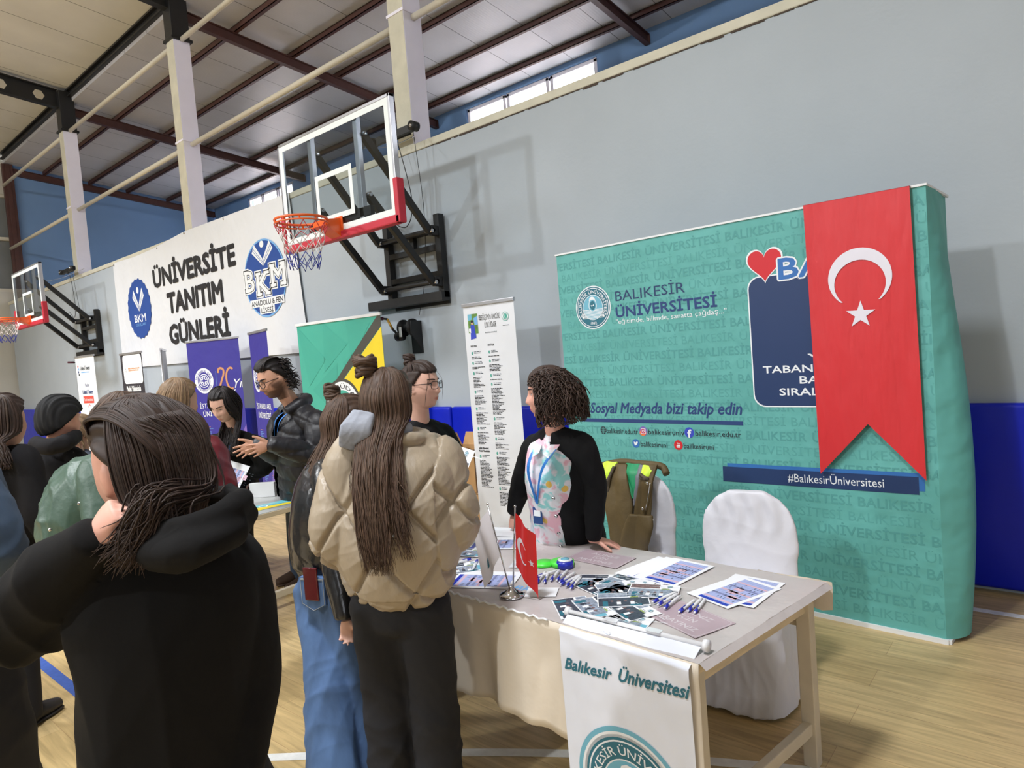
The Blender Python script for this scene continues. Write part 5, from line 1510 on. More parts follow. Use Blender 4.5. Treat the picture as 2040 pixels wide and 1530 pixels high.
panel([(.985, .035, .09, -.06), (.92, .03, .085, -.01), (.82, .02, .06, .0), (.74, .015, .045, .004)], .040, 'collar', M_GREYC, .012)
for rws in ([(.97, -.175, -.15, -.04), (.9, -.20, -.17, .002), (.80, -.345, -.195, .004), (.785, -.345, -.195, .004)], [(.945, .085, .10, -.01), (.925, .085, .17, -.005), (.912, .085, .17, -.003)]):
    panel(rws, .060, 'edge_trim', M_CAMO, .008)
b = MB()
for x, z in ((.135, .90), (.155, .68), (.09, .74), (.125, .665)): b.ball((x, -.085, z), (.010, .006, .010), M_STEEL, 10)
b.tube([(.15, -.075, .90), (.10, -.082, .70)], .003, M_STEEL, 6)
b.build('snap_button', jk)
b = MB(); b.tube(catmull([(-.30, .03, .955), (-.15, .05, .985), (0.0, .05, .985), (.15, .05, .98), (.20, .03, .94)], 6), .022, M_OLIVE, 12); b.build('back_fold', jk)
# ================================================================== PEOPLE
UP = np.array([0, 0, 1.0])
def nrm(v): v = np.asarray(v, float); return v / (np.linalg.norm(v) + 1e-12)
def h2(x, y): return nrm((x, y, 0))
CAM_R = h2(CR[0][0], CR[0][1]); CAM_F = h2(CR[2][0], CR[2][1])       # picture right / away from the camera, level
def facing(right, away): return nrm(CAM_R * right + CAM_F * away)

class Head:
    def __init__(s, C, F, pitch=0.0, roll=0.0, sc=1.0, male=False, hs=1.0):
        f = nrm(F); r = np.cross(f, UP); r = nrm(r)
        c, q = math.cos(pitch), math.sin(pitch)
        f2 = f * c + UP * q; u2 = np.cross(r, f2)
        c, q = math.cos(roll), math.sin(roll)
        r3 = r * c + u2 * q; u3 = np.cross(r3, f2)
        s.C = np.asarray(C, float); s.A = np.array([r3, f2, u3]); s.s = sc; s.male = male; s.F = f; s.R = r
    def w(s, P): return s.C + (np.asarray(P, float) * s.s) @ s.A
    def loc(s, W_): return ((np.asarray(W_, float) - s.C) @ s.A.T) / s.s
    def surf(s, th, z, feat=True):
        """local point of the skin at azimuth th (0 = nose) and height z (arrays)"""
        cz = .118
        t = np.clip(np.abs(z) / cz, 0, 1)
        low = np.clip((-z - .02) / .09, 0, 1); low = low * low * (3 - 2 * low)
        X = (.0745 if not s.male else .078) * (1 - t ** 2.3) ** (1 / 2.3) * (1 - .24 * low * (1 if not s.male else .75))
        Yf = .092 * np.where(z < 0, (1 - t ** 3.1) ** (1 / 3.1), (1 - t ** 2.2) ** (1 / 2.2))
        Yb = .098 * (1 - t ** 2.3) ** (1 / 2.3) * (1 - .30 * low)
        sx, cy = np.sin(th), np.cos(th)
        x = X * np.sign(sx) * np.abs(sx) ** .92
        y = np.where(cy > 0, Yf * np.abs(cy) ** .85, -Yb * np.abs(cy) ** .95)
        if feat:
            fr = np.clip(cy, 0, 1) ** .5
            ax = np.abs(x)
            g = np.where(z > -.033, np.clip((.030 - z) / .063, 0, 1) ** 1.3, np.clip((z + .050) / .017, 0, 1))
            wn = np.where(z < -.018, .0145, .0085 + .004 * np.clip(-z / .02, 0, 1))
            y = y + fr * ((.027 if s.male else .023) * np.exp(-(x / wn) ** 2) * g
                          - .011 * np.exp(-((ax - .031) / .017) ** 2 - ((z - .006) / .012) ** 2)
                          + (.006 if s.male else .003) * np.exp(-((ax - .028) / .024) ** 2 - ((z - .028) / .009) ** 2)
                          + .004 * np.exp(-((ax - .043) / .018) ** 2 - ((z + .026) / .018) ** 2)
                          + .0075 * np.exp(-(x / .021) ** 2) * (np.exp(-((z + .0605) / .0052) ** 2) + np.exp(-((z + .0725) / .0055) ** 2))
                          - .003 * np.exp(-(x / .02) ** 2 - ((z + .0665) / .0025) ** 2)
                          - .004 * np.exp(-(x / .02) ** 2 - ((z + .083) / .006) ** 2)
                          + .008 * np.exp(-(x / .019) ** 2 - ((z + .101) / .014) ** 2))
        return np.stack([x, y, z * np.ones_like(x)], -1)
    def grid(s, off=None, n=72, m=58, feat=True):
        zz = -.1175 * np.cos(np.linspace(.03, math.pi - .03, m)); th = np.linspace(0, 2 * math.pi, n, endpoint=False)
        P = s.surf(th[None, :] * np.ones((m, 1)), zz[:, None] * np.ones((1, n)), feat).reshape(-1, 3)
        if off is not None:
            d = P * np.array([1 / .075 ** 2, 1 / .095 ** 2, 1 / .118 ** 2]); d /= np.linalg.norm(d, axis=1)[:, None]
            P = P + d * off(P)[:, None]
        F = [(i * n + j, i * n + (j + 1) % n, (i + 1) * n + (j + 1) % n, (i + 1) * n + j) for i in range(m - 1) for j in range(n)]
        F += [tuple(range(n - 1, -1, -1)), tuple((m - 1) * n + j for j in range(n))]
        return s.w(P), F
    def ears(s):
        out = []
        for q in (-1, 1):
            c = s.w((q * .076, -.012, -.008)); A = np.array([s.A[0] * q, s.A[1], s.A[2]])
            out.append(ball(c, np.array([.010, .017, .030]) * s.s, 12, A)); out.append(ball(s.w((q * .074, -.002, -.03)), np.array([.008, .010, .012]) * s.s, 10, A))
        return out

def hand(W_, d, n, t, sc=1.0, curl=(.3, .3, .35, .4), spread=.12, thumb=(.75, .35), thumb_curl=.3):
    """wrist, finger direction, way the palm faces, thumb side -> palm, four fingers, thumb"""
    d = nrm(d); t = nrm(t - d * (np.asarray(t) @ d)); n = nrm(n - d * (np.asarray(n) @ d) - t * (np.asarray(n) @ t))
    W_ = np.asarray(W_, float); out = []
    out.append(chain([W_ - d * .02, W_ + d * .02 * sc, W_ + d * .055 * sc, W_ + d * .088 * sc], np.array([(.025, .020), (.029, .018), (.039, .016), (.038, .012)]) * sc, 4, 14, ref=t))
    for i in range(4):
        L = (.070, .078, .073, .057)[i] * sc; b = W_ + d * (.083 - .005 * abs(i - 1.2)) * sc + t * (.0285 - .0195 * i) * sc
        v = nrm(d + t * spread * (1.5 - i)); P = [b - v * .012, b]; a = 0
        for k, fr in enumerate((.44, .31, .25)):
            a += curl[i] * (.8, 1.1, .9)[k]
            P.append(P[-1] + (v * math.cos(a) + n * math.sin(a)) * L * fr)
        r = np.array([.0095, .0092, .0085, .0078, .0066]) * sc * (.88 if i == 3 else 1)
        out.append(chain(P, r, 3, 10))
    b = W_ + d * .022 * sc + t * .022 * sc
    v = nrm(d * math.cos(thumb[0]) + t * math.sin(thumb[0]) + n * thumb[1])
    v2 = nrm(v + (d * .5 + n * .3) * thumb_curl - t * .25 * thumb_curl)
    P = [b, b + v * .036 * sc, b + v * .036 * sc + v2 * .032 * sc, b + v * .036 * sc + v2 * .032 * sc + nrm(v2 + d * .3 * thumb_curl) * .025 * sc]
    out.append(chain(P, np.array([.013, .0115, .0098, .0078]) * sc, 3, 10))
    return out

M_EYEW = mat('eye_white', (222, 218, 214), 0.25); M_IRIS = mat('dark_iris', (44, 30, 24), 0.15); M_LASH = mat('lash', (26, 20, 20), 0.6)
def skin_mat(name, c): return mat(name, c, 0.5, var=0.04, vscale=30, bump=0.06, bscale=220, tint='tint', spec=0.4)
SKINS = {'fair': skin_mat('skin_fair', (222, 176, 156)), 'rosy': skin_mat('skin_rosy', (226, 170, 150)), 'tan': skin_mat('skin_tan', (206, 156, 130))}

class Fig:
    """A person. J: joints in the world; right side of the body is 'r'."""
    def __init__(s, label, base, F, h, J, hd, skin='fair', voxel=.006, hands=None, lipc=(.80, .50, .50), beard=0.0, group='visitors and stand staff in the hall', legs=True):
        s.base = np.array([base[0], base[1], 0.0]); s.F = nrm(F); s.R = np.cross(s.F, UP); s.h = h; s.J = j = dict(J); s.head = hd
        B = s.base; R = s.R; F = s.F
        j.setdefault('pel', B + UP * .53 * h); j.setdefault('N', B + UP * .835 * h)
        k = h / 1.68
        for q, sg in (('l', -1), ('r', 1)):
            j.setdefault('sh' + q, j['N'] + R * sg * .155 * k - UP * .045 * k)
            j.setdefault('el' + q, j['sh' + q] - UP * .27 * k + R * sg * .05 + F * .0)
            j.setdefault('wr' + q, j['el' + q] - UP * .22 * k + F * .06)
            j.setdefault('hip' + q, j['pel'] + R * sg * .085 * k - UP * .02)
            j.setdefault('an' + q, B + R * sg * .10 * k + UP * .085)
            j.setdefault('kn' + q, (j['hip' + q] + j['an' + q]) / 2 + F * .02 + UP * .02)
        s.k = k
        pel, N = j['pel'], j['N']
        ax = nrm(N - pel); L = np.linalg.norm(N - pel)
        s.ax, s.L = ax, L
        pcs = [chain([pel - ax * .05, pel + ax * .06 * k, pel + ax * L * .40, pel + ax * L * .68, N - ax * .10 * k, N - ax * .05 * k],
                     np.array([(.135, .095), (.138, .096), (.110, .080), (.122, .088), (.125, .072), (.07, .055)]) * k, 4, 24, ref=R),
               chain([N - ax * .07 * k, N + UP * .01, hd.w((0, -.015, -.07))], np.array([.062, .052, .050]) * k * (1.12 if hd.male else .98), 5, 20)]
        pcs.append(hd.grid()); pcs += hd.ears()
        for q in 'lr':
            sh, el, wr = j['sh' + q], j['el' + q], j['wr' + q]
            pcs.append(chain([N - ax * .07 * k + (sh - N) * .35, sh, sh * .5 + el * .5, el, el * .45 + wr * .55, wr], np.array([.050, .046, .040, .034, .031, .025]) * k, 5, 16))
            hs = (hands or {}).get(q)
            if hs is None: hs = dict(d=nrm(wr - el), n=-R * (1 if q == 'r' else -1), t=F)
            hs = dict(hs); pcs += hand(wr, sc=hs.pop('sc', .93) * k * (1.08 if hd.male else 1), **hs)
            if legs:
                hp, kn, an = j['hip' + q], j['kn' + q], j['an' + q]
                pcs.append(chain([hp + UP * .04, hp * .6 + kn * .4, kn, kn * .5 + an * .5, an], np.array([.088, .078, .056, .052, .038]) * k, 5, 16))
                pcs.append(chain([an - F * .03 - UP * .04, an + F * .06 - UP * .055, an + F * .14 - UP * .065], np.array([.035, .033, .025]), 4, 12))
        V, Fa = merge(pcs, voxel, 2)
        Vl = hd.loc(V)
        T = np.ones((len(V), 3))
        x, y, z = Vl.T
        face = (y > .03) & (np.abs(x) < .08) & (np.abs(z) < .13)
        li = np.exp(-np.maximum(0, (x / .024) ** 2 + ((z + .0665) / .0105) ** 2 - .35) * 3.0) * face * (y > .05)
        T = T * (1 - li[:, None]) + np.array(lipc) * li[:, None]
        ch = .35 * np.exp(-((np.abs(x) - .045) / .02) ** 2 - ((z + .03) / .02) ** 2) * face
        T *= 1 - ch[:, None] * np.array([.02, .16, .14])
        if beard:
            bd = np.clip((-.045 - z) / .015, 0, 1) * np.clip((y + .035) / .03, 0, 1) * (np.abs(z) < .14)
            sb = np.clip((.0 - z) / .02, 0, 1) * np.clip((np.abs(x) - .058) / .008, 0, 1) * np.clip((y + .02) / .02, 0, 1) * (z > -.13)
            mo = np.exp(-((z + .050) / .006) ** 2) * (np.abs(x) < .032) * face
            q = np.clip(np.maximum(np.maximum(bd, sb), mo), 0, 1) * (1 - li) * beard
            T = T * (1 - q[:, None]) + np.array([.16, .14, .14]) * q[:, None]
        b = MB(); b.add(V, Fa, SKINS[skin], True, col=T)
        s.o = b.build('person', loc=tuple(s.base), shift=s.base, colname='tint')
        tag(s.o, label, 'person', group)
    def add(s, mb, name, **kw): return mb.build(name, s.o, shift=s.base, **kw)
    def soft(s, name, pcs, m, voxel=.01, smooth=4, fold=None): return soft(name, pcs, m, s.o, s.base, voxel, smooth, fold)
    def local(s, V):            # metres to the body's right / front / up from the base
        D = np.asarray(V) - s.base; return D @ s.R, D @ s.F, D[..., 2] if D.ndim > 1 else D[2]
    # ---- face details
    def eyes(s, open_=1.0, brow=(40, 28, 26), look=0.0):
        h = s.head; mb_ = mat('eyebrow_%d_%d' % (brow[0], brow[1]), brow, .8, var=.1)
        for q in (-1, 1):
            b = MB(); c = h.surf(np.array([math.asin(min(1, .031 / .0745))]) * q, np.array([.006]))[0]
            yy = c[1] - .004
            b.ball(h.w((q * .031, yy, .006)), np.array([.0135, .0085, .0030 + .0035 * open_]) * h.s, M_EYEW, 14, h.A)
            b.ball(h.w((q * .031 + look, yy + .0045, .0062)), np.array([.0055, .0048, .0030 + .0025 * open_]) * h.s, M_IRIS, 12, h.A)
            up = [h.w((q * .031 + dx, yy + .0075 - abs(dx) * .28, .0062 + .0058 * open_ * (1 - (dx / .016) ** 2) + .0012 * (dx * q > .01))) for dx in np.linspace(-.0155, .0165, 9)]
            b.tube(up, .0013 * h.s, M_LASH, 6)
            s.add(b, 'eye')
            b = MB(); P = []
            for i, dx in enumerate(np.linspace(-.016, .023, 9)):
                P.append(h.w(h.surf(np.array([math.asin(np.clip((.031 + dx) / .0745, -1, 1))]) * q, np.array([.0285 + .003 * math.sin(i / 8 * 2.6)]))[0] + (0, .001, 0)))
            b.tube(P, np.array([.0026, .0034, .0036, .0034, .0032, .0028, .0024, .0018, .001]) * h.s * (1.35 if h.male else 1), mb_, 8)
            s.add(b, 'eyebrow')
    def glasses(s, m, rnd=False):
        h = s.head; q_ = 1.5 if rnd else 1.15; b = MB(); g = MB()
        for q in (-1, 1):
            P = []
            for a in np.linspace(0, 2 * math.pi, 28, endpoint=False):
                ex = 1.0 if rnd else .55
                cx = math.copysign(abs(math.cos(a)) ** ex, math.cos(a)); sy = math.copysign(abs(math.sin(a)) ** ex, math.sin(a))
                P.append(h.w((q * .034 + .0265 * cx, .103 - .35 * max(0, abs(q * .034 + .0265 * cx) - .03), .001 + (.024 if rnd else .0185) * sy)))
            b.tube(P, .0016 * h.s * q_, m, 6, closed=True); g.add(P, [tuple(range(28))], LENS)
            b.tube([h.w((q * .060, .092, .010)), h.w((q * .076, .05, .010)), h.w((q * .080, -.02, .004))], .0015 * h.s * q_, m, 6)
        b.tube([h.w((-.009, .108, .005)), h.w((0, .112, .007)), h.w((.009, .108, .005))], .0015 * h.s, m, 6)
        o = s.add(b, 'glasses'); g.build('lens', o, shift=s.base)
    # ---- hair
    def cap(s, m, th=.014, line=.060, side=.05, k=1.1, back=-.2, extra=None):
        h = s.head
        def off(P):
            q = (P[:, 2] - line) + np.maximum(0, side - P[:, 1]) * k
            e = np.clip(q / .022, 0, 1); e = e * e * (3 - 2 * e)
            o = e * (th + .003 * np.sin(P[:, 0] * 260 + P[:, 2] * 40) + .002 * np.sin(P[:, 0] * 510)) - (1 - e) * .012
            if extra is not None: o = o + extra(P) * e
            return o
        V, F = h.grid(off, 96, 60, False)
        b = MB(); b.add(V, F, m, True, col=np.tile(.9, (len(V), 3)) * np.ones((len(V), 3))); return s.add(b, 'hair', colname='tint')
    def strands(s, paths, m, r=.004, parent=None, name='hair_strands', flat=1.0, k=4, n=5, tip=.25):
        b = MB()
        for P in paths:
            Q = catmull(P, k); L = len(Q)
            rr = r * rng.uniform(.6, 1.3); R_ = np.interp(np.linspace(0, 1, L), [0, .1, .75, 1], [rr * .6, rr, rr * .9, rr * tip])
            g = rng.uniform(.72, 1.30); c = np.array([1.0, rng.uniform(.94, 1.02), rng.uniform(.86, 1.02)]) * g
            b.tube(Q, np.stack([R_, R_ * flat], 1), m, n, col=c)
        return s.add(b, name, colname='tint')
    def fall(s, n, length, amin=-1.5, amax=1.5, spread=1.0, back=((-.12, -.115), (-.22, -.14), (-.6, -.16)), top=.13, jitter=.012, toward=0.0, part=.0, len_var=.12, shift=0.0, mid_in=1.0):
        """long hair falling: azimuth a from the back (0) to the sides"""
        h = s.head; out = []
        for _ in range(n):
            a = rng.uniform(amin, amax); j = lambda q=1.0: rng.normal(0, jitter * q)
            e = rng.uniform(.0, .016)
            P = [h.w((math.sin(a) * .03 + part, -.02 - .02 * math.cos(a), top - .004 + e * .4)),
                 h.w((math.sin(a) * (.066 + e * .5), -.055 * math.cos(a) - .012, .100 + e * .5)),
                 h.w((math.sin(a) * (.083 + e), -.104 * math.cos(a) - e * math.cos(a), .035)),
                 h.w((math.sin(a) * (.084 + e), -.106 * math.cos(a) - e, -.045))]
            L = length * (1 - len_var * rng.rand() ** 2 * 2)
            z0 = -.045 * h.s
            for f in (.25, .5, .75, 1.0):
                z = z0 - (L - .045) * f
                yb = np.interp(-z, [-q[0] for q in back], [q[1] for q in back]) + .5 * (1 - math.cos(a)) * .07
                x = math.sin(a) * (.085 + .02 * f * spread) * spread ** f + j(f) + toward * f + shift * f * f
                P.append(h.C + h.R * x + h.F * (yb - e + j(.4) * f) + UP * z)
            out.append(P)
        return out
    def bun(s, c, r, m, ax=None, turns=3):
        """twisted knot of hair at local head point c"""
        h = s.head; b = MB(); c = np.asarray(c, float)
        for q in range(26):
            a0 = rng.uniform(0, 6.28); tl = rng.uniform(-.6, .6); rad = r * rng.uniform(.45, .85); P = []
            for t in np.linspace(0, rng.uniform(3.5, 6.0), 14):
                a = a0 + t
                P.append(h.w(c + np.array([rad * math.cos(a), rad * math.sin(a) * .9, r * .55 * math.sin(a * .5 + q) + tl * rad * math.cos(a)])))
            b.tube(catmull(P, 2), r * rng.uniform(.16, .26), m, 7, col=np.ones(3) * rng.uniform(.75, 1.25))
        b.ball(h.w(c), r * .72 * h.s, m, 14, col=np.ones(3) * .8)
        return s.add(b, 'hair_bun', colname='tint')
    # ---- clothing
    def top(s, name, m, hem, rows, sleeve, cuff=.02, voxel=.009, fold=None, extra=(), smooth=4, hemz=None, power=2.2, yoke=.072, only=None, post=None):
        """rows: (fraction from hem to neck, half width, half depth, forward shift)"""
        j = s.J; hemp = np.asarray(hem, float); N = j['N']
        P = [hemp + (N - hemp) * r[0] + s.F * r[3] for r in rows]
        pcs = [chain(P, np.array([(r[1], r[2]) for r in rows]), 5, 40, ref=s.R, power=power)]
        pcs.append(chain([j['shl'], j['N'] - UP * .02, j['shr']], np.array([(yoke, yoke), (yoke * .9, yoke * .95), (yoke, yoke)]), 6, 20))
        for q in 'lr':
            if only and q not in only: continue
            sh, el, wr = j['sh' + q], j['el' + q], j['wr' + q]
            e2 = wr - nrm(wr - el) * cuff
            pcs.append(chain([sh + (N - sh) * .25, sh, sh * .5 + el * .5, el, el * .5 + e2 * .5, e2], np.array(sleeve), 6, 24))
        pcs += list(extra)
        V, F = merge(pcs, voxel, smooth, fold)
        if post is not None: V, F = post(V, F)
        b = MB(); b.add(V, F, m, True)
        return s.add(b, name)
    def trousers(s, name, m, r, voxel=.010, fold=None, waist=None, flare=0.0, dz=.0):
        """r: half thickness at hip, thigh, knee, calf, hem"""
        j = s.J; pcs = []
        w = j['pel'] + s.ax * (.10 if waist is None else waist)
        pcs.append(chain([w, j['pel'] + s.ax * .02, j['pel'] - UP * .07], np.array([(.150, .112), (.172, .13), (.168, .125)]) * s.k, 4, 30, ref=s.R))
        for q in 'lr':
            hp, kn, an = j['hip' + q], j['kn' + q], j['an' + q]
            e = an - UP * (.035 + dz)
            pcs.append(chain([hp + UP * .02, hp * .6 + kn * .4, kn, kn * .5 + an * .5, e], np.array(r), 6, 24))
        V, F = merge(pcs, voxel, 4, fold); V[:, 2] = np.maximum(V[:, 2], .012)
        b = MB(); b.add(V, F, m, True); return s.add(b, name)
    def shoes(s, m, sole=None):
        for q in 'lr':
            an = s.J['an' + q]; b = MB(); g = np.array([an[0], an[1], 0])
            V, F = merge([chain([g - s.F * .06 + UP * .05, g + s.F * .03 + UP * .055, g + s.F * .11 + UP * .045, g + s.F * .18 + UP * .035], np.array([(.038, .045), (.042, .05), (.047, .040), (.035, .028)]), 5, 20, ref=s.R), ball(g - s.F * .02 + UP * .075, (.042, .042, .045))], .007, 3)
            V[:, 2] = np.maximum(V[:, 2], .012); b.add(V, F, m, True); o = s.add(b, 'shoe')
            b = MB(); V, F = chain([g - s.F * .06 + UP * .012, g + s.F * .03 + UP * .012, g + s.F * .11 + UP * .012, g + s.F * .185 + UP * .012], np.array([(.042, .012), (.044, .012), (.049, .012), (.036, .012)]), 5, 20, ref=s.R)
            b.add(V, F, sole or m, True); b.build('sole', o, shift=s.base)
LENS = glass_mat('spectacle_lens', (.96, .97, .98), .03)
M_HBLACK = mat('hair_black', (34, 28, 28), .55, var=.2, vscale=60, tint='tint', spec=.35)
M_HDARK = mat('hair_dark_brown', (58, 44, 38), .55, var=.2, vscale=60, tint='tint', spec=.35)
M_HBROWN = mat('hair_brown', (80, 61, 49), .55, var=.2, vscale=60, tint='tint', spec=.35)
M_HLIGHT = mat('hair_light_brown', (132, 108, 82), .55, var=.2, vscale=60, tint='tint', spec=.35)
M_HCURL = mat('hair_curly_brown', (64, 49, 42), .55, var=.25, vscale=60, tint='tint', spec=.35)
M_HOOD = mat('black_sweatshirt', (19, 18, 18), .9, var=.08, vscale=20, bump=.2, bscale=260, spec=.25)
M_HOOD2 = mat('charcoal_sweatshirt', (32, 31, 33), .9, var=.08, vscale=20, bump=.2, bscale=220, spec=.25)
M_PUFF = mat('beige_puffer_nylon', (166, 151, 130), .42, var=.03, vscale=6, bump=.25, bscale=22, stretch=(1.5, 1.5, .5))
M_LEATHER = mat('black_leather', (40, 40, 42), .26, var=.1, vscale=12, bump=.25, bscale=40, coat=.3)
M_DENIM = mat('blue_denim', (82, 112, 156), .8, var=.30, vscale=7, bump=.3, bscale=240, detail=7, stretch=(1.6, 1.6, .5))
M_DENIMD = mat('dark_denim', (58, 76, 98), .75, var=.2, vscale=5, bump=.3, bscale=240, detail=6)
M_BPANT = mat('black_trousers', (20, 20, 25), .85, var=.08, vscale=15, bump=.15, bscale=150)
M_KNIT = mat('black_knit', (19, 19, 21), .85, var=.08, vscale=20, bump=.3, bscale=180, spec=.25)
M_BURG = mat('burgundy_nylon', (104, 30, 40), .45, var=.06, vscale=6, bump=.2, bscale=25)
M_FOREST = mat('green_bomber_nylon', (70, 94, 80), .45, var=.06, vscale=6, bump=.25, bscale=22)
M_GREYM = mat('grey_marl', (150, 154, 164), .85, var=.06, vscale=60, bump=.2, bscale=200)
M_COAT = mat('black_puffer_nylon', (32, 32, 37), .45, var=.06, vscale=8, bump=.25, bscale=26)
M_WSHOE = mat('white_trainer', (226, 226, 228), .5, var=.03)
M_BSHOE = mat('black_shoe', (30, 28, 28), .5, var=.06)
M_BRSHOE = mat('brown_suede_boot', (70, 52, 42), .7, var=.15, vscale=20)
M_LANY = mat('blue_lanyard', (44, 120, 200), .5, var=.05)
M_METAL_D = mat('dark_glasses_metal', (30, 30, 34), .3, metal=.4)
def xy(p): return (p[0], p[1])

# ---- A : girl in the black hoodie, nearest the camera
hA = Head(at(287, 928, 1.24), facing(-.86, .50), -.10, .06, .99)
A = Fig('person nearest the camera in a black hoodie, hand at the neck, from behind', xy(at(345, 1400, 1.30)), facing(-.40, .91), 1.68,
        dict(N=at(342, 1056, 1.27), shl=at(236, 1150, 1.29), shr=at(452, 1138, 1.36), ell=at(30, 1238, 1.24), wrl=at(182, 1076, 1.13), elr=at(492, 1345, 1.36), wrr=at(478, 1560, 1.28)), hA, 'rosy', .0045,
        hands=dict(l=dict(sc=.78, d=at(236, 1006, 1.12) - at(182, 1076, 1.13), n=CAM_F * .75 + CAM_R * .6, t=nrm(CAM_R * .7 - CAM_F * .5 - UP * .2), curl=(1.0, 1.1, 1.2, 1.25), spread=.02, thumb=(.55, .5), thumb_curl=.6)))
fo = folds(.15, .014, 3, (1, 1, .9))
hemA = at(330, 1690, 1.30)
hood = [chain([at(272, 1078, 1.20), at(330, 1098, 1.12), at(420, 1078, 1.13), at(492, 1022, 1.24)], np.array([(.026, .022), (.044, .036), (.050, .038), (.028, .026)]), 6, 22),
        chain([at(300, 1058, 1.14), at(390, 1050, 1.12), at(478, 1000, 1.20), at(440, 985, 1.32), at(360, 1000, 1.38), at(280, 1040, 1.30)], np.array([.022, .026, .026, .024, .022, .02]), 6, 16)]
A.top('hoodie', M_HOOD, hemA, [(0, .145, .125, 0), (.15, .150, .13, 0), (.5, .155, .13, 0), (.78, .165, .115, 0), (.92, .14, .09, 0), (.99, .07, .065, 0)],
      [.080, .086, .084, .076, .062, .044], cuff=-.012, voxel=.0065, fold=fo, extra=hood, yoke=.075)
A.trousers('trousers', M_BPANT, [.10, .10, .085, .08, .075], .012)
A.shoes(M_BSHOE)
def exA(P): return .003 * np.clip(-P[:, 1] / .09, 0, 1)
A.cap(M_HDARK, .011, .066, .052, .80, extra=exA)
P_ = A.fall(620, .15, -1.15, .75, .75, back=((-.06, -.105), (-.14, -.085), (-.34, -.05)), jitter=.010, len_var=.3, toward=-.015)
A.strands(P_, M_HDARK, .0017)
pth = []
for q in range(420):            # gathered tail sweeping from the crown toward the shoulder by the hand
    a = rng.uniform(-1.2, 1.2); o = rng.normal(0, .012, 3)
    pth.append([hA.w((math.sin(a) * .075, -.04 - .05 * math.cos(a), .09)), hA.w((.02 + math.sin(a) * .05, -.112, .02 + rng.normal(0, .012))), hA.w((.015 + math.sin(a) * .03, -.118, -.06)) + o * .5,
                at(318, 1000, 1.13) + o, at(285 + rng.normal(0, 12), 1060, 1.12) + o, at(252 + rng.normal(0, 18), 1108 + rng.normal(0, 14), 1.11) + o])
A.strands(pth, M_HDARK, .0016)
pth = []
for q in range(520):            # combed from the brow back over the crown
    x = rng.uniform(-.074, .074); w_ = 1 - (x / .08) ** 2; e = rng.uniform(.0, .006)
    pth.append([hA.w((x, .070 * w_ + .012, .074 + .01 * w_ + e)), hA.w((x * 1.02, .02, .094 + .032 * w_ + e)), hA.w((x, -.05, .088 + .032 * w_ + e)), hA.w((x * .9 + .01, -.104, .05)), hA.w((x * .5 + .015, -.112 - e, -.02))])
A.strands(pth, M_HDARK, .0017)
A.eyes(1.0)

# ---- B : beige puffer, topknot
hB = Head(at(775, 805, 2.52), facing(.25, .97), .0, .0, 1.05)
B = Fig('person in a beige quilted puffer jacket with topknot and long brown hair, from behind', xy(at(797, 1190, 2.58)), facing(.18, .98), 1.70,
        dict(N=at(783, 872, 2.52), shl=at(697, 915, 2.50), shr=at(872, 915, 2.56), ell=at(672, 1070, 2.50), wrl=at(735, 1105, 2.80), elr=at(902, 1040, 2.52), wrr=at(850, 1085, 2.84), pel=at(797, 1195, 2.58)), hB, 'fair', .008)
fB = folds(.06, .005, 21, (1, 1, .3))
def quilt(V):
    x, y, z = B.local(V)
    xx = np.where(x > .22, x + .10, x) + .113; zz = z - 1.22
    a = xx / .243 + zz / .325; c = xx / .243 - zz / .325
    q = np.minimum(np.abs(a - np.round(a)), np.abs(c - np.round(c))) * .1946
    return .008 * (1 - np.exp(-(q / .05) ** 2)) - .020 * np.exp(-(q / .009) ** 2) + fB(V) * (.35 + np.exp(-(q / .04) ** 2))
collar = [chain([at(740, 884, 2.46), at(780, 876, 2.43), at(826, 874, 2.46), at(846, 866, 2.56)], np.array([.022, .022, .024, .024]), 5, 16)]
B.top('puffer_jacket', M_PUFF, at(798, 1172, 2.55), [(0, .185, .14, 0), (.05, .205, .17, 0), (.28, .245, .19, -.01), (.55, .25, .19, -.01), (.80, .225, .16, 0), (.93, .15, .11, 0), (1.0, .08, .075, 0)],
      [.085, .096, .104, .102, .092, .06], cuff=.02, voxel=.005, fold=quilt, smooth=6, extra=collar, yoke=.082)
b = MB(); V, F = merge([chain([at(700, 892, 2.41), at(710, 856, 2.38), at(724, 824, 2.41)], np.array([(.046, .014), (.058, .018), (.044, .016)]), 6, 24, ref=CAM_R, power=3.5), chain([at(728, 850, 2.41), at(770, 850, 2.43), at(815, 858, 2.47)], np.array([(.02, .03)] * 3), 5, 16)], .005, 3, folds(.05, .003, 4))
b.add(V, F, M_GREYM, True); B.add(b, 'hood')
B.trousers('trousers', M_BPANT, [.118, .112, .098, .094, .090], .010, folds(.11, .009, 9, (1,1,.4)))
B.shoes(M_BSHOE)
B.cap(M_HBROWN, .015, .064, .055, 1.15)
P_ = B.fall(700, .56, -.95, .95, .62, back=((-.08, -.135), (-.16, -.19), (-.24, -.235), (-.40, -.268), (-.6, -.285)), jitter=.012, toward=.01, len_var=.24, shift=.03)
P_ += B.fall(160, .52, .55, 1.25, .95, back=((-.08, -.125), (-.16, -.15), (-.24, -.21), (-.40, -.25), (-.6, -.265)), jitter=.012, toward=.02, len_var=.2, shift=.04)
P_ += B.fall(160, .30, -1.4, 1.4, .92, back=((-.08, -.125), (-.16, -.15), (-.3, -.20)), jitter=.008)
B.strands(P_, M_HBROWN, .0024, tip=.15)
B.bun((-.055, -.050, .142), .045, M_HBROWN)

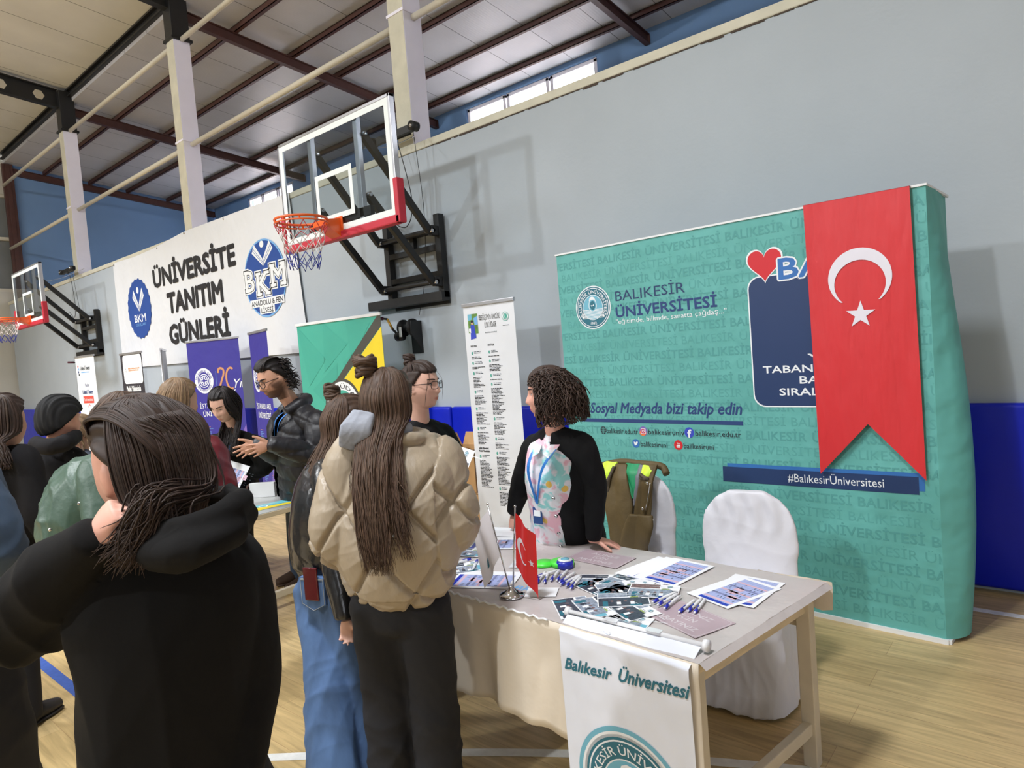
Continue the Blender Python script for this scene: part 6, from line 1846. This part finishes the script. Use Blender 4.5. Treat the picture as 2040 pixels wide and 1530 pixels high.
# ---- C : leather jacket and jeans
hC = Head(at(694, 845, 2.98), facing(.75, .66), .0, .0, 1.03)
anr = on_z(728, 1500, .085); anl = on_z(662, 1560, .085)
C_ = Fig('person in black leather jacket and wide blue jeans beside the puffer jacket', xy((anr + anl) / 2), facing(.66, .75), 1.58,
         dict(N=at(672, 905, 2.98), pel=at(655, 1175, 2.94), anl=anl, anr=anr, elr=at(666, 1110, 2.76), wrr=at(688, 1232, 2.70), shr=at(655, 950, 2.86), shl=at(655, 955, 3.14), ell=at(640, 1085, 3.20), wrl=at(700, 1120, 3.30)), hC, 'fair', .007,
         hands=dict(r=dict(sc=.78, d=at(694, 1290, 2.70) - at(688, 1232, 2.70), n=-CAM_F, t=CAM_R, curl=(.4, .5, .5, .6))))
fC = folds(.13, .007, 31, (1, 1, .9))
C_.top('leather_jacket', M_LEATHER, at(652, 1142, 2.95), [(0, .150, .118, 0), (.07, .165, .135, 0), (.3, .175, .158, -.012), (.6, .175, .155, -.02), (.82, .165, .125, -.01), (.95, .10, .08, 0), (1.0, .07, .06, 0)],
       [.066, .070, .066, .060, .056, .046], cuff=.01, voxel=.0075, fold=fC, yoke=.07)
C_.trousers('jeans', M_DENIM, [.112, .108, .102, .104, .112], .009, folds(.12, .010, 33), dz=.02)
b = MB()
for q, off in (('r', .0),):
    P = [C_.J['hip' + q] - C_.F * .02 + C_.R * .113, C_.J['kn' + q] + C_.R * .102, C_.J['an' + q] + C_.R * .108 - UP * .04]
    b.tube(catmull(P, 8), .0016, M_DENIMD, 5)
C_.add(b, 'side_seam')
C_.shoes(M_WSHOE)
C_.cap(M_HBROWN, .014, .064, .055, 1.15)
P_ = C_.fall(650, .42, -1.5, 1.2, .95, back=((-.08, -.12), (-.18, -.175), (-.28, -.215), (-.45, -.225)), jitter=.014, len_var=.25, toward=-.02)
C_.strands(P_, M_HBROWN, .0024, tip=.15)
C_.bun((-.035, -.045, .142), .040, M_HBROWN)
pk = at(623, 1180, 2.78)                     # back pocket and the dark red phone in it
nb = nrm(-CAM_F * .9 - CAM_R * .35); rb = nrm(np.cross(UP, nb))
pc = at(626, 1182, 2.795)
b = MB(); pu = lambda u, v, d: pc + rb * u + UP * v + nb * d
q = [(-.062, .07), (.062, .07), (.062, -.045), (0, -.075), (-.062, -.045)]
b.add([pu(u, v, .010) for u, v in q] + [pu(u, v, -.02) for u, v in q], [(0, 1, 2, 3, 4), (0, 5, 6, 1), (1, 6, 7, 2), (2, 7, 8, 3), (3, 8, 9, 4), (4, 9, 5, 0)], M_DENIM)
M_STITCH = mat('pale_stitching', (176, 178, 172), .7)
for ins_ in (.005,):
    b.tube([pu(u * .92, v * .93, .0112) for u, v in q[:1] + q[::-1]][:6], .0011, M_STITCH, 5); b.tube([pu(-.055, .060, .0112), pu(.055, .060, .0112)], .0014, M_STITCH, 5)
C_.add(b, 'pocket')
b = MB(); b.box((0, 0, 0), (.070, .010, .14), mat('dark_red_case', (92, 20, 30), .25, var=.1, vscale=20, coat=.4))
o = b.build('phone', bevel=.004, loc=tuple(pu(.0, .045, .014))); o.rotation_euler = (0, 0, math.atan2(rb[1], rb[0])); tag(o, 'phone in a dark red case sticking out of the blue jeans\' back pocket', 'phone')

# ---- D : staff woman with glasses
hD = Head(at(838, 768, 3.55), facing(.93, -.36), -.02, .0, 1.05)
D_ = Fig('person with glasses and dark tied-back hair in a black sweater, facing the curly-haired woman', xy(at(852, 1150, 3.75)), facing(.72, -.69), 1.70,
         dict(N=at(838, 846, 3.60), shl=at(884, 868, 3.74), shr=at(806, 880, 3.52), ell=at(912, 935, 3.72), wrl=at(900, 950, 3.46), elr=at(818, 990, 3.42), wrr=at(884, 958, 3.36)), hD, 'fair', .0045,
         hands=dict(l=dict(d=at(885, 925, 3.36) - at(900, 950, 3.46), n=-CAM_R, t=UP * .5 - CAM_F * .5, curl=(.7, .8, .8, .8)), r=dict(d=at(892, 922, 3.36) - at(884, 958, 3.36), n=CAM_R, t=-CAM_F, curl=(.6, .7, .8, .8))))
D_.top('sweater', M_KNIT, at(856, 1060, 3.72), [(0, .165, .13, 0), (.3, .155, .125, 0), (.65, .17, .135, 0.01), (.85, .165, .115, 0), (.96, .105, .085, 0), (1.0, .062, .058, 0)],
       [.06, .068, .066, .060, .054, .042], voxel=.008, fold=folds(.11, .006, 41), yoke=.066)
D_.trousers('trousers', M_BPANT, [.10, .095, .075, .07, .065], .012)
D_.shoes(M_BSHOE)
D_.cap(M_HDARK, .010, .050, .040, 1.5)
D_.bun((.0, -.055, .130), .036, M_HDARK)
pth = []
for q in range(120):
    a = rng.uniform(-2.6, 2.6)
    pth.append([hD.w((math.sin(a) * .078, .075 * math.cos(a) * (1 if abs(a) < 1.2 else 1.1) - .005, .058 + .02 * math.cos(a) - .02 * (abs(a) > 1.5))), hD.w((math.sin(a) * .066, .045 * math.cos(a) - .01, .105)), hD.w((math.sin(a) * .02, -.045, .128))])
D_.strands(pth, M_HDARK, .0028)
pth = [[hD.w((-.02, .082, .075)), hD.w((-.005, .120, .03)), hD.w((.0, .122, -.03)), hD.w((-.01, .112, -.075))], [hD.w((.035, .072, .075)), hD.w((.062, .075, .02)), hD.w((.064, .06, -.05)), hD.w((.06, .05, -.10))], [hD.w((.03, .075, .075)), hD.w((.060, .082, .02)), hD.w((.066, .065, -.03))]]
D_.strands(pth, M_HDARK, .0013, name='loose_strand')
D_.eyes(.9); D_.glasses(M_METAL_D)
fl_ = flat('photo_leaflet', 'leaflet held up by the person with glasses', 'leaflet', (0, 0), 0, .20, .15, M_PAPER, art_bro, 1.0)
fl_.location = at(903, 916, 3.33); fl_.rotation_euler = (math.radians(62), .25, math.radians(8))

# ---- E : curly-haired woman
def floral():
    m = bpy.data.materials.new('floral_shirt'); m.use_nodes = True; t = m.node_tree; p = t.nodes['Principled BSDF']
    tc = nd(t, 'ShaderNodeTexCoord'); n = nd(t, 'ShaderNodeTexNoise'); n.inputs['Scale'].default_value = 11; n.inputs['Detail'].default_value = 3; n.inputs['Distortion'].default_value = .8
    t.links.new(tc.outputs['Object'], n.inputs['Vector'])
    r = nd(t, 'ShaderNodeValToRGB'); e = r.color_ramp.elements
    for pos, c in ((0.0, (170, 226, 222)), (.40, (150, 216, 216)), (.46, (236, 234, 240)), (.54, (238, 234, 240)), (.60, (240, 186, 202)), (1.0, (240, 190, 200))):
        x = e.new(pos) if pos not in (0.0, 1.0) else e[0 if pos == 0 else -1]
        x.color = srgb(*c)
    t.links.new(n.outputs[0], r.inputs[0])
    v = nd(t, 'ShaderNodeTexVoronoi'); v.inputs['Scale'].default_value = 13; t.links.new(tc.outputs['Object'], v.inputs['Vector'])
    lt = nd(t, 'ShaderNodeMath', operation='LESS_THAN'); lt.inputs[1].default_value = .30; t.links.new(v.outputs['Distance'], lt.inputs[0])
    sp = nd(t, 'ShaderNodeSeparateColor'); t.links.new(v.outputs['Color'], sp.inputs[0])
    gt = nd(t, 'ShaderNodeMath', operation='GREATER_THAN'); gt.inputs[1].default_value = .5; t.links.new(sp.outputs[0], gt.inputs[0])
    mu = nd(t, 'ShaderNodeMath', operation='MULTIPLY'); t.links.new(lt.outputs[0], mu.inputs[0]); t.links.new(gt.outputs[0], mu.inputs[1])
    mx = nd(t, 'ShaderNodeMix', data_type='RGBA'); t.links.new(mu.outputs[0], mx.inputs[0]); t.links.new(r.outputs[0], mx.inputs[6]); mx.inputs[7].default_value = srgb(240, 196, 92)
    t.links.new(mx.outputs[2], p.inputs['Base Color']); p.inputs['Roughness'].default_value = .6
    return m
M_FLORAL = floral()
hE = Head(at(1093, 784, 3.22), facing(-.98, .12), -.03, .03, 1.05)
TZH = TZ + .009
wl = at(1182, 1062, 3.28); wl[2] = TZH + .045; wr_ = at(1024, 1018, 3.74); wr_[2] = TZH + .095
hl = on_z(1222, 1082, TZH + .015); 
E_ = Fig('person with curly hair in black cardigan and floral shirt leaning on the table', xy(at(1135, 1150, 3.72)), facing(-.62, -.78), 1.66,
         dict(N=at(1106, 866, 3.28), pel=at(1128, 1078, 3.66), shr=at(1066, 892, 3.46), shl=at(1160, 890, 3.20), elr=at(1040, 960, 3.62), wrr=wr_, ell=at(1186, 968, 3.24), wrl=wl), hE, 'rosy', .0045, lipc=(.82, .42, .46),
         hands=dict(l=dict(d=hl - wl, n=-UP, t=nrm(-CAM_R * .3 - CAM_F), curl=(.12, .12, .12, .15), spread=.22, thumb=(1.0, .1)), r=dict(d=nrm(np.array([.15, -.5, -1.0])), n=CAM_R * .5 - CAM_F * .2, t=nrm(-CAM_F + CAM_R * .6), curl=(1.1, 1.2, 1.25, 1.3), spread=.02, thumb=(.6, .5), thumb_curl=.7)))
hemE = at(1120, 1072, 3.56)
E_.top('floral_shirt', M_FLORAL, hemE, [(0, .165, .135, .01), (.3, .155, .135, .01), (.62, .16, .145, .015), (.85, .15, .11, 0), (.96, .095, .08, 0), (1.0, .062, .06, 0)],
       [.05, .052, .05, .046, .042, .036], voxel=.007, fold=folds(.10, .006, 51), yoke=.058, cuff=.06)
def opening(V, F):
    x, y, z = E_.local(V); N = E_.J['N']
    zr = np.clip((N[2] - z) / .5, -.2, 1.4)
    xl = -.012 - .05 * zr; xr = .035 + .16 * np.clip(zr, 0, 1)
    # measured across the chest from the body's own middle line
    mid = E_.J['pel'] + E_.ax * (((V - E_.J['pel']) @ E_.ax)[:, None]); D = V - mid
    lx, ly = D @ E_.R, D @ E_.F
    cut = (lx > xl) & (lx < xr) & (ly > .02) & (np.abs(lx) < .22)
    K = [f for f in F if not all(cut[i] for i in f)]
    return V, K
E_.top('cardigan', M_KNIT, at(1136, 1090, 3.60), [(0, .205, .165, -.005), (.25, .195, .16, -.005), (.6, .19, .16, -.005), (.84, .175, .125, -.01), (.95, .11, .09, -.01), (.985, .075, .072, -.01)],
       [.062, .070, .066, .060, .052, .042], voxel=.0075, fold=folds(.11, .006, 52), yoke=.070, cuff=.012, post=opening)
E_.trousers('trousers', M_BPANT, [.115, .108, .085, .078, .07], .012)
E_.shoes(M_BSHOE)
E_.cap(M_HCURL, .012, .060, .040, 1.1)
pth = []
for q in range(1000):
    a = rng.uniform(-2.05, 2.05); el = math.asin(rng.uniform(-.35, 1.0))
    if el > .55: a = rng.uniform(-3.1, 3.1)
    d = np.array([math.sin(a) * math.cos(el), -math.cos(a) * math.cos(el), math.sin(el)])
    if d[1] > .55 and d[2] < .45: continue
    p0 = d * np.array([.070, .090, .108])
    L = rng.uniform(.07, .15); out = d * np.array([1, 1, .75]) * rng.uniform(.025, .068); P = []
    ph = rng.uniform(0, 6.28); rad = rng.uniform(.006, .010); tw = rng.uniform(15, 26)
    e1 = nrm(np.cross(d, (0.3, .2, 1))); e2 = np.cross(d, e1); lat = np.array([math.sin(a), -math.cos(a) + .2, 0]) * rng.uniform(.04, .10) * max(0, d[2]) * (1 if d[1] < .25 and abs(a) < 2.1 else .1)
    for t in np.linspace(0, 1, 24):
        c = p0 + out * (1 - (1 - t) ** 2) * 1.1 + np.array([d[0] * .02 * t, d[1] * .02 * t, -L * t ** 1.7]) + lat * t
        c[1] = min(c[1], .078)
        if c[2] < .055: c[1] = min(c[1], .045 + .2 * max(0, c[1] - .045))
        if c[2] < -.13: c[2] = -.13 - (c[2] + .13) * .2
        P.append(hE.w(c + (e1 * math.cos(ph + tw * t) + e2 * math.sin(ph + tw * t)) * rad * min(1, t * 4)))
    pth.append(P)
E_.strands(pth, M_HCURL, .0029, k=2, n=5, tip=.5, name='curly_hair')
E_.eyes(.85); 
def chestpt(x, dz, out=.0):                  # a point on the front of the chest
    p = E_.J['N'] - UP * dz + E_.R * x; f = dz / .5
    return p + E_.F * (.085 + .10 * min(1, dz / .16) + out) - np.array([0, 0, 0]) + (E_.J['pel'] - E_.J['N']) * np.array([1, 1, 0]) * min(1, dz / E_.L)
b = MB()
for sg in (-1, 1):
    N_ = E_.J['N']
    q = [N_ + E_.R * sg * .050 + UP * .018 - E_.F * .01, chestpt(sg * .078, .035, -.035), chestpt(sg * .058, .105, -.004), chestpt(sg * .012, .075, .0)]
    b.add(q + [v + E_.F * .006 for v in q], [(0, 1, 2, 3), (7, 6, 5, 4), (0, 4, 5, 1), (1, 5, 6, 2), (2, 6, 7, 3), (3, 7, 4, 0)], M_FLORAL)
E_.add(b, 'collar', bevel=.003)
b = MB()
tip_ = chestpt(.02, .34, .004)
for sg in (-1, 1):
    P = [E_.J['N'] + E_.R * sg * .062 + UP * .01, chestpt(sg * .060, .06, -.02), chestpt(sg * .040 + .01, .16, .002), tip_]
    b.tube(catmull(P, 6), np.tile([(.0105, .002)], (19, 1)), M_LANY, 8, smooth=False)
E_.add(b, 'lanyard')
b = MB(); c = chestpt(.02, .41, .008); b.box(c, (.055, .004, .085), mat('navy_badge', (40, 72, 128), .3, var=.1), ax=[E_.R, E_.F, UP]); b.box(c + E_.F * .003 + UP * .012, (.04, .002, .03), M_PAPERW, ax=[E_.R, E_.F, UP]); b.box(c + UP * .055, (.016, .005, .03), M_STEEL, ax=[E_.R, E_.F, UP]); E_.add(b, 'badge')
b = MB()
for dz in (.30, .40, .50, .58):
    x = -.075 - .05 * dz; b.ball(chestpt(x, dz, .010), (.010, .010, .010), M_STEEL, 10)
E_.add(b, 'cardigan_button')

# ---- F : bearded man in the dark puffer
hF = Head(at(545, 755, 4.86), facing(-.72, -.69), -.34, .0, 1.13, True)
wFl = at(540, 884, 4.62); wFr = at(512, 884, 4.84)
F_ = Fig('bearded person with glasses in a dark puffer coat, gesturing with open hands', xy(at(606, 1150, 5.38)), facing(-.80, -.60), 1.80,
         dict(N=at(588, 815, 5.00), pel=at(606, 1010, 5.34), shl=at(634, 846, 4.86), shr=at(560, 842, 5.16), ell=at(634, 908, 4.80), wrl=wFl, elr=at(552, 906, 5.05), wrr=wFr), hF, 'tan', .0055, beard=.88,
         hands=dict(l=dict(d=at(494, 902, 4.55) - wFl, n=nrm(CAM_F + CAM_R * -.3), t=UP, curl=(.15, .15, .2, .25), spread=.16, thumb=(.9, .0)), r=dict(d=at(462, 908, 4.78) - wFr, n=nrm(-CAM_F * .9 + UP * .4), t=UP, curl=(.12, .12, .15, .2), spread=.16, thumb=(.8, .0))))
fF = folds(.09, .006, 61)
def bands(V):
    D = (V - F_.J['pel']) @ F_.ax
    w = np.abs(np.sin(D / .125 * math.pi))
    return .014 * (w ** .5) - .006 + fF(V)
col = [chain([F_.J['N'] + F_.R * .085 + F_.F * .08 + UP * .0, F_.J['N'] + F_.R * .095 - F_.F * .02 + UP * .05, F_.J['N'] - F_.F * .085 + UP * .06, F_.J['N'] - F_.R * .095 - F_.F * .02 + UP * .05, F_.J['N'] - F_.R * .085 + F_.F * .08 + UP * .0], np.array([.035, .042, .045, .042, .035]), 6, 18)]
def open2(V, F):
    mid = F_.J['pel'] + F_.ax * (((V - F_.J['pel']) @ F_.ax)[:, None]); D = V - mid
    lx, ly = D @ F_.R, D @ F_.F
    cut = (np.abs(lx - .01) < .045) & (ly > .08)
    return V, [f for f in F if not all(cut[i] for i in f)]
F_.top('puffer_coat', M_COAT, at(604, 990, 5.28), [(0, .215, .165, 0), (.1, .225, .18, 0), (.5, .225, .185, 0), (.8, .215, .16, 0), (.93, .15, .11, 0), (.98, .09, .08, 0)],
       [.078, .090, .088, .080, .074, .056], voxel=.0095, fold=bands, extra=col, cuff=.005, yoke=.085, post=open2)
F_.top('jumper', M_KNIT, at(604, 980, 5.28), [(0, .18, .14, 0), (.5, .175, .15, 0), (.8, .165, .125, 0), (.95, .10, .085, 0), (1.0, .07, .07, 0)], [.05, .05, .05, .045, .04, .035], voxel=.012, cuff=.08, yoke=.06)
F_.trousers('jeans', M_DENIMD, [.115, .105, .082, .075, .07], .012)
F_.shoes(M_BRSHOE)
def exF(P): return .012 * np.clip((P[:, 2] - .05) / .06, 0, 1) + .006 * np.sin(P[:, 0] * 140)
F_.cap(M_HBLACK, .012, .066, .030, 1.3, extra=exF)
pth = []
for q in range(260):
    a = rng.uniform(-1.2, 1.2); z = rng.uniform(-.10, .10); P = []
    d = np.array([math.sin(a) * .9, -math.cos(a), .25]); p0 = np.array([math.sin(a) * .074, -.085 * math.cos(a), z]); L = rng.uniform(.03, .075)
    ph = rng.uniform(0, 6.28)
    for t in np.linspace(0, 1, 12):
        P.append(hF.w(p0 + d * L * t + np.array([math.cos(ph + 8 * t), .5 * math.sin(ph + 6 * t), math.sin(ph + 8 * t)]) * .010 * t + np.array([0, 0, -.03 * t * t])))
    pth.append(P)
for q in range(90):
    x = rng.uniform(-.06, .06); pth.append([hF.w((x, .068, .080)), hF.w((x * 1.1, .03, .132)), hF.w((x * 1.1, -.05, .130)), hF.w((x, -.105, .06))])
F_.strands(pth, M_HBLACK, .0036, k=2, tip=.4)
F_.eyes(.55, (26, 22, 24)); F_.glasses(M_METAL_D, True)
b = MB()
Nf = F_.J['N']
for sg in (-1, 1):
    P = [Nf + F_.R * sg * .06 + UP * .02, Nf + F_.R * sg * .055 + F_.F * .13 - UP * .06, Nf + F_.R * sg * .03 + F_.F * .165 - UP * .2 + (F_.J['pel'] - Nf) * np.array([.35, .35, 0]), Nf + F_.F * .165 - UP * .38 + (F_.J['pel'] - Nf) * np.array([.65, .65, 0])]
    b.tube(catmull(P, 6), np.tile([(.011, .002)], (19, 1)), M_LANY, 8, smooth=False)
F_.add(b, 'lanyard')

# ---- G : girl with long black hair looking down at the table
hG = Head(at(446, 806, 5.30), facing(-.35, -.93), -.48, .05, 1.12)
wGl = at(497, 952, 5.62); 
G_ = Fig('person with long straight black hair looking down at the forms, black top and blue lanyard', xy(at(470, 1080, 5.98)), facing(-.25, -.97), 1.64,
         dict(N=at(468, 866, 5.46), pel=at(474, 985, 5.9), shl=at(507, 884, 5.42), shr=at(425, 884, 5.56), ell=at(528, 925, 5.5), wrl=wGl, elr=at(415, 940, 5.50), wrr=at(440, 948, 5.40)), hG, 'fair', .0055,
         hands=dict(l=dict(d=nrm(np.array([-.2, -.5, -.7])), n=-UP, t=-CAM_R, curl=(.6, .7, .8, .8)), r=dict(d=nrm(CAM_R * .8 - UP * .3), n=-UP, t=-CAM_F, curl=(.5, .5, .6, .6))))
G_.top('sweatshirt', M_HOOD, at(474, 1000, 5.84), [(0, .19, .15, 0), (.4, .18, .15, 0), (.75, .18, .14, 0), (.92, .12, .10, 0), (1.0, .07, .065, 0)], [.065, .075, .08, .082, .07, .05], voxel=.01, fold=folds(.1, .008, 71), yoke=.07)
G_.trousers('trousers', M_BPANT, [.10, .095, .075, .07, .065], .014); G_.shoes(M_BSHOE)
G_.cap(M_HBLACK, .013, .066, .045, 1.2)
P_ = G_.fall(150, .40, -2.2, -.2, 1.0, back=((-.1, -.10), (-.2, -.06), (-.5, .06)), jitter=.012) + G_.fall(170, .42, .2, 2.15, 1.0, back=((-.1, -.10), (-.2, -.06), (-.5, .06)), jitter=.014, toward=-.02)
G_.strands(P_, M_HBLACK, .0036)
G_.eyes(.25)
b = MB()
for sg in (-1, 1):
    Ng = G_.J['N']; P = [Ng + G_.R * sg * .055 + UP * .02, Ng + G_.R * sg * .045 + G_.F * .12 - UP * .06, Ng + G_.R * sg * .02 + G_.F * .17 - UP * .18 + (G_.J['pel'] - Ng) * np.array([.3, .3, 0])]
    b.tube(catmull(P, 6), np.tile([(.016, .003)], (13, 1)), M_LANY, 8, smooth=False)
G_.add(b, 'lanyard')
fm = flat('paper_form', 'white folded form held by the person with long black hair', 'leaflet', (0, 0), 0, .17, .22, M_PAPER, art_score, 1.0)
fm.location = at(466, 948, 5.30); fm.rotation_euler = (math.radians(58), .35, math.radians(35))

# ---- H : long light-brown hair, burgundy jacket
hH = Head(at(357, 802, 3.75), facing(.45, .89), -.12, .0, 1.05)
H_ = Fig('person in a burgundy jacket with long light brown hair, at the second table, from behind', xy(at(398, 1100, 3.82)), facing(.35, .94), 1.70,
         dict(N=at(372, 872, 3.76), shl=at(330, 905, 3.74), shr=at(418, 898, 3.80), elr=at(446, 975, 3.78), wrr=at(432, 1000, 3.98), ell=at(335, 985, 3.9), wrl=at(400, 1000, 4.1)), hH, 'fair', .008)
H_.top('burgundy_jacket', M_BURG, at(398, 1080, 3.80), [(0, .20, .16, 0), (.4, .215, .17, 0), (.75, .21, .155, 0), (.92, .15, .11, 0), (1.0, .08, .075, 0)], [.075, .086, .085, .078, .07, .05], voxel=.010, fold=folds(.1, .011, 81), yoke=.08)
H_.trousers('trousers', M_BPANT, [.10, .095, .075, .07, .065], .014); H_.shoes(M_BSHOE)
H_.cap(M_HLIGHT, .016, .064, .055, 1.15)
P_ = H_.fall(560, .50, -1.5, 1.5, 1.0, back=((-.08, -.125), (-.18, -.17), (-.3, -.205), (-.5, -.21)), jitter=.014, len_var=.2, toward=.02)
H_.strands(P_, M_HLIGHT, .003, tip=.15)

# ---- I : green bomber jacket, bending forward behind the hoodie girl
hI = Head(at(243, 842, 2.98), facing(.80, .60), -.25, .0, 1.04)
I_ = Fig('person in a green bomber jacket bending forward, half hidden behind the black hoodie', xy(at(205, 1200, 3.0)), facing(.70, .71), 1.66,
         dict(N=at(214, 912, 2.98), pel=at(140, 1110, 2.98), shl=at(205, 935, 3.14), shr=at(195, 945, 2.84), elr=at(205, 1040, 2.76), wrr=at(250, 1075, 2.80), ell=at(240, 1030, 3.2), wrl=at(300, 1060, 3.2)), hI, 'fair', .008)
I_.top('bomber_jacket', M_FOREST, at(142, 1095, 2.97), [(0, .165, .13, 0), (.08, .19, .155, 0), (.4, .205, .175, 0), (.75, .20, .155, 0), (.92, .13, .10, 0), (1.0, .075, .07, 0)], [.075, .084, .084, .076, .068, .05], voxel=.009, fold=folds(.10, .011, 91), yoke=.078)
I_.trousers('trousers', M_BPANT, [.11, .10, .08, .075, .07], .014); I_.shoes(M_BSHOE)
I_.cap(M_HBROWN, .016, .064, .055, 1.15)
P_ = I_.fall(220, .34, -1.6, 1.6, 1.0, back=((-.08, -.11), (-.18, -.10), (-.35, -.06)), jitter=.014)
I_.strands(P_, M_HBROWN, .0046)
b = MB()
for px_, py_ in ((158, 1003), (100, 1055)): b.ball(at(px_, py_, 2.74), .008, M_STEEL, 10)
I_.add(b, 'snap_button')

# ---- J : black beanie
hJ = Head(at(120, 838, 4.6), facing(.42, .91), -.08, .0, 1.28)
J_ = Fig('person in a black beanie and black hooded top, from behind at far left', xy(at(104, 1120, 4.7)), facing(.30, .95), 1.80,
         dict(N=at(104, 893, 4.64), shl=at(60, 924, 4.72), shr=at(148, 922, 4.64), elr=at(154, 1000, 4.58), wrr=at(150, 1050, 4.75), ell=at(58, 1010, 4.72), wrl=at(72, 1055, 4.85)), hJ, 'rosy', .009)
hdj = [chain([at(70, 882, 4.48), at(95, 890, 4.43), at(130, 882, 4.48), at(150, 868, 4.62)], np.array([.05, .06, .06, .045]), 5, 18)]
J_.top('hooded_top', M_HOOD2, at(98, 1045, 4.70), [(0, .235, .18, 0), (.4, .24, .185, 0), (.75, .24, .17, 0), (.92, .17, .125, 0), (1.0, .095, .09, 0)], [.086, .096, .094, .084, .076, .06], voxel=.011, fold=folds(.13, .009, 95), extra=hdj, yoke=.092)
J_.trousers('trousers', M_BPANT, [.13, .12, .105, .10, .095], .014); J_.shoes(M_BSHOE)
def exJ(P): return .006 * np.clip((P[:, 2] - .03) / .08, 0, 1)
o = J_.cap(mat('black_beanie_knit', (20, 20, 22), .85, var=.1, bump=.3, bscale=200, tint='tint'), .020, .030, .05, .95, extra=exJ); o.name = 'beanie'
# ---- K : far left, dark hair, carrying a shiny bag
hK = Head(at(6, 842, 3.38), facing(.2, .98), .0, .0, 1.08)
K_ = Fig('person cut by the left picture edge with shoulder-length dark hair and black coat', xy(at(-14, 1120, 3.42)), facing(.2, .98), 1.67, dict(N=at(-4, 902, 3.40)), hK, 'fair', .009)
K_.top('coat', M_HOOD2, at(-12, 1090, 3.42), [(0, .20, .15, 0), (.4, .19, .15, 0), (.75, .19, .14, 0), (.92, .13, .10, 0), (1.0, .08, .075, 0)], [.07, .078, .075, .068, .06, .05], voxel=.012, fold=folds(.12, .009, 98))
K_.trousers('trousers', M_BPANT, [.11, .10, .08, .075, .07], .016); K_.shoes(M_BSHOE)
K_.cap(M_HDARK, .022, .060, .055, 1.15)
K_.strands(K_.fall(240, .22, -1.7, 1.7, 1.25, back=((-.08, -.12), (-.25, -.14)), jitter=.012), M_HDARK, .006)
bg = thing('carrier_bag', 'shiny black plastic bag with red and blue bottle caps, at far left by the beanie', 'bag', tuple(at(40, 990, 3.45)))
V, F = merge([chain([(0, 0, -.14), (0, 0, -.05), (.0, 0, .06), (.01, 0, .12)], np.array([(.09, .05), (.10, .07), (.085, .06), (.03, .02)]), 5, 24, ref=CAM_R), chain([(.01, 0, .10), (.05, .02, .20), (.07, .04, .26)], np.array([.02, .012, .01]), 4, 10)], .007, 2, folds(.04, .008, 99))
b = MB(); b.add(V, F, mat('shiny_black_plastic', (36, 36, 40), .15, var=.2, bump=.8, bscale=30, coat=.6), True); b.build('bag_body', bg)
for i, (m_, p_) in enumerate(((M_HEART, (-.07, -.06, .05)), (M_BPEN, (-.02, -.07, .035)))):
    b = MB(); b.tube([np.array(p_) + (0, 0, -.06), np.array(p_), np.array(p_) + (0, 0, .006), np.array(p_) + (0, 0, .028)], [.024, .014, .017, .016], M_PENW if 0 else m_, 14)
    ob = b.build('bottle', loc=tuple(at(40, 990, 3.45))); tag(ob, ['bottle with a red cap in the shiny black bag', 'bottle with a blue cap in the shiny black bag'][i], 'bottle')
# ---- M : fair curly hair beyond the beanie
hM = Head(at(156, 862, 5.15), facing(-.9, -.3), .0, .0, 1.08)
M_ = Fig('person with fair curly hair, mostly hidden between the beanie and the black hoodie', xy(at(166, 1080, 5.2)), facing(-.6, -.6), 1.66, dict(N=at(164, 905, 5.18)), hM, 'fair', .008)
M_.top('dark_jacket', mat('dark_blue_jacket', (58, 64, 78), .7, var=.08), at(168, 1020, 5.19), [(0, .18, .14, 0), (.5, .18, .14, 0), (.85, .17, .12, 0), (1.0, .08, .07, 0)], [.065, .07, .066, .06, .055, .045], voxel=.014)
M_.trousers('trousers', M_BPANT, [.10, .095, .075, .07, .065], .016); M_.shoes(M_BSHOE)
M_.cap(M_HLIGHT, .018, .055, .03, 1.2)
pth = []
for q in range(160):
    a = rng.uniform(-2.0, 2.0); el = rng.uniform(-.4, 1.4); d = np.array([math.sin(a) * math.cos(el), -math.cos(a) * math.cos(el), math.sin(el)]); p0 = d * np.array([.07, .09, .108]); ph = rng.uniform(0, 6.28)
    pth.append([hM.w(p0 + d * .05 * t + np.array([0, 0, -.09 * t * t]) + .009 * t * np.array([math.cos(ph + 9 * t), math.sin(ph + 9 * t), 0])) for t in np.linspace(0, 1, 12)])
M_.strands(pth, M_HLIGHT, .004, k=2)
# ---- L : denim jacket cut by the left picture edge
hL = Head(at(-150, 800, 1.95), facing(.5, .86), .0, .0, 1.04)
L_ = Fig('person in a denim jacket and wide black trousers striding in at the left picture edge', xy(at(-60, 1400, 1.95)), facing(.75, .66), 1.66,
         dict(N=at(-140, 900, 1.95), pel=at(-75, 1200, 1.95), shr=at(-110, 940, 1.80), elr=at(-32, 1075, 1.78), wrr=at(-60, 1190, 1.80), shl=at(-170, 940, 2.1), anr=on_z(50, 1790, .085), knr=at(-20, 1470, 1.95), anl=on_z(-140, 1790, .085)), hL, 'fair', .009)
L_.top('denim_jacket', M_DENIMD, at(-68, 1160, 1.93), [(0, .19, .15, 0), (.4, .20, .155, 0), (.75, .19, .14, 0), (.92, .13, .10, 0), (1.0, .08, .075, 0)], [.07, .085, .095, .095, .085, .06], voxel=.010, fold=folds(.12, .009, 101), yoke=.075)
L_.trousers('trousers', M_BPANT, [.12, .115, .11, .11, .11], .012, folds(.13, .010, 103)); L_.shoes(M_BSHOE)
L_.cap(M_HBROWN, .016, .064, .055, 1.15)
L_.strands(L_.fall(120, .40, -1.5, 1.5, 1.0, jitter=.014), M_HBROWN, .005)
